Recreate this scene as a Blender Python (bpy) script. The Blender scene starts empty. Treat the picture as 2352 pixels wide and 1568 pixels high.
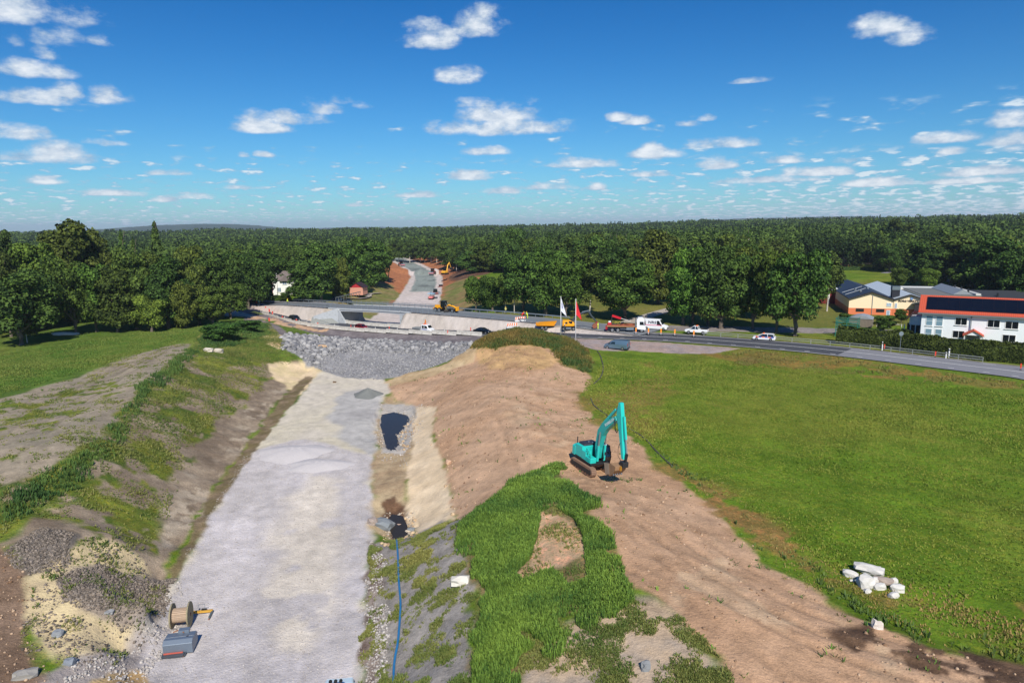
import bpy, bmesh, math, random
import numpy as np
from mathutils import Vector, Matrix
random.seed(7); RNG=np.random.default_rng(11)
SC=bpy.context.scene; COL=SC.collection
# ---------------------------------------------------------------- camera
H=30.0; PITCH=math.atan(264/1568); ROLL=math.radians(0.6); F=1568.0   # photo measured at 2352 x 1568
cam=bpy.data.cameras.new('camera'); cam.lens=24; cam.sensor_width=36; cam.clip_end=60000; cam.clip_start=.5
co=bpy.data.objects.new('camera',cam); COL.objects.link(co); SC.camera=co
FW=np.array([0,math.cos(PITCH),-math.sin(PITCH)]); R0=np.array([1.,0,0]); U0=np.array([0,math.sin(PITCH),math.cos(PITCH)])
# scene appears turned counter-clockwise: camera rolled clockwise
RT=R0*math.cos(ROLL)-U0*math.sin(ROLL); UP=U0*math.cos(ROLL)+R0*math.sin(ROLL)
m=Matrix(((RT[0],UP[0],-FW[0],0),(RT[1],UP[1],-FW[1],0),(RT[2],UP[2],-FW[2],H),(0,0,0,1)))
co.matrix_world=m
def ray(px,py):
    u=(px-1176)/F; v=(784-py)/F
    return RT*u+UP*v+FW
def P(px,py,z):                      # photo point -> world point on the level z
    d=ray(px,py); t=(z-H)/d[2]; return np.array([d[0]*t,d[1]*t,z])
def PY(px,py,Y):                     # photo point -> world point at distance Y
    d=ray(px,py); t=Y/d[1]; return np.array([d[0]*t,Y,H+d[2]*t])
# ---------------------------------------------------------------- sun, sky, exposure
SUN_EL=math.radians(42); SD=Vector((-.138,.882,-.80)).normalized()
sl=bpy.data.lights.new('sun','SUN'); sl.energy=4.6; sl.angle=math.radians(.5); sl.color=(1,.94,.83)
so=bpy.data.objects.new('sun',sl); COL.objects.link(so); so.rotation_euler=SD.to_track_quat('-Z','Y').to_euler()
SC.view_settings.view_transform='Standard'; SC.view_settings.look='None'; SC.view_settings.exposure=0.12; SC.view_settings.gamma=1
SC.render.engine='CYCLES'
def s2l(c):
    c=[x/255 for x in c]; return tuple(x/12.92 if x<=.04045 else ((x+.055)/1.055)**2.4 for x in c)
W=bpy.data.worlds.new('World'); SC.world=W; W.use_nodes=True
nt=W.node_tree; nt.nodes.clear()
class NB:
    def __init__(s,nt): s.nt=nt
    def n(s,t,**k):
        x=s.nt.nodes.new(t)
        for a,b in k.items(): setattr(x,a,b)
        return x
    def put(s,sock,v):
        if isinstance(v,bpy.types.NodeSocket): s.nt.links.new(v,sock)
        elif v is not None: sock.default_value=v
    def m(s,op,a,b=None,c=None,clamp=False):
        x=s.n('ShaderNodeMath',operation=op,use_clamp=clamp); s.put(x.inputs[0],a)
        if b is not None: s.put(x.inputs[1],b)
        if c is not None: s.put(x.inputs[2],c)
        return x.outputs[0]
    def vm(s,op,a,b=None,c=None):
        x=s.n('ShaderNodeVectorMath',operation=op); s.put(x.inputs[0],a)
        if b is not None: s.put(x.inputs[1],b)
        if c is not None: s.put(x.inputs[2],c)
        return x.outputs['Value' if op=='DOT_PRODUCT' else 0]
    def ss(s,v,a,b):
        x=s.n('ShaderNodeMapRange',interpolation_type='SMOOTHSTEP'); s.put(x.inputs[0],v); s.put(x.inputs[1],a); s.put(x.inputs[2],b); return x.outputs[0]
    def mix(s,f,a,b,bt='MIX'):
        x=s.n('ShaderNodeMix',data_type='RGBA',blend_type=bt); s.put(x.inputs[0],f)
        s.put(x.inputs[6],a if isinstance(a,bpy.types.NodeSocket) else (*a[:3],1)); s.put(x.inputs[7],b if isinstance(b,bpy.types.NodeSocket) else (*b[:3],1)); return x.outputs[2]
    def noise(s,vec,sc,det=4,rough=.55,dist=0):
        x=s.n('ShaderNodeTexNoise'); x.inputs['Scale'].default_value=sc; x.inputs['Detail'].default_value=det; x.inputs['Roughness'].default_value=rough; x.inputs['Distortion'].default_value=dist
        if vec is not None: s.nt.links.new(vec,x.inputs['Vector'])
        return x.outputs[0]
    def xyz(s,a,b,c):
        x=s.n('ShaderNodeCombineXYZ'); s.put(x.inputs[0],a); s.put(x.inputs[1],b); s.put(x.inputs[2],c); return x.outputs[0]
B=NB(nt)
sky=B.n('ShaderNodeTexSky'); sky.sky_type='NISHITA'; sky.sun_disc=False; sky.sun_elevation=SUN_EL
sky.sun_rotation=math.atan2(-SD.x,-SD.y); sky.air_density=1.0; sky.dust_density=.3; sky.ozone_density=3.5; sky.altitude=50
hs=B.n('ShaderNodeHueSaturation'); hs.inputs['Saturation'].default_value=1.12; hs.inputs['Hue'].default_value=.505; hs.inputs['Value'].default_value=1.0
tc=B.n('ShaderNodeTexCoord'); sp=B.n('ShaderNodeSeparateXYZ'); nt.links.new(tc.outputs['Generated'],sp.inputs[0])
dx,dy,dz=sp.outputs
RAD=180/math.pi
az=B.m('MULTIPLY',B.m('ARCTAN2',dx,dy),RAD); el=B.m('MULTIPLY',B.m('ARCSINE',dz),RAD)
# wobble of the cloud outlines
ve=B.xyz(az,B.m('MULTIPLY',el,1.7),0)
n1=B.noise(ve,.33,6,.62); 
elr=el
CL=[(985,80,62,34,1),(1105,52,62,36,1),(1053,170,47,25,1),(1135,288,150,24,1.05),(1140,262,95,25,1),(1130,236,80,14,.6),(600,290,68,17,1),(650,268,95,18,.72),(735,247,45,17,.62),(830,235,26,14,.5),(790,228,30,12,.5),
(90,222,95,20,1),(150,208,45,20,1),(250,218,52,24,.82),(70,155,95,24,.95),(105,122,35,18,.7),(130,82,58,30,.75),(60,15,140,42,.8),(20,297,75,24,1),(120,360,110,18,1.05),(125,345,75,18,1.0),(230,92,28,14,.5),(92,412,52,12,1),(40,95,18,12,.3),
(1120,346,52,12,1),(608,353,25,9,.95),(558,355,14,7,.7),(1730,184,48,8,.8),(2010,58,70,30,.75),(2090,78,50,26,.55),(1420,268,26,12,.85),(1465,277,36,10,.75),(1620,270,22,10,.85),(1580,282,32,9,.55),(1665,326,82,15,1.05),(1505,350,62,15,1.05),(1500,340,30,15,1),
(1350,374,72,13,1),(1650,376,42,13,1),(1650,366,26,12,1),(2170,316,88,13,.85),(2330,272,60,20,.8),(2320,320,65,18,1),(2190,347,42,10,.95),(1080,403,66,12,.95),(1255,428,62,9,1),(1150,437,50,9,.9),(1880,393,80,13,1.05),(1770,412,115,9,1),(1815,366,52,9,.8),(2010,418,72,11,1),(2260,391,95,13,1.05),(2230,415,90,8,1),
(280,443,72,8,1),(375,456,30,9,1),(455,450,38,8,.9),(1500,398,52,9,.9),(1375,428,25,9,.9),(1930,368,50,8,.6),(1290,378,60,6,.5),(390,396,45,7,.5),(330,417,28,6,.5),(265,328,55,6,.3),(2330,340,60,10,.9),(560,430,45,5,.5),(820,470,25,5,.7),(960,448,45,7,.8)]
mask=None; vae=B.xyz(az,el,0)
def dazel(px,py):
    d=ray(px,py); d=d/np.linalg.norm(d); return math.degrees(math.atan2(d[0],d[1])),math.degrees(math.asin(d[2]))
for (px,py,rx,ry,op) in CL:
    a0,e0=dazel(px,py); a1,_=dazel(px+rx,py); _,e1=dazel(px,py-ry)
    ra=abs(a1-a0)*1.25; re=abs(e1-e0)*1.25
    v1=B.vm('MULTIPLY_ADD',vae,(1/ra,1/re/1.35,0),(-a0/ra,-(e0-.35*re)/re/1.35,0)); v2=B.vm('MAXIMUM',v1,B.vm('MULTIPLY',v1,(-1,-2.5,0)))
    q=B.vm('DOT_PRODUCT',v2,v2); f=B.m('MULTIPLY_ADD',q,-op,op)
    if mask is None: mask=f
    else: mask=B.m('SMOOTH_MAX',mask,f,.15)
nz=B.m('MULTIPLY_ADD',n1,2.0,-1.0)
mask=B.m('MAXIMUM',mask,-.6)
dens=B.m('ADD',mask,B.m('MULTIPLY',nz,1.55))
aH=B.ss(dens,.0,.95)
# cloud fields nearer the horizon: a layer seen in perspective
aL=None; lay=None
cvr=B.m('MULTIPLY_ADD',B.m('ABSOLUTE',B.m('ADD',az,4)),.0016,-.012); cvr=B.m('ADD',cvr,B.m('MULTIPLY',az,.0007))
for (fa,fe,e0,e1,e2,e3,sd,th) in ((.36,1.25,4.6,5.6,7.4,9.4,1.0,.63),(.62,2.4,2.4,3.0,4.6,5.8,5.0,.555),(1.0,4.6,.9,1.3,2.4,3.3,9.0,.53),(1.5,10.0,.15,.5,1.1,1.6,14.0,.50)):
    q=B.noise(B.xyz(B.m('MULTIPLY',az,fa),B.m('MULTIPLY',el,fe),sd),1.0,3,.55); q=B.m('ADD',q,cvr)
    w=B.m('MULTIPLY',B.ss(el,e0,e1),B.ss(el,e3,e2)); a_=B.m('MULTIPLY',B.ss(q,th-.03,th+.12),w); l_=B.m('MULTIPLY',B.ss(q,th+.02,th+.15),w)
    aL=a_ if aL is None else B.m('MAXIMUM',aL,a_); lay=l_ if lay is None else B.m('MAXIMUM',lay,l_)
sh=B.noise(B.xyz(az,B.m('MULTIPLY',el,2.4),1.0),.8,3,.55)
core=B.ss(dens,.35,1.35)
litH=B.m('ADD',B.m('MULTIPLY',core,.45),B.m('MULTIPLY_ADD',sh,1.5,-.35),clamp=True)
ccol=B.mix(litH,s2l((140,170,200)),s2l((238,242,246)))
lcol=B.mix(lay,s2l((150,188,218)),s2l((226,236,242)))
# everything goes into one Background at sky strength: divide the cloud colours by it
SKS=.10
sc_=B.mix(1.0,ccol,(1/SKS,)*3,'MULTIPLY'); lc_=B.mix(1.0,lcol,(1/SKS,)*3,'MULTIPLY')
tint=B.mix(B.ss(dz,0,.40),(.46,.80,.99),(.32,.60,.86))
nt.links.new(B.mix(1.0,sky.outputs[0],tint,'MULTIPLY'),hs.inputs['Color']); base=hs.outputs[0]
c1=B.mix(B.m('MULTIPLY',aL,.85),base,lc_); c2=B.mix(B.m('MULTIPLY',aH,.93),c1,sc_)
bg=B.n('ShaderNodeBackground'); bg.inputs[1].default_value=SKS; nt.links.new(c2,bg.inputs[0])
ow=B.n('ShaderNodeOutputWorld'); nt.links.new(bg.outputs[0],ow.inputs[0])
W.cycles.sampling_method='MANUAL'; W.cycles.sample_map_resolution=512
# ---------------------------------------------------------------- noise helpers
def _h(i,j,s):
    i=i.astype(np.int64); j=j.astype(np.int64)
    n=(i*374761393+j*668265263+s*1442695041)&0x7fffffff
    n=((n^(n>>13))*1274126177)&0x7fffffff
    return ((n^(n>>16))&0xffff)/65535.0
def vn(x,y,s=0):
    xi=np.floor(x); yi=np.floor(y); fx=x-xi; fy=y-yi; fx=fx*fx*(3-2*fx); fy=fy*fy*(3-2*fy)
    a=_h(xi,yi,s); b=_h(xi+1,yi,s); c=_h(xi,yi+1,s); d=_h(xi+1,yi+1,s)
    return (a*(1-fx)+b*fx)*(1-fy)+(c*(1-fx)+d*fx)*fy
def fbm(x,y,sc,octv=4,s=0,gain=.5):
    x=np.asarray(x,float)/sc; y=np.asarray(y,float)/sc; t=0; a=1; n=0
    for k in range(octv):
        t=t+a*vn(x+k*17.3,y-k*9.1,s+k); n+=a; a*=gain; x,y=x*1.93+y*.4,y*1.93-x*.4
    return t/n*2-1                                   # about -1..1
def sst(v,a,b):
    t=np.clip((v-a)/(b-a),0,1); return t*t*(3-2*t)
# ---------------------------------------------------------------- heights: measured break lines (photo x, y, level)
LN=[
 # floor of the cutting, left and right edge
 [(300,1560,0),(395,1340,0),(500,1140,0),(600,1010,0),(690,900,0),(742,852,0)],
 [(285,1500,.1),(365,1330,-.3),(475,1145,-.35),(575,1005,-.35),(655,900,-.3),(705,855,-.2)],
 [(560,1568,0.05),(680,1250,0.05),(730,1020,0),(790,900,0),(820,870,0)],
 [(832,1568,0),(838,1400,0),(850,1250,0),(855,1040,0),(872,930,0),(900,880,0)],
 # left bank crest, foot slopes
 [(0,1130,5.8),(110,1090,6),(200,1050,6.1),(260,985,6.1),(330,900,6.2),(420,815,6.2),(480,772,6.3),(545,752,5.6),(600,748,4.6)],
 [(0,1265,4.6),(60,1400,3.2),(110,1568,2.4)],
 [(230,1350,3.4),(330,1380,2.2)],[(150,1240,4.6),(260,1230,3.6)],
 [(240,1500,1.6)],
 [(640,790,4.6),(690,822,2.6),(725,845,.8)],[(620,770,4.4),(650,764,2.6)],
 # left plateau and field
 [(0,900,5),(0,1000,5.3),(150,950,5.4),(250,880,5.5),(300,845,5.6),(400,790,5.6)],
 [(-200,850,4.6),(0,820,4.6),(200,780,4.7),(400,757,5),(540,742,5)],
 [(-400,1100,5),(-400,1400,4.6),(-400,800,4.6)],
 # wet channel and the light sand bench
 [(905,925,-.9),(905,1010,-.9)],[(905,1060,.1),(900,1120,.2)],[(905,1175,-.9),(925,1225,-1.0)],
 [(955,935,.3),(945,1040,.35),(940,1130,.3),(950,1210,.3)],
 [(1000,925,2.0),(1005,1000,2.0),(1022,1060,2.1),(1040,1140,2.2),(1050,1190,2.3)],
 [(905,890,.4),(960,900,1.2),(1010,905,2)],
 # crest of the brown spoil bank
 [(1075,868,4.6),(1130,890,5.6),(1165,940,6),(1200,985,6),(1250,1030,6),(1275,1062,5.6)],
 [(1250,930,5.3),(1320,960,5.0)],[(1300,1080,5.2),(1385,1095,4.9),(1480,1100,4.9)],
 # overgrown mound at the bottom
 [(872,1280,.6),(880,1420,.7),(895,1568,.8)],[(960,1300,1.9),(970,1500,2.0)],
 [(1055,1215,3.4),(1062,1350,3.6),(1050,1568,3.9)],
 [(1130,1165,5.2),(1230,1110,5.8),(1320,1125,6.0),(1380,1250,6.3),(1430,1370,6.3),(1560,1480,6.2),(1700,1568,6.2)],
 [(1250,1200,5.5),(1300,1400,5.4),(1400,1568,5.4)],
 [(1500,1130,5.0),(1650,1290,5.2),(1850,1420,5.2),(2050,1520,5.2)],[(1950,1568,5.3),(2352,1568,5.0)],
 # field
 [(1400,985,4.8),(1500,1030,4.6),(1580,1115,4.5),(1760,1290,4.5),(1950,1400,4.5),(2200,1500,4.5),(2400,1545,4.5)],
 [(1500,900,4.8),(2000,1000,4.8),(2352,1100,4.8)],[(2352,950,4.8),(1700,850,4.9)],[(2352,1350,4.7),(2800,1300,4.6),(2800,900,4.8)],[(1370,880,5),(1350,830,5.2),(1390,812,5.0)],
 [(1340,792,4.9),(1500,800,4.9),(1700,815,4.9),(2000,850,4.9),(2352,890,4.9)],
 # knoll beside the flag poles
 [(1105,795,7.0),(1135,772,7.8),(1180,758,8.6),(1230,757,8.6),(1280,778,7.7),(1330,812,6.4),(1348,850,5.4)],
 [(1090,832,4.6),(1150,828,6.4),(1220,838,6.4),(1290,850,5.8)],[(1100,860,4.9),(1200,880,5.6),(1310,895,5.2)],
 # rock slope up to the temporary road
 [(745,852,.2),(800,868,.15),(870,868,.3),(950,850,1.0),(1020,828,2.0),(1062,806,3.0)],
 [(662,768,2.4),(740,774,1.8),(826,780,1.6),(976,783,1.9),(1090,784,3.0)],
]
CP=[]
for L in LN:
    q=[P(*p) for p in L]
    if len(q)==1: CP.append(q[0]); continue
    for a,b in zip(q[:-1],q[1:]):
        n=max(1,int(np.hypot(*(b-a)[:2])/5)); 
        for k in range(n): CP.append(a+(b-a)*k/n)
    CP.append(q[-1])
def wl(*pts,step=9):
    for a,b in zip(pts[:-1],pts[1:]):
        a=np.array(a,float); b=np.array(b,float); n=max(1,int(np.hypot(*(b-a)[:2])/step))
        for k in range(n): CP.append(a+(b-a)*k/n)
    CP.append(np.array(pts[-1],float))
# behind the knoll the ground drops to the road
wl((-8,153,4.4),(10,153,4.6),(30,150,4.8),(60,143,4.9))
# beside and below the bridge
HWc=[(-31,133,0),(-36.5,193,0.2),(-38,215,0.1),(-37,262,0.3),(-40,300,.6),(-44,345,1.0),(-49,395,1.6),(-60,450,2.2),(-78,520,3.0),(-100,600,4)]
def offs(line,d):
    o=[]
    for i,p in enumerate(line):
        a=np.array(line[max(0,i-1)][:2],float); b=np.array(line[min(len(line)-1,i+1)][:2],float)
        t=(b-a)/np.linalg.norm(b-a); o.append((p[0]+t[1]*d,p[1]-t[0]*d,p[2]))
    return o
hw=HWc[1:]
wl(*offs(hw,-8.2)); wl(*offs(hw,8.2)); wl(*hw)
wl(*[(x,y,5.2) for x,y,z in offs(hw[3:],-21)]); wl(*[(x,y,5.6) for x,y,z in offs(hw[3:],21)])
wl((-64,198,3.4),(-58,200,3.6),(-70,215,4.6)); wl((-14,195,4.2),(0,186,4.2),(12,178,4.6)); wl((-48.5,193,.3),(-48,215,.3)); wl((-26,190,.3),(-26,213,.3))
wl((-66,235,5.2),(-60,262,5.2)); wl((-4,215,5.0),(-12,245,5.2),(-14,262,5.4)); wl((30,195,5),(100,175,5),(160,150,5),(220,110,5)); wl((60,260,5),(160,230,5),(300,160,5))
wl((-110,210,4.8),(-90,260,5),(-150,180,4.6)); wl((-260,150,4.6),(-400,300,6),(-200,400,6),(0,420,6),(200,380,7),(400,300,9),(500,500,14),(150,600,7),(-100,700,6),(-500,650,8))
wl((-600,1200,8),(0,1300,6),(700,1200,18),step=120)
wl((-20,20,1),(20,20,4),step=8); wl((60,20,4.6),(160,60,4.6),step=12); wl((-90,20,4.6),(-60,20,3.6),step=12)
CP=np.array(CP)
def rbf_fit(c):
    d=np.hypot(c[:,None,0]-c[None,:,0],c[:,None,1]-c[None,:,1]); n=len(c)
    A=np.zeros((n+3,n+3)); A[:n,:n]=-d+np.eye(n)*.02; A[:n,n]=1; A[:n,n+1]=c[:,0]; A[:n,n+2]=c[:,1]; A[n:,:n]=A[:n,n:].T
    return np.linalg.solve(A,np.r_[c[:,2],0,0,0])
RW=rbf_fit(CP)
def rbf(x,y):
    x=np.asarray(x,float).ravel(); y=np.asarray(y,float).ravel(); o=np.empty(len(x)); n=len(CP)
    cx=CP[:,0].astype(np.float32); cy=CP[:,1].astype(np.float32); w=RW[:n].astype(np.float32)
    for i in range(0,len(x),20000):
        a=x[i:i+20000,None].astype(np.float32); b=y[i:i+20000,None].astype(np.float32)
        o[i:i+20000]=-(np.sqrt((a-cx)**2+(b-cy)**2)@w)
    return o+RW[n]+RW[n+1]*x+RW[n+2]*y
# ---------------------------------------------------------------- road centre lines  (world x, y, z)
def px3(L): return [tuple(P(*p)) for p in L]
MAIN=px3([(2440,872,5.05),(2352,855,5.05),(2200,838,5.05),(2000,814,5.05),(1850,798,5.05),(1700,786,5.0),(1550,775,4.95),(1400,769,4.8),(1250,766,4.2),(1100,763,3.2),(950,760,2.2),(830,754,1.7),(740,744,1.9),(680,732,2.5),(640,718,3.2),(600,703,4.0),(560,690,4.8),(520,678,5.2)])
BRG=px3([(620,698,4.9),(660,696,5.3),(740,701,5.85),(800,705,6.05),(880,708,6.1),(950,712,6.1),(1040,719,6.0),(1130,726,5.9),(1234,735,5.7),(1330,745,5.35),(1420,756,5.1),(1500,765,5.0)])
def smooth(L,it=2,step=3.0):
    L=[np.array(p,float) for p in L]
    for _ in range(it):
        o=[L[0]]
        for a,b in zip(L[:-1],L[1:]): o+= [a*.75+b*.25,a*.25+b*.75]
        L=o+[L[-1]]
    # resample
    o=[L[0]]; acc=0
    for a,b in zip(L[:-1],L[1:]):
        n=max(1,int(np.linalg.norm(b-a)/step)); o+=[a+(b-a)*(k+1)/n for k in range(n)]
    return np.array(o)
MAIN=smooth(MAIN); BRG=smooth(BRG)
def near(line,x,y,z=False):
    """distance to a polyline and the level there"""
    best=np.full(len(x),1e9); lev=np.zeros(len(x)); side=np.zeros(len(x))
    for a,b in zip(line[:-1],line[1:]):
        ax,ay=a[:2]; dx_,dy_=b[0]-ax,b[1]-ay; l2=dx_*dx_+dy_*dy_
        if l2<1e-9: continue
        t=np.clip(((x-ax)*dx_+(y-ay)*dy_)/l2,0,1); qx=ax+t*dx_; qy=ay+t*dy_
        d=np.hypot(x-qx,y-qy); m_=d<best; best=np.where(m_,d,best); lev=np.where(m_,a[2]+(b[2]-a[2])*t,lev) if len(a)>2 and len(b)>2 else lev
        side=np.where(m_,np.sign(dx_*(y-ay)-dy_*(x-ax)),side)
    return best,lev,side
# ---------------------------------------------------------------- the grid: rings round the drone's foot point
NA=1000; a0_,a1_=math.radians(-52),math.radians(52)
rr=[14.0]
while rr[-1]<240: rr.append(rr[-1]*1.0056+.0)
while rr[-1]<760: rr.append(rr[-1]*1.010)
while rr[-1]<16000: rr.append(rr[-1]*1.045)
rr=np.array(rr); NR=len(rr); aa=np.linspace(a0_,a1_,NA)
GX=(rr[:,None]*np.sin(aa)[None]).ravel(); GY=(rr[:,None]*np.cos(aa)[None]).ravel(); GR=np.repeat(rr,NA)
def base_height(x,y):
    z=rbf(x,y); r=np.hypot(x,y); az_=np.degrees(np.arctan2(x,y))
    # wooded country far off, then low hills
    far=6+5*sst(az_,0,35)+14*sst(r,900,1500)+3*fbm(x,y,500,3,5)
    def hill(a,w,h,r0,r1): return h*np.exp(-((az_-a)/w)**2)*sst(r,r0,r1)
    far=far+hill(-25,5.5,56,4500,7000)+hill(-21,3,20,5000,7500)+hill(19,7,60,4500,7500)+hill(27,5,40,4500,7000)+hill(40,10,36,1700,4200)+hill(-2,5,28,6000,9000)+hill(-12,4,22,7000,9500)+6*fbm(x,y,900,3,9)*sst(r,3000,6000)
    w=sst(r,560,1200); return z*(1-w)+far*w
GZ=base_height(GX,GY)
i_=np.where(GR<260)[0]; x_,y_=GX[i_],GY[i_]
z_=GZ[i_].copy()
d,lv,_=near(MAIN,x_,y_); w=1-sst(d,5.7,9.5); z_=z_*(1-w)+(lv-.16)*w
inop=(x_>-49)&(x_<-25.5)
d,lv,_=near(BRG,x_,y_); xA=-53.9+.6*(y_-205.6); xB=-30.6+.575*(y_-194); ins=np.minimum(x_-xA,xB-x_)
w=(1-sst(d,5.6,9.0))*(1-sst(ins,-.3,.8)); z_=z_*(1-w)+(lv-.16)*w
w=sst(ins,.3,2.5)*(1-sst(d,7.0,12)); z_=z_*(1-w)+np.minimum(z_,.15)*w
GZ[i_]=z_
# small relief
det=fbm(GX,GY,6,5,21)*.16+fbm(GX,GY,1.3,3,31)*.05
GZ0=GZ.copy(); 
def gidx(x,y):
    r=np.hypot(x,y); a=np.arctan2(x,y)
    ri=np.clip(np.interp(r,rr,np.arange(NR)),0,NR-1.001); ai=np.clip((a-a0_)/(a1_-a0_)*(NA-1),0,NA-1.001)
    return ri,ai
def hgt(x,y,G=None):
    G=GZ if G is None else G
    x=np.atleast_1d(np.asarray(x,float)); y=np.atleast_1d(np.asarray(y,float))
    ri,ai=gidx(x,y); r0=ri.astype(int); q0=ai.astype(int); fr=ri-r0; fa=ai-q0; g=G.reshape(NR,NA)
    return (g[r0,q0]*(1-fr)*(1-fa)+g[r0+1,q0]*fr*(1-fa)+g[r0,q0+1]*(1-fr)*fa+g[r0+1,q0+1]*fr*fa)
def g1(x,y): return float(hgt(x,y)[0])
def GP(pts):
    """photo points -> where the sight line first meets the ground (world x, y, z)"""
    out=[]
    for p in pts:
        d=ray(p[0],p[1]); t0=14.0; tt=14*1.006**np.arange(0,900); X=d[0]*tt; Y=d[1]*tt; Z=H+d[2]*tt
        h=hgt(X,Y); k=np.where(Z<h)[0]
        k=k[0] if len(k) else len(tt)-1
        if k==0: t=tt[0]
        else:
            a=Z[k-1]-h[k-1]; b=h[k]-Z[k]; t=tt[k-1]+(tt[k]-tt[k-1])*a/max(a+b,1e-9)
        out.append((d[0]*t,d[1]*t,H+d[2]*t))
    return np.array(out)
def G1(px,py): return GP([(px,py)])[0]
def inside(poly,x,y):
    c=np.zeros(len(x),bool); n=len(poly); j=n-1
    for i in range(n):
        xi,yi=poly[i][:2]; xj,yj=poly[j][:2]
        k=((yi>y)!=(yj>y)); 
        if abs(yj-yi)>1e-12: c^=k&(x<(xj-xi)*(y-yi)/(yj-yi)+xi)
        j=i
    return c
def sdist(poly,x,y):
    d,_,_=near(list(poly)+[poly[0]],x,y); return np.where(inside(poly,x,y),d,-d)
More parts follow.
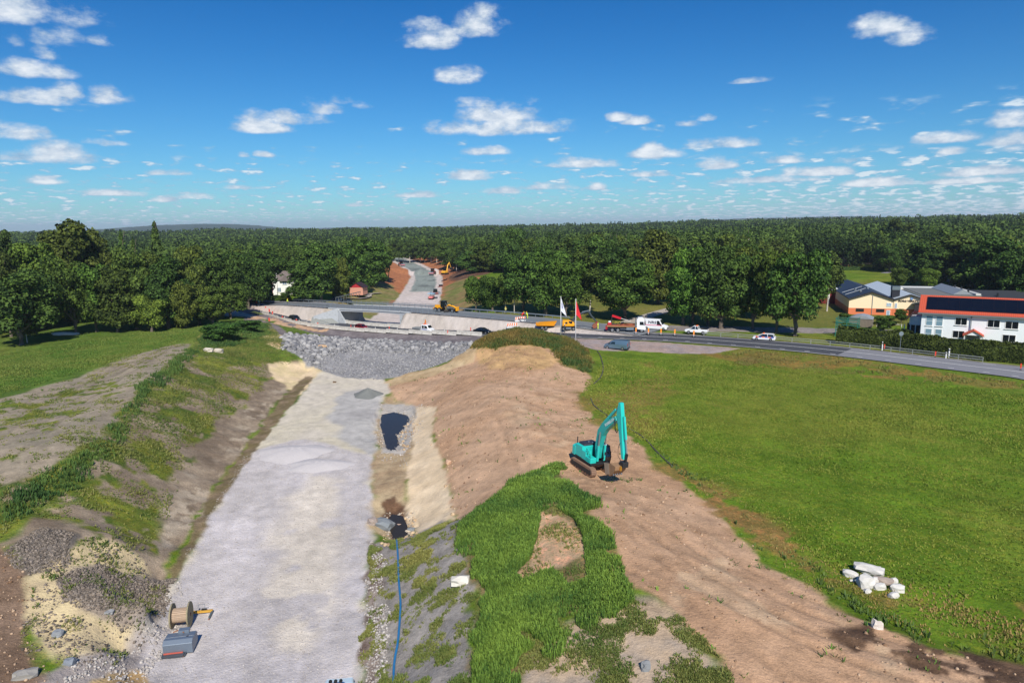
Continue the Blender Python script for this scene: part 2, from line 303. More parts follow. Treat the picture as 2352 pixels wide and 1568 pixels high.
# ---------------------------------------------------------------- ground cover zones, outlines measured in the photo, laid on the ground
def C(*c): return np.array(s2l(c))
BR=C(184,147,115); LB=C(200,170,138); DB=C(112,88,68); LS=C(218,194,160); WG=C(223,212,199); TF=C(206,196,172); RR=C(152,150,150); GS=C(160,143,122); GP_=C(142,132,114); YS=C(214,194,150); MD=C(88,68,54); PG=C(140,134,126); GRV=C(160,148,146)
OR=C(178,118,80); G1c=C(94,122,32); G2c=C(116,124,46); G3c=C(80,100,40); DRY=C(132,118,62)
ZN=[ # name, outline, colour a, colour b, edge softness (m), edge raggedness (m), patch scale, patch cut (None = solid)
 ('plateau',[(0,915),(130,880),(250,838),(330,805),(400,792),(440,790),(400,830),(330,890),(262,985),(200,1040),(100,1085),(0,1125),(-150,1150),(-150,930)],GP_,C(158,144,124),1.2,2.5,5,None),
 ('plateau_green',[(-100,930),(120,905),(330,840),(300,900),(150,960),(0,1100),(-100,1100)],G2c,G3c,.8,2,3,.10),
 ('bank',[(0,1125),(110,1085),(200,1045),(262,985),(330,890),(420,812),(500,790),(560,790),(640,800),(720,850),(700,870),(655,900),(575,1005),(475,1145),(365,1335),(300,1300),(150,1240),(0,1250)],GS,C(128,112,94),.8,1.0,3,None),
 ('bank_pale',[(300,1200),(460,1080),(560,960),(640,880),(720,845),(655,905),(575,1010),(475,1150),(370,1330)],C(182,166,144),C(150,134,114),.8,2,2.5,-.1),
 ('pale_end',[(615,835),(640,825),(700,838),(745,852),(735,870),(690,905),(660,890),(625,862)],YS,LS,.6,1,2,None),
 ('bank_grass',[(0,1120),(120,1075),(262,975),(330,880),(430,800),(560,800),(620,830),(600,900),(520,950),(560,930),(440,1010),(400,1100),(390,1180),(330,1260),(250,1230),(160,1190),(60,1180),(0,1240)],G2c,G3c,1.0,2.5,4,-.16),
 ('ridge_grass',[(440,800),(470,760),(540,735),(620,742),(640,770),(660,800),(690,825),(640,835),(560,825),(500,812)],G3c,C(92,112,42),1,2,5,None),
 ('ochre',[(600,765),(650,768),(668,785),(640,800),(610,790)],C(190,160,120),YS,.7,1,2,None),
 ('left_bottom',[(-60,1245),(20,1262),(60,1320),(70,1370),(62,1440),(75,1500),(130,1600),(-60,1600)],C(142,118,98),C(120,98,80),.8,.6,4,None),
 ('dark_clods',[(20,1262),(100,1215),(180,1230),(170,1290),(75,1330)],C(92,86,80),C(120,112,104),.7,1,2,None),
 ('yellow_heap',[(75,1335),(190,1245),(270,1255),(330,1290),(340,1330),(400,1340),(375,1420),(330,1480),(270,1520),(160,1530),(75,1480),(60,1420)],YS,C(196,176,140),.8,1.2,2,None),
 ('grey_heap',[(130,1325),(200,1290),(300,1320),(400,1325),(385,1390),(340,1410),(280,1425),(190,1400),(140,1360)],C(138,124,112),C(160,146,130),.8,1.0,1.5,None),
 ('grey_gravel',[(100,1540),(240,1505),(330,1440),(400,1395),(330,1568),(90,1640)],C(158,148,142),C(178,168,160),.8,1.0,2,None),
 ('floor',[(742,850),(800,866),(880,870),(905,885),(900,900),(875,925),(872,1000),(856,1050),(852,1240),(836,1400),(830,1640),(270,1640),(400,1330),(505,1135),(603,1010),(692,900)],TF,C(206,196,180),1.0,1.2,9,None),
 ('floor_grey',[(790,900),(860,890),(880,930),(870,1010),(850,1040),(790,1010),(750,960)],C(186,182,176),C(172,168,164),1.5,2,6,None),
 ('white_gravel',[(560,1045),(640,1018),(700,1010),(780,1030),(852,1040),(850,1240),(834,1400),(829,1640),(270,1640),(400,1335),(505,1140)],C(200,193,192),C(190,183,180),1.0,1.3,6,None),
 ('gravel_tan',[(700,1080),(800,1100),(790,1300),(720,1500),(640,1568),(600,1400),(660,1200)],C(220,209,194),C(216,205,190),3,4,8,.0),
 ('ditch',[(700,862),(655,905),(575,1010),(475,1150),(385,1335),(400,1335),(500,1160),(598,1016),(685,908),(722,866)],C(136,118,94),C(112,100,70),.6,.7,1.5,None),
 ('sand_patch',[(215,1568),(250,1545),(320,1542),(350,1568),(350,1640),(200,1640)],C(196,168,120),C(176,146,104),.4,.4,2,None),
 ('channel',[(872,925),(900,905),(960,925),(1000,925),(985,990),(960,1040),(940,1100),(935,1200),(945,1235),(900,1240),(850,1210),(855,1050),(870,1010)],C(188,168,134),C(166,142,112),1,1.2,3,None),
 ('channel_stones',[(878,920),(960,925),(985,965),(950,1000),(930,1040),(880,1040),(872,960)],C(166,162,156),C(184,176,166),.7,1,1.5,None),
 ('mud',[(880,1155),(905,1140),(930,1165),(945,1210),(930,1238),(905,1240),(875,1200)],MD,C(110,84,64),.6,1.0,2,None),
 ('bench',[(955,935),(1000,922),(1025,915),(1000,940),(995,1000),(1020,1060),(1040,1130),(1052,1190),(1010,1200),(960,1225),(935,1200),(935,1120),(945,1040)],LS,C(226,204,172),.7,.7,3,None),
 ('spoil',[(890,885),(960,870),(1030,845),(1080,820),(1100,798),(1160,800),(1260,800),(1300,830),(1345,850),(1360,880),(1330,905),(1360,960),(1440,1000),(1480,1030),(1500,1075),(1560,1105),(1650,1175),(1710,1240),(1760,1300),(1860,1345),(1960,1420),(2130,1485),(2352,1532),(2500,1560),(2500,1700),(1690,1640),(1640,1500),(1540,1400),(1430,1330),(1390,1230),(1320,1120),(1250,1085),(1180,1110),(1052,1205),(1040,1130),(1020,1060),(995,1000),(1000,935),(900,905)],BR,C(194,160,130),.8,.8,8,None),
 ('spoil_light',[(1180,860),(1310,880),(1330,960),(1290,1030),(1200,980),(1150,920)],LB,BR,2,3,6,-.1),
 ('spoil_light2',[(1450,1200),(1560,1180),(1750,1330),(1950,1450),(2100,1520),(1900,1560),(1650,1420),(1500,1290)],LB,C(180,148,118),2,3,6,-.05),
 ('spoil_dark',[(1900,1450),(2050,1450),(2352,1535),(2352,1600),(2150,1568),(1950,1500)],DB,C(90,70,56),1,1.5,3,-.05),
 ('knoll_scarp',[(1085,800),(1150,790),(1250,800),(1290,830),(1230,850),(1120,850)],C(176,140,104),C(196,160,112),1,1,2.5,None),
 ('knoll',[(1085,805),(1095,780),(1140,755),(1180,745),(1240,745),(1290,770),(1330,790),(1350,800),(1365,845),(1340,855),(1290,840),(1270,800),(1160,797),(1120,800)],C(96,110,52),C(130,104,56),.8,1,4,None),
 ('mound_soil',[(852,1250),(900,1240),(960,1225),(1010,1200),(1060,1190),(1062,1260),(1090,1350),(1080,1568),(1080,1640),(830,1640),(838,1400)],PG,C(160,152,144),.6,1,1.2,None),
 ('edge_mud',[(850,1240),(880,1260),(872,1400),(868,1600),(835,1600),(840,1400)],C(108,92,82),C(150,136,126),.5,1.0,1,None),
 ('mound_sand',[(1240,1165),(1320,1190),(1340,1280),(1300,1300),(1210,1330),(1220,1240)],C(192,160,126),LB,.7,1,2,None),
 ('mound_sand2',[(1180,1500),(1300,1440),(1420,1380),(1530,1400),(1640,1500),(1700,1600),(1180,1640)],C(190,166,138),C(148,138,128),1.2,2.0,3,None),
 ('mound_green_under',[(1052,1210),(1180,1110),(1270,1080),(1330,1125),(1395,1230),(1440,1330),(1420,1400),(1300,1420),(1200,1480),(1180,1640),(1085,1640),(1090,1350)],C(108,106,64),C(128,114,80),.8,1,2,None),
 ('mound_green_sand',[(1235,1165),(1325,1195),(1342,1280),(1300,1305),(1205,1335),(1215,1240)],C(192,160,126),LB,.7,1,2,None),
 ('field_dry',[(1330,850),(1400,820),(1500,830),(1560,880),(1480,1000),(1380,960),(1325,905)],C(116,112,48),DRY,3,4,7,-.1),
 ('field_dry2',[(1560,1080),(1760,1190),(1900,1300),(2030,1345),(2352,1385),(2500,1400),(2500,1560),(2352,1522),(2100,1462),(1760,1280)],C(128,112,60),C(140,112,66),3,4,4,-.12),
 ('verge_dry',[(1620,812),(1720,803),(1900,818),(2352,880),(2352,893),(2000,866),(1800,850),(1700,835)],C(140,116,58),C(116,112,52),2,2.5,6,-.15),
 ('road_gravel',[(1300,776),(1500,785),(1700,800),(1640,812),(1560,812),(1450,805),(1335,795),(1290,790)],GRV,C(172,150,138),.5,.7,3,None),
 ('road_gravel_l',[(560,722),(640,748),(660,764),(826,776),(976,779),(1094,781),(1092,787),(976,787),(826,783),(660,772),(600,750),(560,735)],C(132,122,120),C(120,112,110),.4,.5,3,None),
 ('riprap',[(655,768),(700,774),(826,782),(976,786),(1085,786),(1070,808),(1030,830),(960,852),(880,872),(800,868),(742,852),(705,835),(648,797)],RR,C(138,137,138),.7,.8,3,None),
 ('riprap_tan',[(940,856),(1030,835),(1085,790),(1095,800),(1085,830),(1030,850),(900,885),(880,878)],C(200,176,138),C(186,158,120),1,1,3,None),
 ]
# worksite around the bridge given in metres
ZW=[
 ('fill_left',[(-100,205),(-49,190),(-49,200),(-62,222),(-110,240)],C(188,172,164),C(200,184,172),1,1.5,6),
 ('fill_ochre',[(-66,190),(-50,187),(-50,196),(-60,203),(-68,200)],C(206,172,140),C(196,158,124),1,1.5,3),
 ('fill_right',[(-26,188),(-22,186),(18,168),(40,163),(40,171),(0,186),(-20,198),(-26,200)],C(196,188,182),C(186,176,168),1,1.2,5),
 ('fill_dark',[(8,169),(45,161),(90,152),(90,160),(45,170),(10,178)],C(150,142,138),C(136,128,124),1,1.2,4),
]
_m=[tuple(p) for p in MAIN]
_ml=[p for p in _m if p[0]<0 and p[1]<240]; _mr=[p for p in _m if p[0]>=-2]
def corr(a,b): return [p[:2] for p in offs(hw,a)]+[p[:2] for p in offs(hw,b)][::-1]
gcol=np.zeros((NR*NA,3)); veg=np.ones(NR*NA)
mixn=sst(fbm(GX,GY,22,5,3),-.35,.45)[:,None]; mix2=sst(fbm(GX,GY,3.0,4,8),-.4,.5)[:,None]
gcol[:]=G1c*(1-mixn*.75)+G2c*mixn*.75; gcol=gcol*(.86+.28*mix2)
lf=(GX<-38)&(GY<240); gcol[lf]=(C(84,110,42)*(1-mixn)+C(104,118,52)*mixn)[lf]*(.86+.28*mix2[lf])
rg=(GX>-5)&(GY>165)&(GR<320); gcol[rg]=(C(104,110,48)*(1-mixn)+C(120,118,60)*mixn)[rg]
fr_=sst(GR,520,900)[:,None]; gcol=gcol*(1-fr_)+C(40,62,34)*fr_
amp=np.full(NR*NA,.35); zpoly={}
def paint(poly,ca,cb,soft,rag,psc,cut,name,am=1.0,vg=0.0):
    xs=[p[0] for p in poly]; ys=[p[1] for p in poly]; mg=soft+rag+2
    k=np.where((GX>min(xs)-mg)&(GX<max(xs)+mg)&(GY>min(ys)-mg)&(GY<max(ys)+mg)&(GR<760))[0]
    if not len(k): return
    x,y=GX[k],GY[k]; s=sum(ord(c) for c in name)
    d=sdist(poly,x,y)+rag*fbm(x,y,max(rag*2.2,1.2),4,s)
    w=sst(d,-soft*.5,soft*.5)
    f=fbm(x,y,psc,5,s+5,.6)
    if cut is not None: w=w*sst(f,cut,cut+.16); f=fbm(x,y,psc*.6,4,s+9)
    t=sst(f,-.45,.45)[:,None]; c=np.array(ca)*(1-t)+np.array(cb)*t
    fine=1+.22*fbm(x,y,.9,3,s+3)[:,None]; c=c*fine
    gcol[k]=gcol[k]*(1-w[:,None])+c*w[:,None]; amp[k]=amp[k]*(1-w)+am*w; veg[k]=veg[k]*(1-w)+vg*w
AM={'floor':.12,'white_gravel':.12,'gravel_tan':.12,'floor_grey':.2,'field_dry':.35,'field_dry2':.35,'verge_dry':.5,'yellow_heap':2.2,'grey_heap':1.8,'dark_clods':2.2,'riprap':2.0,'knoll':1.5,'knoll_scarp':2.4,'left_bottom':.6,'road_gravel':.15,'road_gravel_l':.15,'spoil':1.0,'bench':.7,'bank':1.1,'channel':1.3}
for n_,poly,ca,cb,so_,ra_,ps_,cut in ZN:
    wp=GP(poly)
    if 'knoll' in n_: wp[:,1]=np.minimum(wp[:,1],149)
    zpoly[n_]=wp
    paint([tuple(p[:2]) for p in wp],ca,cb,so_,ra_,ps_,cut,n_,AM.get(n_,1.0),1.0 if ('grass' in n_ or 'green' in n_ or 'field' in n_ or 'verge' in n_) else 0.0)
for n_,poly,ca,cb,so_,ra_,ps_ in ZW: paint(poly,ca,cb,so_,ra_,ps_,None,n_,.8)
ZM=offs(_ml,-13)+offs(_ml,-4.6)[::-1]; paint([p[:2] for p in ZM],C(128,120,120),C(112,104,106),.5,.5,3,None,'mainl',.15)
for n_,poly,ca,cb,so_,ra_,ps_,cut in ZN:
    if n_ in ('riprap','riprap_tan'): paint([tuple(p[:2]) for p in zpoly[n_]],ca,cb,so_,ra_,ps_,cut,n_,2.0)
ZM=offs(_ml,4.6)+offs(_ml,8.5)[::-1]; paint([p[:2] for p in ZM],C(150,142,138),C(170,158,150),.8,.8,3,None,'mainlb',.3)
ZM=offs(_mr,4.6)+offs(_mr,7.2)[::-1]; paint([p[:2] for p in ZM],C(132,126,112),C(120,118,96),.8,.8,3,None,'mainr',.2)
paint([tuple(P(*q)[:2]) for q in [(1120,742,5),(1300,750,5),(1480,758,5),(1540,770,5),(1480,772,5),(1100,766,4)]],C(138,136,136),C(152,148,144),.8,.8,4,None,'apron',.1)
# the new carriageway: banks, pale shoulder, grey-green base course
hwS=hw; hw=[p for p in hw if p[1]>225]
paint(corr(-24,-8),OR,C(166,108,74),2,3,8,None,'cutl'); paint(corr(8,26),OR,C(150,98,70),2,3,8,None,'cutr'); hw=hwS
BTW=[p[:2] for p in offs([q for q in _m if -92<q[0]<48],0.0)]; BTW2=[p[:2] for p in offs([tuple(q) for q in BRG if -92<q[0]<48],0.0)]
paint(BTW+(BTW2 if abs(BTW2[0][0]-BTW[-1][0])<abs(BTW2[-1][0]-BTW[-1][0]) else BTW2[::-1]),C(196,186,178),C(182,172,162),.6,.6,5,None,'between',.6)
paint([(-78,196),(-60,187),(-52,190),(-54,203),(-62,206),(-74,207)],C(204,168,134),C(190,156,124),1,2.0,3,-.1,'ochre2',1.4)
paint([(-58,196),(-26,192),(-24,262),(-52,262)],C(190,182,170),C(176,164,148),1,1.0,5,None,'underbridge',.3)
paint([(-92,222),(-76,204),(-70,208),(-84,226)],C(110,118,64),C(96,106,60),1,2.0,3,.0,'fillg',1)
paint([(-64,222),(-47,226),(-48,300),(-58,330),(-66,290)],C(112,118,62),C(140,124,84),2,3,6,None,'cutlg'); paint([(-26,222),(-8,222),(-16,300),(-22,345),(-32,330)],C(112,118,62),C(150,122,84),2,3,6,None,'cutrg')
paint(corr(-9,9),C(206,194,188),C(196,184,176),.8,.6,9,None,'hwbase',.1)
b_=[(x,y,z) for x,y,z in smooth(hw,2,8) if y>316]
paint([p[:2] for p in offs(b_,-5.8)]+[p[:2] for p in offs(b_,5.8)][::-1],C(142,150,144),C(128,136,132),.8,1,14,None,'hwgrey',.1)
paint([p[:2] for p in offs(b_,-5.2)]+[p[:2] for p in offs(b_,5.2)][::-1],C(104,110,108),C(118,124,120),1.2,1.5,9,.22,'hwdark',.1)
paint([(-28,335),(-14,330),(2,372),(-24,395),(-36,385)],C(112,84,68),C(96,72,58),2,3,7,None,'hwsoil')
# under the forest: dark litter
GZ=GZ0+det*amp*(GR<700)
rd,_,_=near(MAIN,GX[GR<260],GY[GR<260]); k=np.where(GR<260)[0]; f=sst(rd,6,9); GZ[k]=GZ0[k]+(GZ[k]-GZ0[k])*f
rd,_,_=near(BRG,GX[GR<260],GY[GR<260]); f=sst(rd,6,9)*1.0+(1-sst(rd,6,9))*(ins>0); GZ[k]=GZ0[k]+(GZ[k]-GZ0[k])*np.clip(f,0,1)
# rills running down the bare slopes and track lines along the spoil
def rill(name,amp_,sc,dirv):
    p=zpoly[name]; xs,ys=p[:,0],p[:,1]; k=np.where((GX>xs.min())&(GX<xs.max())&(GY>ys.min())&(GY<ys.max()))[0]
    x,y=GX[k],GY[k]; d=sdist([tuple(q[:2]) for q in p],x,y); w=sst(d,0,2.0)
    u=x*dirv[1]-y*dirv[0]; v=x*dirv[0]+y*dirv[1]
    f=fbm(u,v*.12,sc,4,44); GZ[k]+=f*amp_*w; t=(1+.20*f*w)[:,None]; gcol[k]*=t
rill('bank',.22,1.6,(.97,.25)); rill('spoil',.10,1.4,(.75,-.66)); rill('knoll_scarp',.35,1.5,(.2,-.98)); rill('bench',.1,1.2,(.95,.1)); rill('white_gravel',.012,2.5,(-.12,.99)); rill('plateau',.06,2.5,(-.45,.9))
def rut(px,offs_,dep,w,dark,z=5.2):
    L=smooth([tuple(q) for q in GP(px)],2,1.5); k=np.where((GR<170)&(GR>16))[0]; x,y=GX[k],GY[k]
    m_=(x>L[:,0].min()-4)&(x<L[:,0].max()+4)&(y>L[:,1].min()-4)&(y<L[:,1].max()+4); k=k[m_]; x,y=GX[k],GY[k]; d,_,sd=near([tuple(q) for q in L],x,y); d=d*sd+.35*fbm(x,y,6,2,3)
    md=.55+.6*fbm(x,y,7,3,12)
    for o_ in offs_:
        g=np.exp(-((d-o_)/w)**2)*md; GZ[k]-=dep*g; GZ[k]+=dep*.5*np.exp(-((d-o_-2*w)/w)**2)*md; gcol[k]*=(1-dark*g)[:,None]
rut([(1395,1105),(1470,1180),(1570,1260),(1700,1350),(1880,1430),(2100,1500),(2400,1580)],(-3.2,-1.2,1.0,3.1),.16,.34,.28)
rut([(1300,1095),(1250,1010),(1190,900),(1210,850)],(-2.6,-.4,2.0,4.2),.12,.34,.2)
rut([(1430,1330),(1560,1400),(1700,1500),(1800,1600)],(-1.2,1.2),.12,.35,.22)
rut([(40,1040),(160,930),(300,850),(380,800)],(-1.1,1.1,4,5.8),.10,.3,.3)
rut([(140,912),(230,870),(330,825)],(-1,1),.14,.35,.45)
rut([(690,1640),(700,1400),(725,1200),(745,1060),(775,930),(800,880)],(-4.4,-2.6,-.6,1.2,3.3,5.0),.012,.5,.05)
rut([(560,1640),(600,1400),(660,1200),(715,1060)],(-1,1,),.012,.5,.06)
# ruts in the left field and a far canopy of woods
a_,b_2=P(1500,980,4.7),P(2300,1180,4.7); dv=(b_2-a_)[:2]; dv/=np.linalg.norm(dv)
k=np.where((veg>.5)&(GX>-5)&(GY<165)&(GR<200))[0]; x,y=GX[k],GY[k]; u=x*dv[1]-y*dv[0]; v_=x*dv[0]+y*dv[1]
f=fbm(u,v_*.10,1.6,4,61); f2=fbm(u,v_*.2,6,4,63); t=np.clip(sst(f,.05,.5)*.55+sst(f2,.1,.6)*.45,0,1)[:,None]; gcol[k]=gcol[k]*(1-.55*t)+C(112,104,52)*.55*t; gcol[k]*=(1+.22*f)[:,None]
k=np.where((veg>.5)&(GX<-38)&(GY<200))[0]; x,y=GX[k],GY[k]; u=x*.9+y*.44; v_=-x*.44+y*.9; f=fbm(u,v_*.15,2.5,4,65); gcol[k]*=(1+.25*f)[:,None]
far=np.where(GR>1100)[0]; GZ[far]+=(fbm(GX[far],GY[far],16,3,77)*3.0+fbm(GX[far],GY[far],70,3,78)*3)
gcol[far]*= (1+.5*fbm(GX[far],GY[far],60,4,79)[:,None])
for pp in ([(876,952),(905,946),(935,953),(943,964),(928,985),(912,1000),(918,1020),(905,1038),(888,1032),(880,1000),(873,975)],[(900,1180),(925,1184),(935,1205),(940,1225),(926,1243),(905,1245),(900,1225),(886,1200)]):
    pl=[tuple(P(a,b,-.6)[:2]) for a,b in pp]; k=np.where((GR<150)&(GX>-40)&(GX<0))[0]; d=sdist(pl,GX[k],GY[k])+.5*fbm(GX[k],GY[k],1.5,3,91); GZ[k]=np.where(d>-1.0,np.minimum(GZ[k],-.30-.55*sst(d,-1.0,.7)),GZ[k])
# pools: flat water a little above the bottom of the channel
me=bpy.data.meshes.new('ground'); nv=NR*NA
me.vertices.add(nv); me.vertices.foreach_set('co',np.stack([GX,GY,GZ],1).astype(np.float32).ravel())
ii=(np.arange(NR-1)[:,None]*NA+np.arange(NA-1)[None]).ravel(); q=np.stack([ii,ii+1,ii+NA+1,ii+NA],1).astype(np.int32)
me.loops.add(q.size); me.loops.foreach_set('vertex_index',q.ravel()); me.polygons.add(len(q)); me.polygons.foreach_set('loop_start',np.arange(0,q.size,4,dtype=np.int32)); me.polygons.foreach_set('loop_total',np.full(len(q),4,np.int32))
me.polygons.foreach_set('use_smooth',np.ones(len(q),bool)); me.update()
ca_=me.color_attributes.new('cover','FLOAT_COLOR','POINT'); ca_.data.foreach_set('color',np.c_[np.clip(gcol,0,1),veg].astype(np.float32).ravel())
ground=bpy.data.objects.new('ground',me); COL.objects.link(ground); ground['kind']='structure'
def newmat(name):
    mt=bpy.data.materials.new(name); mt.use_nodes=True; t=mt.node_tree; t.nodes.clear(); return mt,NB(t)
gm,N=newmat('ground_cover')
vc=N.n('ShaderNodeVertexColor',layer_name='cover'); co_=N.n('ShaderNodeTexCoord').outputs['Object']
na=N.noise(co_,.9,6,.7); nb=N.noise(co_,5.0,3,.65); nc=N.noise(co_,.22,5,.6); nd=N.noise(co_,13.0,2,.6)
v=N.m('ADD',N.m('ADD',N.m('MULTIPLY_ADD',na,1.0,.5),N.m('MULTIPLY_ADD',nb,.9,-.45)),N.m('MULTIPLY_ADD',nd,1.0,-.5)); v=N.m('ADD',v,N.m('MULTIPLY_ADD',nc,.5,-.25))
lum=N.n('ShaderNodeRGBToBW'); N.put(lum.inputs[0],vc.outputs[0]); kk=N.m('MULTIPLY_ADD',N.ss(lum.outputs[0],.20,.52),-.66,1.0); v=N.m('MULTIPLY_ADD',N.m('SUBTRACT',v,1.0),kk,1.0)
cc=N.mix(1.0,vc.outputs[0],N.xyz(v,v,v),'MULTIPLY')
# within grass: yellow and deep green blades
gv=N.mix(N.m('MULTIPLY',vc.outputs[1],N.ss(N.noise(co_,1.7,5,.8),.49,.62)),cc,N.mix(1.0,cc,(1.5,1.15,1.15),'MULTIPLY'))
gv=N.mix(N.m('MULTIPLY',vc.outputs[1],N.ss(N.noise(co_,2.6,5,.85),.50,.66)),gv,N.mix(1.0,gv,(.50,.66,.55),'MULTIPLY'))
pb=N.n('ShaderNodeBsdfPrincipled'); N.put(pb.inputs['Base Color'],gv); pb.inputs['Roughness'].default_value=.95; pb.inputs['Specular IOR Level'].default_value=.12
bp=N.n('ShaderNodeBump'); bp.inputs['Strength'].default_value=.6; bp.inputs['Distance'].default_value=.25; N.put(bp.inputs['Height'],N.m('ADD',na,N.m('MULTIPLY',nb,.5))); N.put(pb.inputs['Normal'],bp.outputs[0])
ou=N.n('ShaderNodeOutputMaterial'); N.put(ou.inputs[0],pb.outputs[0]); me.materials.append(gm)
# ---------------------------------------------------------------- materials
MT={}
def mat(name,c,rough=.6,metal=0.0,var=.12,sc=2.0,bump=0.0,spec=.4,dirt=None,tint=False,stripes=None):
    if name in MT: return MT[name]
    mt,N=newmat(name); c=s2l(c); tc=N.n('ShaderNodeTexCoord').outputs['Object']
    f=N.noise(tc,sc,5,.6); col=N.mix(f,[x*(1-var) for x in c],[min(1,x*(1+var)) for x in c])
    if dirt: col=N.mix(N.ss(N.noise(tc,sc*2.3,4,.6),.52,.75),col,s2l(dirt))
    if stripes:                                         # (axis, pitch, width, colour)
        s=N.n('ShaderNodeSeparateXYZ'); N.put(s.inputs[0],tc); a=N.m('FRACT',N.m('MULTIPLY',s.outputs[stripes[0]],1/stripes[1]))
        col=N.mix(N.m('LESS_THAN',a,stripes[2]),col,s2l(stripes[3]))
    if tint:
        oi=N.n('ShaderNodeObjectInfo'); col=N.mix(1.0,col,oi.outputs['Color'],'MULTIPLY')
    p=N.n('ShaderNodeBsdfPrincipled'); N.put(p.inputs['Base Color'],col); p.inputs['Roughness'].default_value=rough; p.inputs['Metallic'].default_value=metal; p.inputs['Specular IOR Level'].default_value=spec
    if bump:
        b=N.n('ShaderNodeBump'); b.inputs['Strength'].default_value=.5; b.inputs['Distance'].default_value=bump; N.put(b.inputs['Height'],N.noise(tc,sc*4,5,.65)); N.put(p.inputs['Normal'],b.outputs[0])
    o=N.n('ShaderNodeOutputMaterial'); N.put(o.inputs[0],p.outputs[0]); MT[name]=mt; return mt
M_white=lambda: mat('white_paint',(232,232,230),.35,var=.04)
M_black=lambda: mat('black_rubber',(28,28,30),.8,var=.2)
M_dark=lambda: mat('dark_steel',(48,50,54),.5,.2,var=.2)
M_glass=lambda: mat('dark_glass',(22,28,34),.08,var=.05,spec=.9)
M_steel=lambda: mat('galvanised_steel',(150,160,168),.4,.6,var=.12)
M_chrome=lambda: mat('rim_metal',(170,172,175),.3,.7,var=.05)
M_conc=lambda: mat('pale_concrete',(192,188,180),.85,var=.14,sc=.7,bump=.02,dirt=(150,146,138))
M_red=lambda: mat('red_lamp',(170,24,20),.3)
M_lamp=lambda: mat('clear_lamp',(225,230,235),.15,spec=.8)
M_orange=lambda: mat('signal_orange',(245,110,30),.5,var=.05)
# ---------------------------------------------------------------- objects
def tag(o,label=None,cat=None,group=None,kind=None):
    if label: o['label']=label
    if cat: o['category']=cat
    if group: o['group']=group
    if kind: o['kind']=kind
    return o
def thing(name,label,cat,loc=(0,0,0),rz=0,group=None,s=1,tilt=None):
    o=bpy.data.objects.new(name,None); COL.objects.link(o); o.empty_display_size=.2
    o.location=loc; o.rotation_euler=(0,0,rz) if tilt is None else (tilt[0],tilt[1],rz); o.scale=(s,s,s) if not hasattr(s,'__len__') else s
    return tag(o,label,cat,group)
def kids(o): return [c for c in COL.objects if c.parent==o]
CH={}
def dup(o,loc=None,rz=None,label=None,group=None,s=None):
    def rec(a,par):
        c=a.copy(); COL.objects.link(c); c.parent=par
        for ch in CH.get(a.name,[]): 
            x=rec(ch,c); CH.setdefault(c.name,[]).append(x)
        return c
    c=rec(o,None)
    if loc is not None: c.location=loc
    if rz is not None: c.rotation_euler[2]=rz
    if label: c['label']=label
    if group: c['group']=group
    if s: c.scale=(s,s,s)
    return c
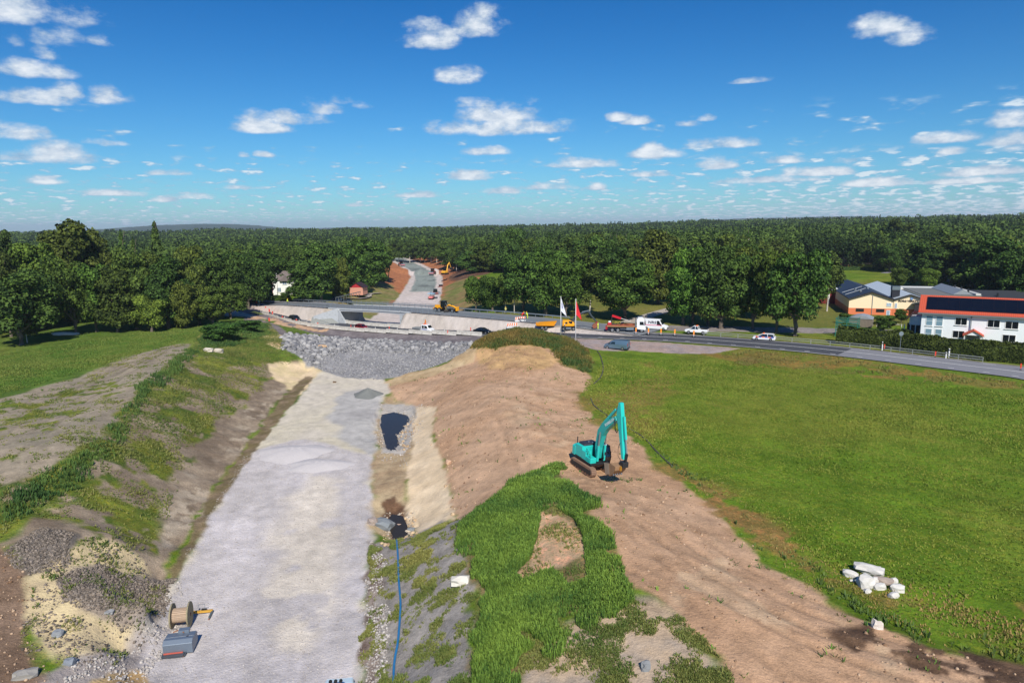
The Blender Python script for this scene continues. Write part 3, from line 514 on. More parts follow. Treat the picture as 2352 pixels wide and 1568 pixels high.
class MB:
    def __init__(s): s.v=[]; s.f=[]; s.mi=[]; s.cur=0; s.T=None
    def m(s,i): s.cur=i; return s
    def add(s,vs,fs):
        b=len(s.v)
        if s.T is not None: vs=[tuple(s.T@Vector(v)) for v in vs]
        s.v+= [tuple(v) for v in vs]; s.f+=[[i+b for i in f] for f in fs]; s.mi+=[s.cur]*len(fs); return s
    def box(s,c,d,rz=0,ry=0,rx=0,tp=1.0,tpy=None):
        hx,hy,hz=[q/2 for q in d]; tpy=tp if tpy is None else tpy
        R=Matrix.Rotation(rz,3,'Z')@Matrix.Rotation(ry,3,'Y')@Matrix.Rotation(rx,3,'X')
        vs=[]
        for z in (-1,1):
            k=tp if z>0 else 1; k2=tpy if z>0 else 1
            for x,y in ((-1,-1),(1,-1),(1,1),(-1,1)): vs.append(R@Vector((x*hx*k,y*hy*k2,z*hz))+Vector(c))
        return s.add(vs,[(3,2,1,0),(4,5,6,7),(0,1,5,4),(1,2,6,5),(2,3,7,6),(3,0,4,7)])
    def bar(s,a,b,w,h=None):
        a=Vector(a); b=Vector(b); h=h or w; d=b-a; L=d.length
        if L<1e-6: return s
        q=d.to_track_quat('X','Z').to_matrix(); vs=[]
        for x in (0,L):
            for y,z in ((-1,-1),(1,-1),(1,1),(-1,1)): vs.append(a+q@Vector((x,y*w/2,z*h/2)))
        return s.add(vs,[(3,2,1,0),(4,5,6,7),(0,1,5,4),(1,2,6,5),(2,3,7,6),(3,0,4,7)])
    def cyl(s,a,b,r,r2=None,n=12,caps=True):
        a=Vector(a); b=Vector(b); r2=r if r2 is None else r2; q=(b-a).to_track_quat('Z','Y').to_matrix(); vs=[]
        for p,rr_ in ((a,r),(b,r2)):
            for k in range(n): t=2*math.pi*k/n; vs.append(p+q@Vector((rr_*math.cos(t),rr_*math.sin(t),0)))
        fs=[(k,(k+1)%n,n+(k+1)%n,n+k) for k in range(n)]
        if caps: fs+=[tuple(range(n-1,-1,-1)),tuple(range(n,2*n))]
        return s.add(vs,fs)
    def tube(s,pts,rs,n=6):
        if not hasattr(rs,'__len__'): rs=[rs]*len(pts)
        pts=[Vector(p) for p in pts]; vs=[]
        for i,p in enumerate(pts):
            d=(pts[min(i+1,len(pts)-1)]-pts[max(i-1,0)]); q=d.to_track_quat('Z','Y').to_matrix()
            for k in range(n): t=2*math.pi*k/n; vs.append(p+q@Vector((rs[i]*math.cos(t),rs[i]*math.sin(t),0)))
        fs=[]
        for i in range(len(pts)-1):
            for k in range(n): fs.append((i*n+k,i*n+(k+1)%n,(i+1)*n+(k+1)%n,(i+1)*n+k))
        fs+=[tuple(range(n-1,-1,-1)),tuple(range((len(pts)-1)*n,len(pts)*n))]
        return s.add(vs,fs)
    def prism(s,prof,y0,y1,ax='y'):
        """outline (x,z) pushed along y"""
        n=len(prof)
        def mp(x,z,y): return (x,y,z) if ax=='y' else ((y,x,z) if ax=='x' else (x,z,y))
        vs=[mp(x,z,y0) for x,z in prof]+[mp(x,z,y1) for x,z in prof]
        return s.add(vs,[tuple(range(n-1,-1,-1)),tuple(range(n,2*n))]+[(k,(k+1)%n,n+(k+1)%n,n+k) for k in range(n)])
    def loft(s,rings,cap=True):
        n=len(rings[0]); vs=[p for r in rings for p in r]; fs=[]
        for i in range(len(rings)-1):
            for k in range(n): fs.append((i*n+k,i*n+(k+1)%n,(i+1)*n+(k+1)%n,(i+1)*n+k))
        if cap: fs+=[tuple(range(n-1,-1,-1)),tuple(range((len(rings)-1)*n,len(rings)*n))]
        return s.add(vs,fs)
    def poly(s,vs,th=None):
        return s.add(vs,[tuple(range(len(vs)))])
    def slab(s,vs,d):
        """flat outline given thickness along d"""
        n=len(vs); d=Vector(d); a=[Vector(v) for v in vs]; b=[v+d for v in a]
        return s.add(a+b,[tuple(range(n-1,-1,-1)),tuple(range(n,2*n))]+[(k,(k+1)%n,n+(k+1)%n,n+k) for k in range(n)])
    def build(s,name,mats,parent=None,smooth=False,bev=0,label=None):
        me=bpy.data.meshes.new(name); me.from_pydata(s.v,[],s.f)
        mats=mats if isinstance(mats,(list,tuple)) else [mats]
        for m_ in mats: me.materials.append(m_)
        for p,i in zip(me.polygons,s.mi): p.material_index=min(i,len(mats)-1)
        if smooth:
            for p in me.polygons: p.use_smooth=True
        bm=bmesh.new(); bm.from_mesh(me); bmesh.ops.recalc_face_normals(bm,faces=bm.faces); 
        if bev: bmesh.ops.bevel(bm,geom=[e for e in bm.edges if len(e.link_faces)==2 and e.calc_face_angle(0)>.6],offset=bev,segments=2,affect='EDGES',profile=.5,clamp_overlap=True)
        bm.to_mesh(me); bm.free()
        o=bpy.data.objects.new(name,me); COL.objects.link(o)
        if parent is not None: o.parent=parent; CH.setdefault(parent.name,[]).append(o)
        if label: o['label']=label
        return o
def text(txt,size,mt,parent,loc,rot,ext=.02,sx=1.0,name='lettering',align='CENTER'):
    cu=bpy.data.curves.new('t','FONT'); cu.body=txt; cu.size=size; cu.extrude=ext; cu.align_x=align; cu.align_y='CENTER'; cu.resolution_u=2; cu.offset=size*.02
    t=bpy.data.objects.new('t',cu); COL.objects.link(t); dg=bpy.context.evaluated_depsgraph_get(); me=bpy.data.meshes.new_from_object(t.evaluated_get(dg)); bpy.data.objects.remove(t)
    me.materials.clear(); me.materials.append(mt)
    o=bpy.data.objects.new(name,me); COL.objects.link(o); o.parent=parent; o.location=loc; o.rotation_euler=rot; o.scale=(sx,1,1); CH.setdefault(parent.name,[]).append(o); return o
def along(line,s0,s1,step):
    """points and headings every step metres on a polyline"""
    L=np.array(line); seg=np.r_[0,np.cumsum(np.hypot(*(L[1:,:2]-L[:-1,:2]).T))]; out=[]
    s1=min(s1,seg[-1]); k=s0
    while k<=s1:
        p=[np.interp(k,seg,L[:,i]) for i in range(3)]; q=[np.interp(min(k+.5,seg[-1]),seg,L[:,i]) for i in range(3)]; r=[np.interp(max(k-.5,0),seg,L[:,i]) for i in range(3)]
        out.append((p,math.atan2(q[1]-r[1],q[0]-r[0]))); k+=step
    return out
def length(line): L=np.array(line); return float(np.hypot(*(L[1:,:2]-L[:-1,:2]).T).sum())
def arc(line,px,py,z=None):
    """arc length on a line nearest to a photo point"""
    p=P(px,py,z if z is not None else 5.0); L=np.array(line); seg=np.r_[0,np.cumsum(np.hypot(*(L[1:,:2]-L[:-1,:2]).T))]
    f=[np.interp(np.arange(0,seg[-1],.5),seg,L[:,i]) for i in range(3)]
    pr=np.array([proj((a,b,c)) for a,b,c in zip(*f)]); return float(np.argmin(np.abs(pr[:,0]-px))*.5)
def proj(p):
    d=np.array(p,float)-np.array([0,0,H]); w=d@FW; return 1176+F*(d@RT)/w,784-F*(d@UP)/w
# ---------------------------------------------------------------- roads
def asphalt(name,a,b,sc=.35):
    mt,N=newmat(name); tc=N.n('ShaderNodeTexCoord').outputs['Object']
    f=N.noise(tc,sc,5,.65); g=N.noise(tc,6,3,.6); c=N.mix(f,s2l(a),s2l(b)); c=N.mix(N.m('MULTIPLY',g,.35),c,s2l([min(255,x+30) for x in b]))
    p=N.n('ShaderNodeBsdfPrincipled'); N.put(p.inputs['Base Color'],c); p.inputs['Roughness'].default_value=.85; p.inputs['Specular IOR Level'].default_value=.25
    o=N.n('ShaderNodeOutputMaterial'); N.put(o.inputs[0],p.outputs[0]); return mt
A_new=asphalt('fresh_asphalt',(58,60,66),(76,78,84)); A_old=asphalt('worn_asphalt',(112,112,118),(134,134,138)); A_mill=asphalt('milled_asphalt',(118,118,120),(150,150,150))
M_line=mat('road_paint',(225,225,222),.7,var=.12,sc=3,dirt=(170,170,168))
def ribbon(name,line,w0,w1,dz,mt,kind='structure'):
    L=[tuple(p) for p in line]; a=offs(L,w0); b=offs(L,w1); mb=MB()
    vs=[(x,y,z+dz) for x,y,z in a]+[(x,y,z+dz) for x,y,z in b]; n=len(L); mb.add(vs,[(i,i+1,n+i+1,n+i) for i in range(n-1)])
    o=mb.build(name,mt); o['kind']=kind; return o
def cut(line,s0,s1,step=2.0): return [p for p,_ in along(line,s0,s1,step)]
LM=length(MAIN); LBR=length(BRG)
sj=arc(MAIN,1925,806)                       # old surface right of here, fresh to the left
ribbon('road',cut(MAIN,0,sj+1),-5.3,5.3,.0,A_old); 
fr=cut(MAIN,sj-1,LM); ribbon('road',fr,-4.4,4.6,.012,A_new)
ribbon('road_shoulder',cut(MAIN,sj-1,LM),-5.3,-4.4,.004,A_mill); ribbon('road_shoulder',cut(MAIN,sj-1,LM),4.6,5.3,.004,A_mill)
# widening behind the lorries, where the old carriageway joins
ribbon('road',cut(BRG,0,LBR),-4.6,4.2,.02,asphalt('bridge_asphalt',(96,102,108),(122,126,130)))
ribbon('road_shoulder',cut(BRG,4,LBR),-5.2,-4.6,.01,A_mill)
ribbon('road_shoulder',[p for p in cut(BRG,4,LBR)],4.2,4.9,.01,A_mill)
# markings: main line, dashes both sides
def lines(line,off,w,s0,s1,dash=None,gap=0,name='road_marking'):
    mb=MB(); s=s0
    while s<s1:
        e=min(s1,s+(dash or 4.0)); L=[tuple(p) for p in cut(line,s,e,1.0)]
        if len(L)>=2:
            a=offs(L,off-w/2); b=offs(L,off+w/2); n=len(L); mb.add([(x,y,z+.03) for x,y,z in a]+[(x,y,z+.03) for x,y,z in b],[(i,i+1,n+i+1,n+i) for i in range(n-1)])
        s=e+gap if dash else e
    o=mb.build(name,M_line); o['kind']='structure'
lines(MAIN,.3,.28,0,arc(MAIN,1330,768)); lines(MAIN,-3.9,.22,0,arc(MAIN,1150,764),1.6,3.4); lines(MAIN,4.2,.2,0,sj,2.2,3.0)
lines(MAIN,.1,.3,arc(MAIN,780,748),LM); lines(BRG,3.9,.15,20,LBR,1.5,2.5)
# drive that branches off behind the van, park road
drv=GP([(1440,742),(1500,722),(1560,706),(1640,690)]); drv=smooth([tuple(p) for p in drv])
for p in drv: p[2]=g1(p[0],p[1])
ribbon('gravel_path',drv,-2.2,2.2,.12,mat('drive_gravel',(176,166,154),.9,var=.15,sc=1))
sd=smooth([tuple(P(*q)) for q in [(545,688,5.25),(620,691,5.2),(700,694,5.3),(760,699,5.4)]]); ribbon('side_road',sd,-3.2,3.2,.06,A_old)
# ---------------------------------------------------------------- guard rails
def rail(name,label,line,s0,s1,off,h=.75,beams=1,post=2.5,lead='galvanised',mtl=None,hpost=None):
    pts=along([tuple(p) for p in offs([tuple(q) for q in line],off)],s0,s1,post)
    o=thing(name,label,'guard rail',tuple(pts[0][0])); b=Vector(pts[0][0]); mtl=mtl or M_steel()
    for j in range(beams):
        mb=MB(); zz=h-j*.42; hw_=.30 if beams==1 else .12
        for (p,_),(q,_) in zip(pts[:-1],pts[1:]):
            mb.bar(Vector(p)-b+Vector((0,0,zz-.0)),Vector(q)-b+Vector((0,0,zz)),.06,hw_)
        mb.build('rail_beam',mtl,o)
    for k,(p,a) in enumerate(pts[:100]):
        MB().box(tuple(Vector(p)-b+Vector((0,0,(h)/2-.15))),(.10,.10,h+.3),rz=a).build('post',mtl,o)
    return o
sR=arc(MAIN,2330,850); 
rail('guard_rail','long double-beam guard rail under the oaks, right of the white pickup',MAIN,arc(MAIN,2195,838),arc(MAIN,1525,775),5.9,.85,2,3.8,mtl=mat('pale_rail',(160,163,158),.5,.2))
rail('guard_rail','steel guard rail along the far side of the bridge road',BRG,6,LBR-22,-5.0,.8,1,2.6)
rail('guard_rail','steel guard rail on the near side of the road, right of the bridge',BRG,arc(BRG,1050,720),arc(BRG,1290,740),5.0,.8,1,2.6)
rail('guard_rail','steel guard rail on the near side of the road, left of the bridge',BRG,10,arc(BRG,775,703),5.0,.8,1,2.6)
# ---------------------------------------------------------------- the bridge
M_bc=mat('bridge_concrete',(176,180,184),.85,var=.12,sc=.5,bump=.03,dirt=(146,150,152)); M_bc2=mat('deck_edge',(168,172,178),.8,var=.1,sc=.6)
br=thing('road_bridge','grey concrete frame bridge with steel railings over the new cutting','bridge',(-37.5,200,0))
BO=Vector((-37.5,200,0))
sA,sB=arc(BRG,790,705),arc(BRG,962,714)
dk=along(BRG,sA-1,sB+1,2.0); nr=offs([p for p,_ in dk],5.3); fr2=offs([p for p,_ in dk],-5.3)
mb=MB(); rings=[]
nn=len(nr)
for i,((ax,ay,az_),(bx,by,bz_)) in enumerate(zip(nr,fr2)):
    t=abs(i/(nn-1)-.5)*2; dp=.6+.6*t**4
    rings.append([Vector((ax,ay,az_-.02))-BO,Vector((ax,ay,az_-dp))-BO,Vector((bx,by,bz_-dp))-BO,Vector((bx,by,bz_-.02))-BO])
mb.loft(rings).build('deck',M_bc2,br)
for L in (nr,fr2):
    mb=MB()
    for a,b in zip(L[:-1],L[1:]): mb.bar(Vector(a)-BO+Vector((0,0,.06)),Vector(b)-BO+Vector((0,0,.06)),.42,.40)
    mb.build('edge_beam',M_bc,br)
for off_,far_ in ((5.25,False),(-5.25,True)):
    L=[Vector(p)-BO for p,_ in along([tuple(q) for q in offs([tuple(q) for q in BRG],off_)],sA-4,sB+10,2.0)]
    mb=MB()
    for a,b in zip(L[:-1],L[1:]):
        for z in (.35,.65,.95,1.22): mb.bar(a+Vector((0,0,z+.1)),b+Vector((0,0,z+.1)),.05,.07 if z<1.2 else .1)
    rl=mb.build('railing',M_steel(),br)
    for a in L: MB().box(tuple(a+Vector((0,0,.72))),(.09,.09,1.2)).build('railing_post',M_steel(),rl)
# abutments: walls below both deck ends, with splayed wing walls
def wall(mb,a,b,z0a,z1a,z0b,z1b,th):
    a=Vector(a); b=Vector(b); n=Vector((-(b-a).y,(b-a).x,0)).normalized()*th
    mb.slab([Vector((a.x,a.y,z0a)),Vector((b.x,b.y,z0b)),Vector((b.x,b.y,z1b)),Vector((a.x,a.y,z1a))],n)
def rel(v): return Vector((v[0],v[1],0))-Vector((BO.x,BO.y,0))
A0,A1=rel(nr[2]),rel(fr2[2]); zA=nr[1][2]-.7
mb=MB(); wall(mb,A0,A1,-1.5,zA,-1.5,zA,1.0); mb.build('abutment_wall',M_bc,br)
B0_,B1_=rel(nr[-3]),rel(fr2[-3]); zB=nr[-2][2]-.7
mb=MB(); wall(mb,B0_,B1_,-1.5,zB,-1.5,zB,-1.0); mb.build('abutment_wall',M_bc,br)
mb=MB(); a=A0; b=A0+Vector((-7.5,-1.0,0)); wall(mb,a+Vector((3.2,-1.8,0)),a+Vector((-.2,-.05,0)),-1,.6,-1,zA+1.1,.6); wall(mb,a+Vector((-.2,-.05,0)),b,-1,zA+1.1,-1,zA-1.2,.6); mb.build('wing_wall',M_bc,br)
mb=MB(); a=B0_; b=a+Vector((10.0,-4.2,0)); wall(mb,a,b,-1,zB+1.1,-1,zB-2.2,.6); mb.build('wing_wall',M_bc,br)
mb=MB(); a=A0+Vector((-1.5,-1.4,0)); mb.add([a+Vector((-7,-2,-.5)),a+Vector((6.5,-4.5,-.8)),a+Vector((4.2,-1,0.3)),a+Vector((-1,0.6,3.6)),a+Vector((-6.5,.3,3.9))],[(0,1,2,3,4)]); mb.build('stone_pitching',mat('grey_pitching',(140,142,138),.9,var=.2,sc=3,bump=.05),br)
mb=MB(); a=B0_+Vector((3,-1.2,0)); mb.add([a+Vector((-3.5,-3,-.6)),a+Vector((12,-9,.6)),a+Vector((8.5,-3.4,3.4)),a+Vector((0,.5,3.2))],[(0,1,2,3)]); mb.build('stone_pitching',MT['grey_pitching'],br)
# ---------------------------------------------------------------- concrete barriers, one object per block
def jersey(L):
    mb=MB(); pr=[(-.32,0),(.32,0),(.32,.12),(.14,.42),(.10,1.0),(-.10,1.0),(-.14,.42),(-.32,.12)]
    mb.prism([(x,z) for x,z in pr],-L/2,L/2,'y'); mb.T=None
    return mb
def ORD(i): return ['first','second','third','fourth','fifth','sixth','seventh','eighth','ninth','tenth','eleventh','twelfth','thirteenth','fourteenth','fifteenth','sixteenth'][min(i,15)]
def barriers(label,line,off,s0,s1,L,group,cat='barrier'):
    pts=along([tuple(p) for p in offs([tuple(q) for q in line],off)],s0+L/2,s1,L); base=None
    for i,(p,a) in enumerate(pts):
        if base is None:
            base=jersey(L-.12).build('concrete_barrier',M_conc(),bev=.02); tag(base,label,cat,group); o=base
        else: o=base.copy(); COL.objects.link(o)
        o.location=(p[0],p[1],p[2]-.01); o.rotation_euler=(0,0,a+math.pi/2)
        o['label']=label.replace('block','block, '+ORD(len(pts)-1-i)+' from the left,',1)
    return pts
bf=barriers('whitish concrete barrier block in the front row above the rock slope',MAIN,-5.0,arc(MAIN,1158,764),arc(MAIN,640,722),7.6,'barrier blocks in the front row')
bb=barriers('pale concrete barrier block in the row between road and bridge',MAIN,4.9,arc(MAIN,1160,764),arc(MAIN,610,708),7.6,'barrier blocks in the back row')
# ---------------------------------------------------------------- marker posts and traffic delineators
def marker(kind):
    mb=MB()
    if kind=='post':
        o=mb.box((0,0,.5),(.12,.12,1.0)).m(1).box((0,0,.82),(.125,.125,.14)).build('marker_post',[M_white(),M_black()]); return o
    o=thing('traffic_delineator','x','traffic delineator')
    if kind=='x':       # two red discs on a rubber foot
        MB().box((0,0,.05),(.5,.4,.1)).build('foot',M_black(),o)
        MB().box((0,0,.55),(.07,.05,1.0)).build('stem',mat('red_plastic',(214,60,36),.5),o)
        mb=MB(); mb.cyl((0,-.04,.55),(0,.04,.55),.24,n=12).cyl((0,-.04,1.0),(0,.04,1.0),.24,n=12); mb.build('reflector',MT['red_plastic'],o)
    else:
        MB().box((0,0,.05),(.8,.35,.1)).build('foot',M_black(),o); MB().box((0,0,.35),(.08,.06,.6)).build('stem',M_white(),o)
        mb=MB(); mb.box((0,0,1.0),(.32,.05,1.0)); mb.m(1)
        for k in range(2): mb.slab([(-.16,-.03,.72+k*.45),(.16,-.03,.92+k*.45),(.16,-.03,1.08+k*.45),(-.16,-.03,.88+k*.45)],(0,-.01,0))
        mb.build('striped_panel',[M_orange(),mat('yellow_panel',(236,196,60),.5)],o)
    return o
dx_=marker('x'); first=True
dl=[(590,733,'beside the barrier end'),(551,700,'nearest the far bend'),(566,708,'left of the bend'),(577,703,'on the centre line at the bend'),(589,712,'in front of the silver car'),(592,719,''),(628,724,''),(660,735,''),(696,745,'beside the dark hatchback'),(730,749,'')]
# positions measured on the enlarged photo: (x,y) of the foot
DL=[((600+575/7.84)/1.0884,(720+665/7.84)/1.0884,'red delineator beside the left end of the front barriers'),
((600+300/3.675)/1.0884,(600+690/3.675)/1.0884,'red delineator behind the silver car'),((600+195/3.675)/1.0884,(600+618/3.675)/1.0884,'red delineator right of the blue arrow sign'),
((600+155/3.675)/1.0884,(600+595/3.675)/1.0884,'red delineator left of the blue arrow sign'),((600+237/3.675)/1.0884,(600+645/3.675)/1.0884,'red delineator at the edge of the tree shadow'),
((600+270/3.675)/1.0884,(600+665/3.675)/1.0884,'dark-shaded red delineator above the silver car'),((600+392/3.675)/1.0884,(600+735/3.675)/1.0884,'red delineator between the silver car and the dark hatchback'),
((600+520/3.675)/1.0884,(600+762/3.675)/1.0884,'red delineator touching the rear of the dark hatchback'),((600+715/3.675)/1.0884,(600+797/3.675)/1.0884,'red delineator between the dark hatchback and the red car'),
((600+1020/3.675)/1.0884,(600+815/3.675)/1.0884,'thin red delineator just left of the red car'),((600+1372/3.675)/1.0884,(600+830/3.675)/1.0884,'thin red delineator between the red car and the flatbed truck'),
((600+1662/3.675)/1.0884,(600+845/3.675)/1.0884,'thin red delineator in front of the flatbed truck bed'),((600+1910/3.675)/1.0884,(600+868/3.675)/1.0884,'thin red delineator right of the flatbed truck'),((600+2120/3.675)/1.0884,(600+840/3.675)/1.0884,'thin red delineator left of the black car'),
((600+375/3.675)/1.0884,(600+630/3.675)/1.0884,'red delineator on the gravel left of the bridge'),
(2148,812+8,'thin red delineator right of the road sign'),(2031,803,'faint red delineator below the end of the oak row'),(2352-8,849,'red delineator at the far right edge of the picture')]
for i,(x,y,lb) in enumerate(DL):
    p=P(x,y,5.0)
    d,l,_=near(MAIN,np.array([p[0]]),np.array([p[1]])); 
    for _ in range(4): p=P(x,y,float(l[0])+.02 if d[0]<9 else g1(p[0],p[1])); d,l,_=near(MAIN,np.array([p[0]]),np.array([p[1]]))
    if i==0: o=dx_; o.location=p; o['label']=lb; o['group']='red delineators on the temporary road'
    else: o=dup(dx_,tuple(p),0,lb,'red delineators on the temporary road')
    if 'thin' in lb or i>14: o.scale=(.55,.55,.9)
do=marker('o'); OL=[((1500+1172/13.067)/1.0884,(780+715/13.067)/1.0884,'orange striped marker board in front of the lorry cab'),((1500+1580/13.067)/1.0884,(780+735/13.067)/1.0884,'orange striped marker board between lorry and lettered van'),
((1500+1990/13.067)/1.0884,(780+750/13.067)/1.0884,'orange striped marker board below the front of the lettered van'),((1500+732/3.92)/1.0884,(700+545/3.92)/1.0884,'orange striped marker board left of the white pickup'),((1500+918/3.92)/1.0884,(700+558/3.92)/1.0884,'orange striped marker board in front of the white pickup')]
for i,(x,y,lb) in enumerate(OL):
    p=P(x,y,5.0)
    if i==0: o=do; o.location=p; o['label']=lb; o['group']='orange marker boards by the lorry'
    else: o=dup(do,tuple(p),0,lb,'orange marker boards by the lorry')
mp=marker('post'); mpos=[]
for i,(x,y,lb) in enumerate([(2172,824,'white marker post on the field side of the road'),(2355-160,0,'')][:1]):
    p=P(x,y,4.95); mp.location=p; tag(mp,lb,'marker post','white roadside marker posts'); mp.scale=(1.3,1.3,1.3)
for (x,y,z,lb) in [(2181,(600+1232/4.2)/1.0884,5.1,'tall white marker post below the hedge'),(1018+8,0,0,'')][:1]:
    c=mp.copy(); COL.objects.link(c); c.location=P((2000+1560/4.2)/1.0884,y,z); c.scale=(1.6,1.6,1.7); c['label']=lb
c=mp.copy(); COL.objects.link(c); c.location=P((2000+860/4.2)/1.0884,(600+1160/4.2)/1.0884,5.1); c.scale=(1.2,1.2,1.8); c['label']='slim pale marker post standing behind the guard rail by the hedge'
wl_=[(485,800),(1100,855),(1430,868),(825,838)]
for k,(p,a) in enumerate(bf):
    if k in (0,): continue
    c=mp.copy(); COL.objects.link(c); q,_=bf[k]; c.location=(q[0],q[1],q[2]+.99); c.scale=(.8,.8,.5); c['label']='short white reflector post, '+ORD(len(bf)-1-k)+' from the left, on the front barriers'; c['group']='reflector posts on the front barriers'
# ---------------------------------------------------------------- vehicles
PCOL={}
def paint_mat(n,c,metal=.2): return mat('car_paint_'+n,c,.28,metal,var=.03,spec=.6)
def wheel(par,x,y,r,w=.22,rim=True):
    o=MB().cyl((x,y-w/2,r),(x,y+w/2,r),r,n=18).build('wheel',M_black(),par,bev=.015)
    s=1 if y>0 else -1
    m=MB().cyl((x,y+s*w/2,r),(x,y+s*(w/2+.02),r),r*.62,n=12); m.cyl((x,y+s*(w/2+.02),r),(x,y+s*(w/2+.04),r),r*.15,n=8); m.build('rim',M_chrome(),o)
    return o
def ring(x,w,z0,z1,tw=.9,n=0):
    """body cross section at x: half width w, from z0 to z1, top narrowed"""
    zm=z0+(z1-z0)*.45
    return [(x,-w*.92,z0),(x,-w,z0+.12),(x,-w,zm),(x,-w*tw,z1-.04),(x,-w*tw*.9,z1),(x,w*tw*.9,z1),(x,w*tw,z1-.04),(x,w,zm),(x,w,z0+.12),(x,w*.92,z0)]
def car(name,label,cat,pm,L=4.3,Wd=1.78,Ht=1.48,belt=.92,hood=.86,cab=(-.42,-.30,.10,.30),kind='hatch',group=None,r=.32,gl=True,base=.2):
    """front at +x. cab: rear glass foot, roof rear, roof front, windscreen foot as fractions of L"""
    o=thing(name,label,cat,group=group); w=Wd/2; h=L/2
    mb=MB(); st=[(-h,.86*w,base+.22,belt-.12,.9),(-h+.10,.97*w,base+.04,belt-.02,.95),(-h+.55,w,base,belt,.96),(L*cab[0] if cab[0]>-.42 else -h+.6,w,base,belt,.96),(0,w,base,belt,.97),(L*cab[3],w,base,belt-.01,.97),(h-.75,.99*w,base,hood,.95),(h-.22,.95*w,base+.02,hood-.12,.93),(h,.78*w,base+.16,hood-.3,.9)]
    mb.loft([ring(x,a,b,c,d) for x,a,b,c,d in st]).build('body',pm,o,smooth=False,bev=.03)
    x0,x1,x2,x3=[L*q for q in cab]; tw=.80*w
    g=MB(); g.loft([[(x0,-w*.94,belt-.05),(x1,-tw,Ht-.06),(x1,tw,Ht-.06),(x0,w*.94,belt-.05)],[(x3,-w*.94,belt-.05),(x2,-tw,Ht-.06),(x2,tw,Ht-.06),(x3,w*.94,belt-.05)]])
    g.build('windows',M_glass() if gl else pm,o,bev=.02)
    rf=MB(); rf.loft([[(x1-.08,-tw*1.01,Ht-.08),(x1-.02,-tw*.8,Ht),(x1-.02,tw*.8,Ht),(x1-.08,tw*1.01,Ht-.08)],[(x2+.08,-tw*1.01,Ht-.08),(x2-.05,-tw*.8,Ht),(x2-.05,tw*.8,Ht),(x2+.08,tw*1.01,Ht-.08)]])
    for s in (-1,1):
        xm=(x1+x2)/2; rf.bar((xm,s*w*.96,belt-.02),(xm,s*tw*1.02,Ht-.07),.09,.03)
        rf.bar((x3+.02,s*w*.95,belt-.04),(x2+.04,s*tw*1.01,Ht-.06),.07,.05); rf.bar((x0-.02,s*w*.95,belt-.04),(x1-.04,s*tw*1.01,Ht-.06),.12,.05)
    rf.build('roof',pm,o)
    for s in (-1,1):
        wheel(o,-h+L*.20,s*(w-.10),r); wheel(o,h-L*.19,s*(w-.10),r)
        MB().box((h-.20,s*w*.66,hood-.24),(.22,.34,.13)).build('headlight',M_lamp(),o); MB().box((-h+.06,s*w*.74,belt-.16),(.1,.26,.2)).build('taillight',M_red(),o)
        MB().box((x3-.1,s*(w+.10),belt+.08),(.14,.18,.12)).build('mirror',pm,o)
    MB().box((h-.03,0,base+.28),(.08,w*1.1,.2)).build('grille',M_dark(),o); return o
def van(name,label,pm,L=5.1,Wd=1.95,Ht=1.95,nose=1.0,cargo=True,belt=1.05,group=None,r=.34,hi=False):
    o=thing(name,label,'van',group=group); w=Wd/2; h=L/2
    sh=Ht-.12
    def rg(x,wl,z0,zb,zt,wt): return [(x,-wl*.95,z0),(x,-wl,z0+.15),(x,-wl,zb),(x,-wt,zt-.08),(x,-wt*.9,zt),(x,wt*.9,zt),(x,wt,zt-.08),(x,wl,zb),(x,wl,z0+.15),(x,wl*.95,z0)]
    xw=h-nose; mb=MB()
    mb.loft([rg(-h,.95*w,.35,belt,Ht-.1,.84*w),rg(-h+.12,w,.28,belt,Ht-.02,.88*w),rg(-h+1,w,.25,belt,Ht,.9*w),rg(xw-1.35,w,.25,belt,Ht,.9*w),rg(xw-.75,w,.25,belt,Ht-.05,.88*w),rg(xw,w,.25,belt,belt+.12,.93*w),rg(h-.25,.95*w,.26,belt-.25,belt-.12,.9*w),rg(h,.8*w,.36,belt-.45,belt-.35,.75*w)]).build('body',pm,o,bev=.03)
    ws=MB(); ws.slab([(xw-.72,-.8*w,Ht-.14),(xw-.72,.8*w,Ht-.14),(xw-.05,.88*w,belt+.18),(xw-.05,-.88*w,belt+.18)],(.05,0,.04)); ws.build('windscreen',M_glass(),o)
    for s in (-1,1):
        g=MB(); g.slab([(xw-1.45,s*w*.985,belt+.05),(xw-.32,s*w*.985,belt+.05),(xw-.85,s*w*.91,Ht-.32),(xw-1.45,s*w*.91,Ht-.32)],(0,s*.03,0)); g.build('side_window',M_glass(),o)
        wheel(o,-h+L*.20,s*(w-.10),r); wheel(o,h-.85,s*(w-.10),r)
        MB().box((h-.16,s*w*.68,belt-.36),(.22,.32,.18)).build('headlight',M_lamp(),o); MB().box((-h,s*w*.86,belt+.05),(.08,.14,.5)).build('taillight',M_red(),o)
        MB().box((xw-.25,s*(w+.14),belt+.22),(.12,.2,.28)).build('mirror',M_dark(),o)
    MB().box((h-.02,0,.52),(.08,w*1.5,.26)).build('front_bumper',M_dark(),o); MB().box((-h-.02,0,.42),(.1,w*1.8,.18)).build('rear_bumper',M_dark(),o); return o
def pxhead(px0,py0,px1,py1,z):
    a,b=P(px0,py0,z),P(px1,py1,z); return math.atan2(b[1]-a[1],b[0]-a[0])
def put(o,px,py,z,rz,s=1):
    p=P(px,py,z); o.location=tuple(p); o.rotation_euler[2]=rz; o.scale=(s,s,s) if not hasattr(s,'__len__') else s; return p
def onroad(o,line,px,py,off,flip=False,s=1,turn=0):
    a=arc(line,px,py); (p,h),=along([tuple(q) for q in offs([tuple(q) for q in line],off)],a,a+.1,5)[:1]; o.location=(p[0],p[1],p[2]+.02); o.rotation_euler[2]=h+(math.pi if flip else 0)+turn; o.scale=(s,s,s)
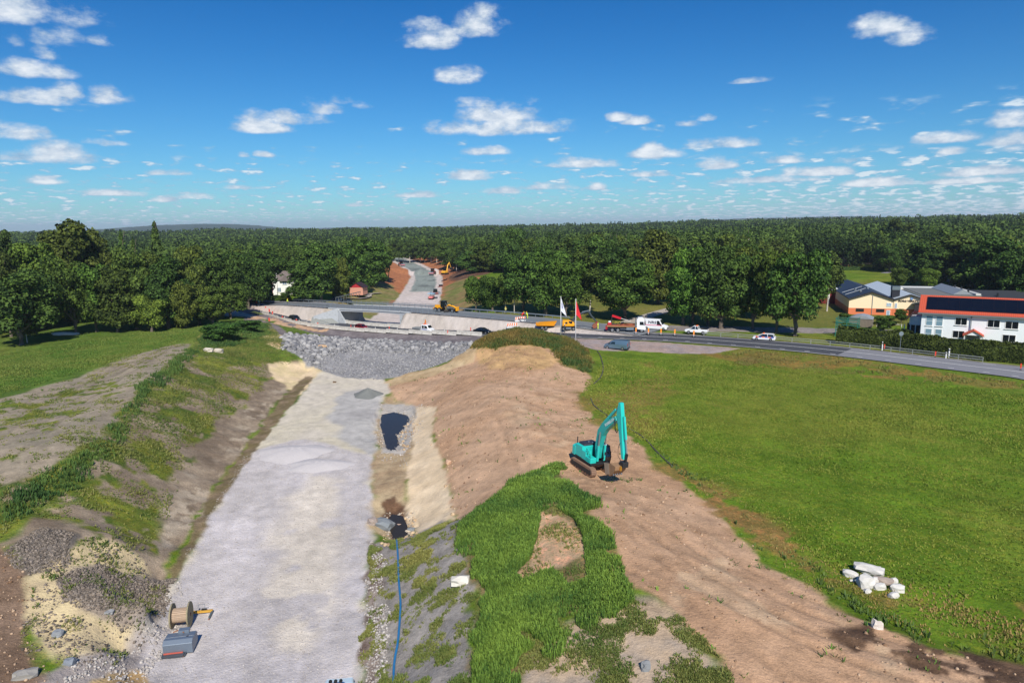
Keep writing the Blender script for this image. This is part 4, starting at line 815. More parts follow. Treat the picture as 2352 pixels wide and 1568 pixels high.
def crop(ox,oy,k,x,y): return (ox+x/k)/1.0884,(oy+y/k)/1.0884
# MAIN runs from the right edge to the left; heading along it is leftwards
c=car('silver_car','small silver car in the left lane at the bend by the tree shadow','car',paint_mat('silver',(168,184,200),.5)); onroad(c,MAIN,*crop(600,600,3.675,250,690),-2.2,True)
c=car('hatchback','dark grey hatchback on the temporary road, left of the bridge opening','car',paint_mat('anthracite',(44,56,62),.5),L=4.4,Ht=1.55); onroad(c,MAIN,*crop(600,600,3.675,572,770),-1.9,True)
c=car('hatchback','dark red hatchback behind the white barriers in front of the bridge','car',paint_mat('red',(150,16,36),.3),L=4.1); onroad(c,MAIN,*crop(600,600,3.675,1187,815),-1.9,True)
c=car('sedan','black car at the right end of the front barriers beside the grassy knoll','car',paint_mat('black',(16,20,26),.4),L=4.7,Ht=1.45,cab=(-.40,-.2,.05,.26),hood=.84); onroad(c,MAIN,*crop(600,600,3.675,2290,830),-1.6,True)
# flatbed with arrow sign
o=thing('flatbed_truck','white double-cab flatbed truck with an orange arrow sign on its roof','truck'); pm=paint_mat('white',(235,236,238),0)
van_b=MB(); 
def rg2(x,wl,z0,zb,zt,wt): return [(x,-wl*.95,z0),(x,-wl,z0+.15),(x,-wl,zb),(x,-wt,zt-.08),(x,-wt*.9,zt),(x,wt*.9,zt),(x,wt,zt-.08),(x,wl,zb),(x,wl,z0+.15),(x,wl*.95,z0)]
van_b.loft([rg2(-.1,.98,.45,1.15,2.2,.86),rg2(1.3,.98,.45,1.15,2.28,.88),rg2(1.9,.98,.45,1.15,2.1,.85),rg2(2.45,.96,.45,1.1,1.3,.9),rg2(3.1,.9,.45,.95,1.05,.86),rg2(3.3,.8,.5,.75,.85,.75)]).build('cab',pm,o,bev=.03)
for s in (-1,1):
    MB().slab([(.15,s*.975,1.25),(.85,s*.975,1.25),(.85,s*.90,2.0),(.15,s*.90,2.0)],(0,s*.03,0)).build('side_window',M_glass(),o)
    MB().slab([(1.0,s*.975,1.25),(2.15,s*.975,1.25),(1.75,s*.90,1.95),(1.0,s*.90,2.0)],(0,s*.03,0)).build('side_window',M_glass(),o)
    wheel(o,-1.9,s*.86,.36); wheel(o,2.3,s*.86,.36); MB().box((3.2,s*.62,.95),(.2,.3,.16)).build('headlight',M_lamp(),o)
    MB().box((1.0,s*1.0,.95),(1.7,.02,.22)).build('side_stripe',mat('blue_stripe',(70,80,150),.4),o)
MB().slab([(1.93,-.78,2.02),(1.93,.78,2.02),(2.42,.85,1.35),(2.42,-.85,1.35)],(.04,0,.03)).build('windscreen',M_glass(),o)
mb=MB(); mb.box((-1.7,0,.88),(3.1,2.05,.1)); 
for s in (-1,1): mb.box((-1.7,s*1.02,1.1),(3.1,.05,.36))
mb.box((-3.25,0,1.1),(.05,2.05,.36)).box((-.2,0,1.4),(.06,2.0,1.0)); mb.build('load_bed',mat('aluminium',(170,172,172),.4,.5),o); MB().box((-1.0,0,.62),(4.2,.8,.2)).build('chassis',M_dark(),o)
mb=MB(); mb.slab([(.55,0,2.45),(.75,-.6,2.95),(.75,-.2,2.95),(.75,-.2,3.6),(.75,.2,3.6),(.75,.2,2.95),(.75,.6,2.95)],(.06,0,0)); mb.build('arrow_sign',mat('arrow_orange',(250,140,30),.5),o); MB().box((.6,0,2.38),(.5,1.0,.16)).build('light_bar',M_orange(),o)
onroad(o,MAIN,*crop(600,600,3.675,1755,820),-1.6,True,s=.93)
# white lettered van, blue van, pickup, marked estate car
vn_=van('panel_van','white high-roof panel van with NRS in black letters and a pink stripe','van'if 0 else pm,L=6.6,Wd=2.02,Ht=2.75,nose=1.15,belt=1.3,r=.37) if False else van('panel_van','white high-roof panel van with NRS in black letters and a pink stripe',pm,L=6.6,Wd=2.02,Ht=2.75,nose=1.15,belt=1.3,r=.37)
text('NRS',.95,mat('sign_ink',(24,28,60),.5),vn_,(-.5,-1.0,1.95),(math.radians(84),0,0),.012,1.25)
MB().box((-.2,-1.016,1.26),(4.6,.02,.16)).build('side_stripe',mat('pink_stripe',(226,90,130),.5),vn_)
MB().box((-2.4,-.985,1.9),(.25,.03,.5)).build('green_emblem',mat('emblem_green',(20,90,80),.5),vn_)
z=5.0; rz=pxhead(*crop(1500,780,13.067,1500,600),*crop(1500,780,13.067,2100,640),z); put(vn_,*crop(1500,780,13.067,1800,565),z,rz,.93)
vb=van('panel_van','metallic blue-grey panel van parked on the grass below the gravel shoulder',paint_mat('steelblue',(112,138,160),.5),L=5.1,Wd=1.93,Ht=1.92,nose=1.05,belt=1.1)
rz=pxhead(*crop(1500,780,13.067,900,1270),*crop(1500,780,13.067,190,1215),5.0)
p=P(*crop(1500,780,13.067,545,1200),5.0); vb.location=(p[0],p[1],g1(p[0],p[1])+.03); vb.rotation_euler[2]=rz
pk=car('pickup_truck','white double-cab pickup standing behind the marker boards','pickup truck',pm,L=5.3,Wd=1.86,Ht=1.82,belt=1.12,hood=1.08,cab=(-.10,-.06,.12,.25),r=.39,base=.38)
mb=MB(); mb.box((-1.75,0,1.14),(1.5,1.5,.04)).build('load_bed_liner',M_dark(),pk); MB().box((-.1,0,1.92),(.35,1.0,.14)).build('beacon',M_orange(),pk)
rz=pxhead(*crop(1500,700,3.92,1060,520),*crop(1500,700,3.92,840,508),5.0); put(pk,*crop(1500,700,3.92,945,524),5.0,rz)
sw=car('estate_car','white estate car with orange and blue reflective blocks along its side','car',pm,L=4.75,Wd=1.83,Ht=1.5,cab=(-.45,-.38,.06,.27),r=.33)
for k in range(6): MB().box((-1.75+k*.62,0,.78),(.58,1.85,.2)).build('reflective_block',mat('block_orange',(240,96,50),.5) if k%2 else mat('block_blue',(50,80,190),.5),sw)
MB().box((.1,0,1.57),(.3,1.1,.12)).build('beacon',M_orange(),sw)
rz=pxhead(*crop(1500,700,3.92,1715,590),*crop(1500,700,3.92,1500,577),5.0); put(sw,*crop(1500,700,3.92,1607,588),5.0,rz)
# ---------------------------------------------------------------- lorry with a compact crane rig on its bed
o=thing('lorry','white lorry with a wooden flatbed, red tail and three axles','truck')
cb=MB(); cb.loft([[(2.6,-1.22,.9),(2.6,-1.2,3.0),(2.6,1.2,3.0),(2.6,1.22,.9)],[(3.0,-1.24,.75),(2.9,-1.2,3.35),(2.9,1.2,3.35),(3.0,1.24,.75)],[(4.0,-1.24,.7),(3.9,-1.18,3.4),(3.9,1.18,3.4),(4.0,1.24,.7)],[(4.75,-1.2,.6),(4.45,-1.1,3.05),(4.45,1.1,3.05),(4.75,1.2,.6)]]).build('cab',pm,o,bev=.05)
MB().slab([(4.86,-1.05,1.75),(4.86,1.05,1.75),(4.62,1.0,2.65),(4.62,-1.0,2.65)],(-.1,0,0)).build('windscreen',M_glass(),o)
for s in (-1,1):
    MB().slab([(3.3,s*1.245,1.75),(4.35,s*1.245,1.75),(4.2,s*1.20,2.5),(3.3,s*1.21,2.5)],(0,s*.02,0)).build('side_window',M_glass(),o)
    wheel(o,3.85,s*1.05,.52,.3); wheel(o,-2.0,s*1.05,.52,.5); wheel(o,-3.4,s*1.05,.52,.5); MB().box((4.78,s*.9,.85),(.1,.4,.2)).build('headlight',M_lamp(),o)
    MB().box((4.6,s*1.4,2.3),(.16,.22,.8)).build('mirror',mat('brown_mirror',(110,60,50),.5),o)
MB().box((-.4,0,.95),(8.4,.9,.35)).build('chassis',M_dark(),o)
mb=MB().box((-1.35,0,1.35),(6.9,2.5,.16)); mb.m(1)
for s in (-1,1): mb.box((-1.35,s*1.25,1.58),(6.9,.05,.34))
mb.build('flatbed',[mat('worn_timber',(186,150,104),.8,var=.25,sc=2),mat('brown_sideboard',(150,84,58),.7,var=.3,sc=1.5)],o)
mb=MB(); 
for s in (-1,1): mb.box((2.3,s*1.1,2.1),(.12,.1,1.9))
mb.box((2.3,0,3.0),(.12,2.3,.12)); mb.box((2.3,0,2.3),(.08,2.2,.08)); mb.build('headboard',M_steel(),o)
MB().box((-4.85,0,.95),(.5,2.4,.7)).build('tail_unit',mat('dark_red_steel',(150,24,40),.5),o); MB().box((1.0,1.0,.85),(1.4,.5,.55)).build('side_box',M_steel(),o); MB().box((1.0,-1.0,.85),(1.8,.5,.55)).build('side_box',M_steel(),o)
MB().cyl((2.35,.7,1.0),(2.35,.7,3.2),.1).build('exhaust',M_dark(),o)
rz=pxhead(*crop(1500,780,13.067,420,690),*crop(1500,780,13.067,1400,705),5.0); lp=put(o,*crop(1500,780,13.067,850,640),5.0,rz,(.95,.95,1.04))
lor=o; LMx=Matrix.Translation(Vector(lp))@Matrix.Rotation(rz,4,'Z')@Matrix.Scale(.95,4)
cr=thing('spider_crane','compact tracked crane with a red telescopic boom, on the lorry bed','crane',tuple(LMx@Vector((-2.2,0,1.44))),rz,s=.95)
mb=MB(); mb.box((-1.2,0,.3),(2.2,1.0,.5)).build('undercarriage',M_dark(),cr,bev=.05); MB().box((-1.9,0,.55),(.9,1.1,.7)).build('engine_cover',mat('rig_red',(200,34,50),.4),cr,bev=.08)
MB().box((-1.9,0,1.05),(.6,.9,.35)).build('white_cover',M_white(),cr,bev=.05); MB().bar((-1.3,0,2.6),(.9,0,1.9),.42,.52).build('boom',mat('boom_red',(196,30,44),.4),cr); MB().bar((.8,0,1.95),(3.4,0,1.2),.14,.14).build('boom_tip',mat('pale_tip',(200,196,190),.5),cr)
MB().bar((-1.5,0,.6),(-1.3,0,2.6),.2,.2).build('mast',M_dark(),cr)
for k,x in enumerate((-.3,.5)): 
    mb=MB(); mb.tube([(x+.28*math.cos(t),.1,.75+.32*math.sin(t)) for t in np.linspace(0,2*math.pi,12)],.06,5); mb.build('cable_loop',mat('yellow_hose',(196,180,80),.6),cr)
for s in (-1,1): MB().bar((-.6,s*.4,.4),(1.6,s*.7,.9),.16,.16).build('outrigger',M_dark(),cr)
# ---------------------------------------------------------------- wheeled excavator and dumper trailer
Y_=mat('machine_yellow',(240,166,28),.4,var=.06)
ex=thing('wheeled_excavator','yellow wheeled excavator with a grey boom reaching right over the road','excavator')
MB().box((0,0,.95),(4.6,1.2,.5)).build('undercarriage',M_dark(),ex,bev=.05)
for s in (-1,1):
    wheel(ex,-1.5,s*1.05,.55,.45); wheel(ex,1.5,s*1.05,.55,.45); MB().box((0,s*1.1,.75),(1.6,.3,.5)).build('steps',M_steel(),ex)
mb=MB(); mb.loft([ring(-1.9,1.1,1.35,2.9,.92),ring(-1.6,1.25,1.3,3.1,.94),ring(.2,1.25,1.3,3.1,.94),ring(1.3,1.2,1.3,2.7,.92),ring(1.75,1.1,1.35,2.2,.9)]).build('house',Y_,ex,bev=.05)
MB().box((.55,-1.18,2.5),(1.1,.1,.75)).build('side_window',M_glass(),ex); MB().box((-.7,-1.2,2.35),(.7,.1,.6)).build('grille',M_dark(),ex)
mb=MB(); mb.box((.75,.75,2.6),(1.5,.9,1.4),tp=.9); mb.build('cab',M_glass(),ex,bev=.05)
bg_=mat('boom_grey',(74,84,90),.5,.2)
MB().tube([(.9,0,2.2),(1.8,0,3.8),(2.6,0,4.6)],[.3,.38,.32],4).build('boom',bg_,ex); MB().tube([(2.6,0,4.6),(5.4,0,5.7),(6.1,0,5.6)],[.34,.3,.2],4).build('boom_extension',bg_,ex)
MB().tube([(5.8,0,5.9),(6.9,0,4.3),(8.4,0,2.6)],[.26,.26,.18],4).build('stick',bg_,ex); MB().bar((4.0,0,5.6),(6.2,0,6.1),.18).build('hydraulic_cylinder',M_steel(),ex)
mb=MB(); mb.prism([(-.6,.2),(.4,.6),(.8,-.3),(.3,-1.0),(-.5,-1.1),(-.9,-.5)],-.7,.7); q=mb.build('bucket',mat('rusty_bucket',(140,84,60),.7,var=.2),ex,bev=.04); q.location=(8.0,0,1.7); MB().box((8.5,0,2.4),(.6,.7,.4)).build('tiltrotator',mat('dark_red_head',(140,36,44),.5),ex)
rz=pxhead(*crop(1360,740,11.2,480,980),*crop(1360,740,11.2,900,985),4.9); put(ex,*crop(1360,740,11.2,690,950),4.9,rz+.06,.80)
# vehicle trailer / plate and road plates beside the digger
o=thing('dump_trailer','orange-yellow dump trailer with a raised front edge, coupled behind the wheeled excavator','trailer')
mb=MB(); mb.loft([[(-3,-.95,1.1),(-3.1,-1.2,1.9),(-3.1,1.2,1.9),(-3,.95,1.1)],[(2.2,-.95,1.1),(2.9,-1.2,2.3),(2.9,1.2,2.3),(2.2,.95,1.1)]]).build('tipping_body',mat('trailer_orange',(244,160,30),.45,var=.08),o)
MB().box((-.2,0,1.93),(5.4,2.0,.06)).build('body_floor',mat('worn_inner',(196,160,110),.7,var=.2),o)
for s in (-1,1): wheel(o,-1.2,s*.95,.5,.4); wheel(o,-.1,s*.95,.5,.4)
MB().bar((1,0,.9),(4.6,0,.8),.25).build('drawbar',mat('grey_drawbar',(170,160,150),.6),o); MB().box((-.4,0,.9),(4.8,.8,.25)).build('frame',M_dark(),o)
put(o,*crop(1180,700,4.9,915,600),4.7,rz+.03,.86)
# low loader plates / kerb machine on the apron
o=thing('steel_skid','flat grey steel skid with a rusty frame, in front of the worker in yellow','steel skid')
MB().box((0,0,.25),(4.2,1.2,.14)).build('plate',M_steel(),o); mb=MB()
for s in (-1,1): mb.bar((-2.2,s*.5,.2),(2.1,s*.5,.2),.12,.2)
mb.bar((-2.1,-.5,.2),(-2.1,.5,.2),.12,.5); mb.build('frame',mat('rust_red',(150,80,64),.8,var=.2),o); put(o,*crop(1360,740,11.2,1230,920),4.9,rz)
# ---------------------------------------------------------------- motor grader on the bridge road
o=thing('motor_grader','yellow motor grader with a black cab, parked on the bridge road','grader'); M=M_dark()
mb=MB(); mb.box((-2.3,0,1.5),(2.5,1.3,1.2),tp=.92).build('engine_hood',Y_,o,bev=.06); MB().box((-3.7,0,1.0),(.5,1.6,.5)).build('ripper_block',Y_,o)
for s in (-1,1):
    for x in (-2.9,-1.4): 
        w=wheel(o,x,s*1.0,.68,.42)
    w=wheel(o,3.6,s*.95,.62,.36)
cbm=MB().box((-.35,0,2.45),(1.7,1.5,1.7),tp=.88); cbm.build('cab',M_glass(),o,bev=.04); MB().box((-.35,0,3.38),(1.9,1.6,.14)).build('cab_roof',M,o,bev=.04)
MB().tube([(.4,0,1.5),(1.6,0,2.2),(3.6,0,1.75),(4.3,0,1.4)],[.28,.26,.26,.3],4).build('frame_beam',Y_,o)
mb=MB(); mb.loft([[(1.0,-1.9,.15),(1.15,-1.9,.55),(1.05,-1.9,.85),(.95,-1.9,.85),(1.05,-1.9,.55),(.9,-1.9,.15)],[(2.1,1.7,.15),(2.25,1.7,.55),(2.15,1.7,.85),(2.05,1.7,.85),(2.15,1.7,.55),(2.0,1.7,.15)]]).build('blade',mat('worn_blade',(90,84,78),.5,.4),o); MB().cyl((1.6,0,.95),(1.6,0,1.1),.75,n=16).build('circle_gear',M,o)
MB().box((4.75,0,1.2),(.5,1.2,1.3)).build('front_weight',Y_,o,bev=.06)
for s in (-1,1): MB().bar((.7,s*.5,2.9),(1.6,s*.7,1.2),.12).build('lift_cylinder',M_steel(),o)
MB().bar((2.6,0,2.0),(2.4,0,2.6),.2).build('mast',M,o)
a=arc(BRG,1018,714); (p,h),=along(BRG,a,a+.1,5)[:1]; o.location=(p[0]+.2,p[1]+1.2,p[2]+.02); o.rotation_euler[2]=h; o.scale=(.92,)*3
# ---------------------------------------------------------------- machines on the new carriageway
def roller(label,px,py,z,rz):
    o=thing('road_roller',label,'roller',group='pink rollers on the new carriageway'); pk_=mat('faded_pink',(214,120,124),.5)
    MB().cyl((2.1,-1,.75),(2.1,1,.75),.75,n=20).build('drum',M_steel(),o); MB().box((2.1,0,.95),(2.0,2.3,.3)).build('drum_frame',pk_,o)
    for s in (-1,1): wheel(o,-1.5,s*.9,.75,.5)
    MB().box((-1.4,0,1.5),(2.4,1.5,.9),tp=.9).build('engine_hood',pk_,o,bev=.08); MB().box((.1,0,2.0),(1.4,1.5,1.7),tp=.95).build('cab',M_glass(),o,bev=.04); MB().box((.1,0,2.95),(1.7,1.7,.14)).build('cab_roof',M_dark(),o)
    put(o,px,py,z,rz,1.25); return o
roller('small pink roller at the far bend, beside the tall pines',*crop(880,560,6.533,805,688),2.9,math.radians(-60))
roller('pink roller with a dark cab on the grey-green base course',*crop(880,560,6.533,1318,828),2.0,math.radians(-100))
def mini(name,label,cat,px,py,z,rz,body,dark=False,s=1.0):
    o=thing(name,label,cat); bm_=mat('mini_'+body[0],body[1],.5)
    for sd_ in (-1,1):
        mb=MB(); mb.box((0,sd_*.85,.35),(2.7,.4,.6)).build('track',M_black(),o,bev=.12)
    MB().box((-.3,0,1.1),(2.2,1.6,.8)).build('house',bm_,o,bev=.1); MB().box((.35,.35,1.8),(1.1,.9,1.3),tp=.9).build('cab',M_glass(),o,bev=.05)
    MB().tube([(.9,-.2,1.3),(1.6,-.2,3.6),(2.8,-.2,4.6)],[.2,.25,.18],4).build('boom',bm_,o); MB().tube([(2.7,-.2,4.7),(3.8,-.2,2.6)],[.18,.14],4).build('stick',bm_,o)
    mb=MB().prism([(0,0),(.7,.1),(.8,-.5),(.2,-.8),(-.3,-.4)],-.5,.5); b=mb.build('bucket',M_dark(),o,bev=.03); b.location=(3.7,-.2,2.5); put(o,px,py,z,rz,s); return o
mini('excavator','small yellow excavator with its arm up, on the brown soil right of the new road','excavator',*crop(880,560,6.533,1520,825),5.2,math.radians(60),('yellow',(240,180,60)),s=1.35)
o=thing('compactor','black-topped compactor machine on the pale gravel of the new road','compactor'); MB().box((0,0,1.4),(1.8,1.5,1.5),tp=.85).build('cab',M_glass(),o,bev=.1); MB().box((0,0,.5),(3.2,1.5,.6)).build('chassis',mat('rust_machine',(150,96,90),.6),o,bev=.08); MB().cyl((1.6,-.8,.5),(1.6,.8,.5),.5).build('drum',M_steel(),o); MB().cyl((-1.6,-.8,.5),(-1.6,.8,.5),.5).build('drum',M_steel(),o); put(o,*crop(880,560,6.533,1360,1145),.7,.3,1.1)
o=thing('asphalt_paver','paver with a pale blue canopy and pink base on the pale gravel','paver'); MB().box((0,0,2.5),(2.4,3.2,.16)).build('canopy',mat('pale_blue',(150,200,226),.5),o); MB().box((0,0,.9),(3.6,1.8,.9)).build('body',mat('paver_pink',(206,120,116),.5),o,bev=.1)
for s in (-1,1):
    MB().box((-.2,s*.8,.35),(2.8,.35,.6)).build('track',M_black(),o,bev=.1); MB().bar((-.8,s*.8,1.3),(-.8,s*.9,2.5),.1).build('canopy_post',M_dark(),o); MB().bar((.9,s*.8,1.3),(.9,s*.9,2.5),.1).build('canopy_post',M_dark(),o)
MB().box((1.9,0,.5),(.7,4.2,.5)).build('screed',M_dark(),o); put(o,*crop(880,560,6.533,1300,1225),.5,math.radians(80),.95)
o=thing('plate_compactor','tiny dark plate compactor at the edge of the grey base course','compactor'); MB().box((0,0,.5),(1.4,1,.7)).build('engine',M_dark(),o,bev=.1); MB().box((0,0,.1),(2.0,1.2,.16)).build('plate',mat('plate_red',(160,70,60),.6),o); MB().bar((-.5,0,.7),(-1.4,0,1.4),.08).build('handle',M_dark(),o); put(o,*crop(880,560,6.533,1450,1022),1.1,.5,1.2)
# parked cars by the red shed
for i,(x,y,lb,c_) in enumerate([(893,548,'dark blue parked car, left one under the trees by the red shed',('navy',(36,52,84))),(985,545,'black parked car, right one under the trees by the red shed',('coal',(24,26,30))),(1130,485,'dark green parked car on the gravel yard behind the red shed',('bottle',(40,56,56)))]):
    c=car('parked_car',lb,'car',paint_mat(*c_,.3),group='cars parked by the red shed'); px,py=crop(600,600,3.675,x,y); p=P(px,py,5.0); c.location=(p[0],p[1],g1(p[0],p[1])+.03); c.rotation_euler[2]=-.3-.3*i
# the car whose roof just shows at the bottom edge
o=car('pickup_truck','white car top with three black lamps, cut off by the bottom edge','car',paint_mat('ice',(214,232,238),0),L=5.2,Wd=1.95,Ht=1.85,belt=1.1,hood=1.0,cab=(-.40,-.34,.10,.26),r=.38,base=.3)
for k in range(3): 
    m=MB().cyl((.62,-.35+k*.32,1.9),(.74,-.35+k*.32,1.9),.11,n=12); m.build('roof_lamp',M_black(),o)
p=P(773,1562,1.9); o.location=(p[0],p[1]-.75,0.0); o.rotation_euler[2]=math.radians(96)
# ---------------------------------------------------------------- the turquoise crawler excavator
TQ=mat('turquoise_paint',(38,196,186),.35,var=.05,spec=.5); TQd=mat('turquoise_arm',(32,176,168),.4,var=.08,spec=.5)
hx=thing('crawler_excavator','large turquoise crawler excavator standing on the brown spoil bank','excavator')
TM=mat('muddy_track',(150,116,92),.9,var=.3,sc=3,dirt=(70,62,58)); bk=M_black()
for s in (-1,1):
    tr=MB(); out=[]; 
    for t in np.linspace(-math.pi/2,math.pi/2,9): out.append((1.75+.46*math.cos(t),.48+.46*math.sin(t)))
    for t in np.linspace(math.pi/2,3*math.pi/2,9): out.append((-1.75+.46*math.cos(t),.48+.46*math.sin(t)))
    tr.prism(out,s*1.2-.3,s*1.2+.3); o=tr.build('track',TM,hx)
    pl=MB(); per=[]
    P_=out+[out[0]]
    for (a,b) in zip(P_[:-1],P_[1:]):
        L=math.hypot(b[0]-a[0],b[1]-a[1]); n=max(1,int(round(L/.19)))
        for k in range(n): per.append(((a[0]+(b[0]-a[0])*k/n,a[1]+(b[1]-a[1])*k/n),math.atan2(b[1]-a[1],b[0]-a[0])))
    for (x,z),an in per: pl.box((x,s*1.2,z),(.15,.62,.06),ry=-an)
    pl.build('track_shoes',mat('shoe_steel',(136,108,90),.85,var=.3,sc=2),o)
    fr=MB(); fr.prism([(-1.7,.25),(1.7,.25),(1.85,.5),(1.4,.72),(-1.4,.72),(-1.85,.5)],s*1.2-.32,s*1.2+.32); fr.build('track_frame',M_dark(),o)
    rl=MB()
    for k in range(6): rl.cyl((-1.3+k*.52,s*1.2-.34,.28),(-1.3+k*.52,s*1.2+.34,.28),.13,n=10)
    rl.cyl((-1.75,s*1.2-.34,.48),(-1.75,s*1.2+.34,.48),.3,n=14).cyl((1.75,s*1.2-.34,.48),(1.75,s*1.2+.34,.48),.3,n=14); rl.build('track_rollers',M_dark(),o)
MB().box((0,0,.75),(1.6,1.9,.4)).build('carbody',mat('muddy_frame',(150,120,98),.9,var=.25),hx,bev=.05); MB().cyl((0,0,.9),(0,0,1.12),.75,n=20).build('slew_ring',M_dark(),hx)
bl=MB(); bl.loft([[(0,-1.45,.1),(.12,-1.45,.5),(0,-1.45,.85),(-.1,-1.45,.85),(-.08,-1.45,.1)],[(0,1.45,.1),(.12,1.45,.5),(0,1.45,.85),(-.1,1.45,.85),(-.08,1.45,.1)]])
# upper works turned on the slew ring
UPR=math.radians(0)
up=MB(); up.prism([(-2.3,1.15),(1.55,1.15),(1.55,1.35),(-2.3,1.35)],-1.25,1.25); up.build('revolving_frame',M_dark(),hx)
cwm=MB(); n_=[]
for t in np.linspace(-1,1,9): n_.append((-2.75+.42*t*t,1.27*t))
ringz=lambda z,g: [(x*g,y*g,z) for x,y in n_]+[(-1.75,1.27*g,z),(-1.75,-1.27*g,z)]
cwm.loft([ringz(1.2,.96),ringz(1.3,1.0),ringz(2.25,1.0),ringz(2.35,.97)]); cw=cwm.build('counterweight',TQ,hx,bev=.03)
# engine cover (dark top), right-hand tank and toolbox steps, left side cab
MB().box((-1.05,0,2.02),(1.42,2.46,1.3)).build('engine_housing',TQ,hx,bev=.05)
eh=MB().box((-1.1,.05,2.76),(1.3,1.9,.22),tp=.85).build('engine_hood',mat('hood_black',(52,54,62),.5),hx,bev=.05)
MB().cyl((-1.9,-.9,2.3),(-1.9,-.9,3.35),.06,n=10).build('exhaust',M_dark(),hx); MB().cyl((-.6,.3,2.85),(-.6,.3,3.0),.1).build('air_intake',M_steel(),hx); MB().cyl((-1.0,.0,2.85),(-1.0,.0,2.98),.08).build('filler_cap',M_steel(),hx)
MB().box((.05,-.88,1.85),(.86,.78,.98)).build('fuel_tank',TQ,hx,bev=.05); MB().box((.98,-.88,1.6),(.98,.76,.62)).build('toolbox',TQ,hx,bev=.06); MB().box((1.2,-.5,1.5),(.12,.06,.3)).build('red_switch',M_red(),hx)
MB().slab([(.5,-1.265,1.5),(1.2,-1.265,1.5),(1.1,-1.265,1.75),(.5,-1.265,1.85)],(0,-.01,0)).build('side_panel',TQd,hx)
for k in range(3):
    mb=MB(); mb.tube([(.45+.35*k,-1.2,2.35-.2*k),(.45+.35*k,-1.2,2.75-.2*k),(.65+.35*k,-1.2,2.72-.2*k),(.65+.35*k,-1.2,2.2-.2*k)],.025,5); mb.build('handrail',M_dark(),hx)
cabm=MB(); cabm.prism([(-.28,1.35),(1.5,1.35),(1.62,1.9),(1.25,2.95),(-.28,2.98)],.30,1.27,'y'); cab_=cabm.build('cab',M_glass(),hx,bev=.05)
cf=MB()
for y in (.30,1.27):
    for a,b in (((-.28,1.35),(-.28,2.98)),((-.28,2.98),(1.25,2.95)),((1.25,2.95),(1.62,1.9)),((1.62,1.9),(1.5,1.35)),((.45,1.35),(.45,2.95))): cf.bar((a[0],y,a[1]),(b[0],y,b[1]),.07,.07)
cf.box((.45,.785,3.0),(1.7,1.05,.08)); cf.build('cab_frame',mat('cab_black',(30,32,38),.5),cab_); MB().box((1.0,.78,3.1),(.12,.6,.1)).build('work_lights',M_lamp(),cab_)
for y in (.45,1.1): MB().box((1.72,y,2.4),(.05,.18,.3)).build('mirror',M_dark(),hx)
# boom: bent box girder
bm=MB(); cent=[(1.0,1.75),(1.05,3.1),(1.45,4.7),(2.1,5.6),(3.1,6.4),(4.2,7.15)]; hw__=[.26,.40,.52,.50,.38,.24]; rg=[]
for i,(x,z) in enumerate(cent):
    a=cent[max(0,i-1)]; b=cent[min(len(cent)-1,i+1)]; t=Vector((b[0]-a[0],b[1]-a[1])).normalized(); nx,nz=-t.y,t.x; h=hw__[i]
    rg.append([(x+nx*h,-.26,z+nz*h),(x+nx*h,.26,z+nz*h),(x-nx*h,.26,z-nz*h),(x-nx*h,-.26,z-nz*h)])
bo=bm.loft(rg).build('boom',TQd,hx,bev=.02)
for s in (-1,1):
    MB().bar((1.5,s*.42,1.55),(1.6,s*.42,3.3),.2).build('boom_cylinder',TQ,hx); MB().bar((1.6,s*.42,3.3),(1.75,s*.42,4.9),.1).build('cylinder_rod',M_chrome(),hx)
MB().bar((1.8,0,5.95),(3.8,0,7.95),.24).build('stick_cylinder',TQ,hx); MB().bar((3.75,0,7.9),(4.5,0,8.7),.11).build('cylinder_rod',M_chrome(),hx)
st=MB(); c2=[(4.6,8.9),(4.65,7.6),(4.98,6.2),(5.35,4.7),(5.72,3.2)]; hh=[.18,.48,.36,.26,.2]; rg=[]
for i,(x,z) in enumerate(c2):
    h=hh[i]; rg.append([(x-h,-.22,z),(x-h,.22,z),(x+h*.8,.22,z),(x+h*.8,-.22,z)])
st.loft(rg).build('stick',TQ,hx,bev=.02)
MB().bar((5.25,0,7.6),(5.8,0,5.3),.2).build('bucket_cylinder',TQ,hx); MB().bar((5.8,0,5.3),(6.15,0,3.9),.1).build('cylinder_rod',M_chrome(),hx); MB().bar((6.15,.0,3.9),(5.9,0,2.8),.16,.3).build('bucket_link',M_dark(),hx)
for k in range(2):
    mb=MB(); mb.tube([(4.0,-.3+.1*k,7.0),(4.3,-.35,6.1-.2*k),(4.6,-.32,5.7),(4.8,-.3,6.1)],.035,5); mb.build('hydraulic_hose',M_black(),hx)
MB().tube([(5.5,-.2,2.9),(5.1,-.35,3.4),(5.0,-.3,4.2),(5.2,-.25,4.8)],.03,5).build('hydraulic_hose',bk,hx)
MB().box((5.75,0,2.65),(.7,.7,.6)).build('tiltrotator',M_dark(),hx,bev=.06); MB().box((5.7,-.4,2.25),(.4,.2,.5)).build('gold_swivel',mat('brass_parts',(190,140,50),.4,.4),hx,bev=.04)
bu=MB(); pf=[(.55,.55),(-.35,.62),(-1.15,.25),(-1.45,-.35),(-1.1,-.85),(-.35,-.8),(.1,-.35),(.5,.1)]; bu.prism(pf,-.68,.68); bkt=bu.build('bucket',mat('sandy_bucket',(150,118,88),.8,var=.2,sc=3),hx,bev=.04); bkt.location=(5.2,-.35,1.95)
MB().slab([(-1.46,-.7,.3),(-.6,-.7,.55),(-.4,-.7,-.6),(-1.1,-.7,-.85)],(0,-.03,0)).build('side_plate',mat('worn_steel',(180,166,150),.4,.5),bkt)
tt=MB()
for k in range(5): tt.box((.0,-.5+k*.25,-.5),(.3,.1,.08),ry=.7)
tt.build('teeth',M_steel(),bkt)
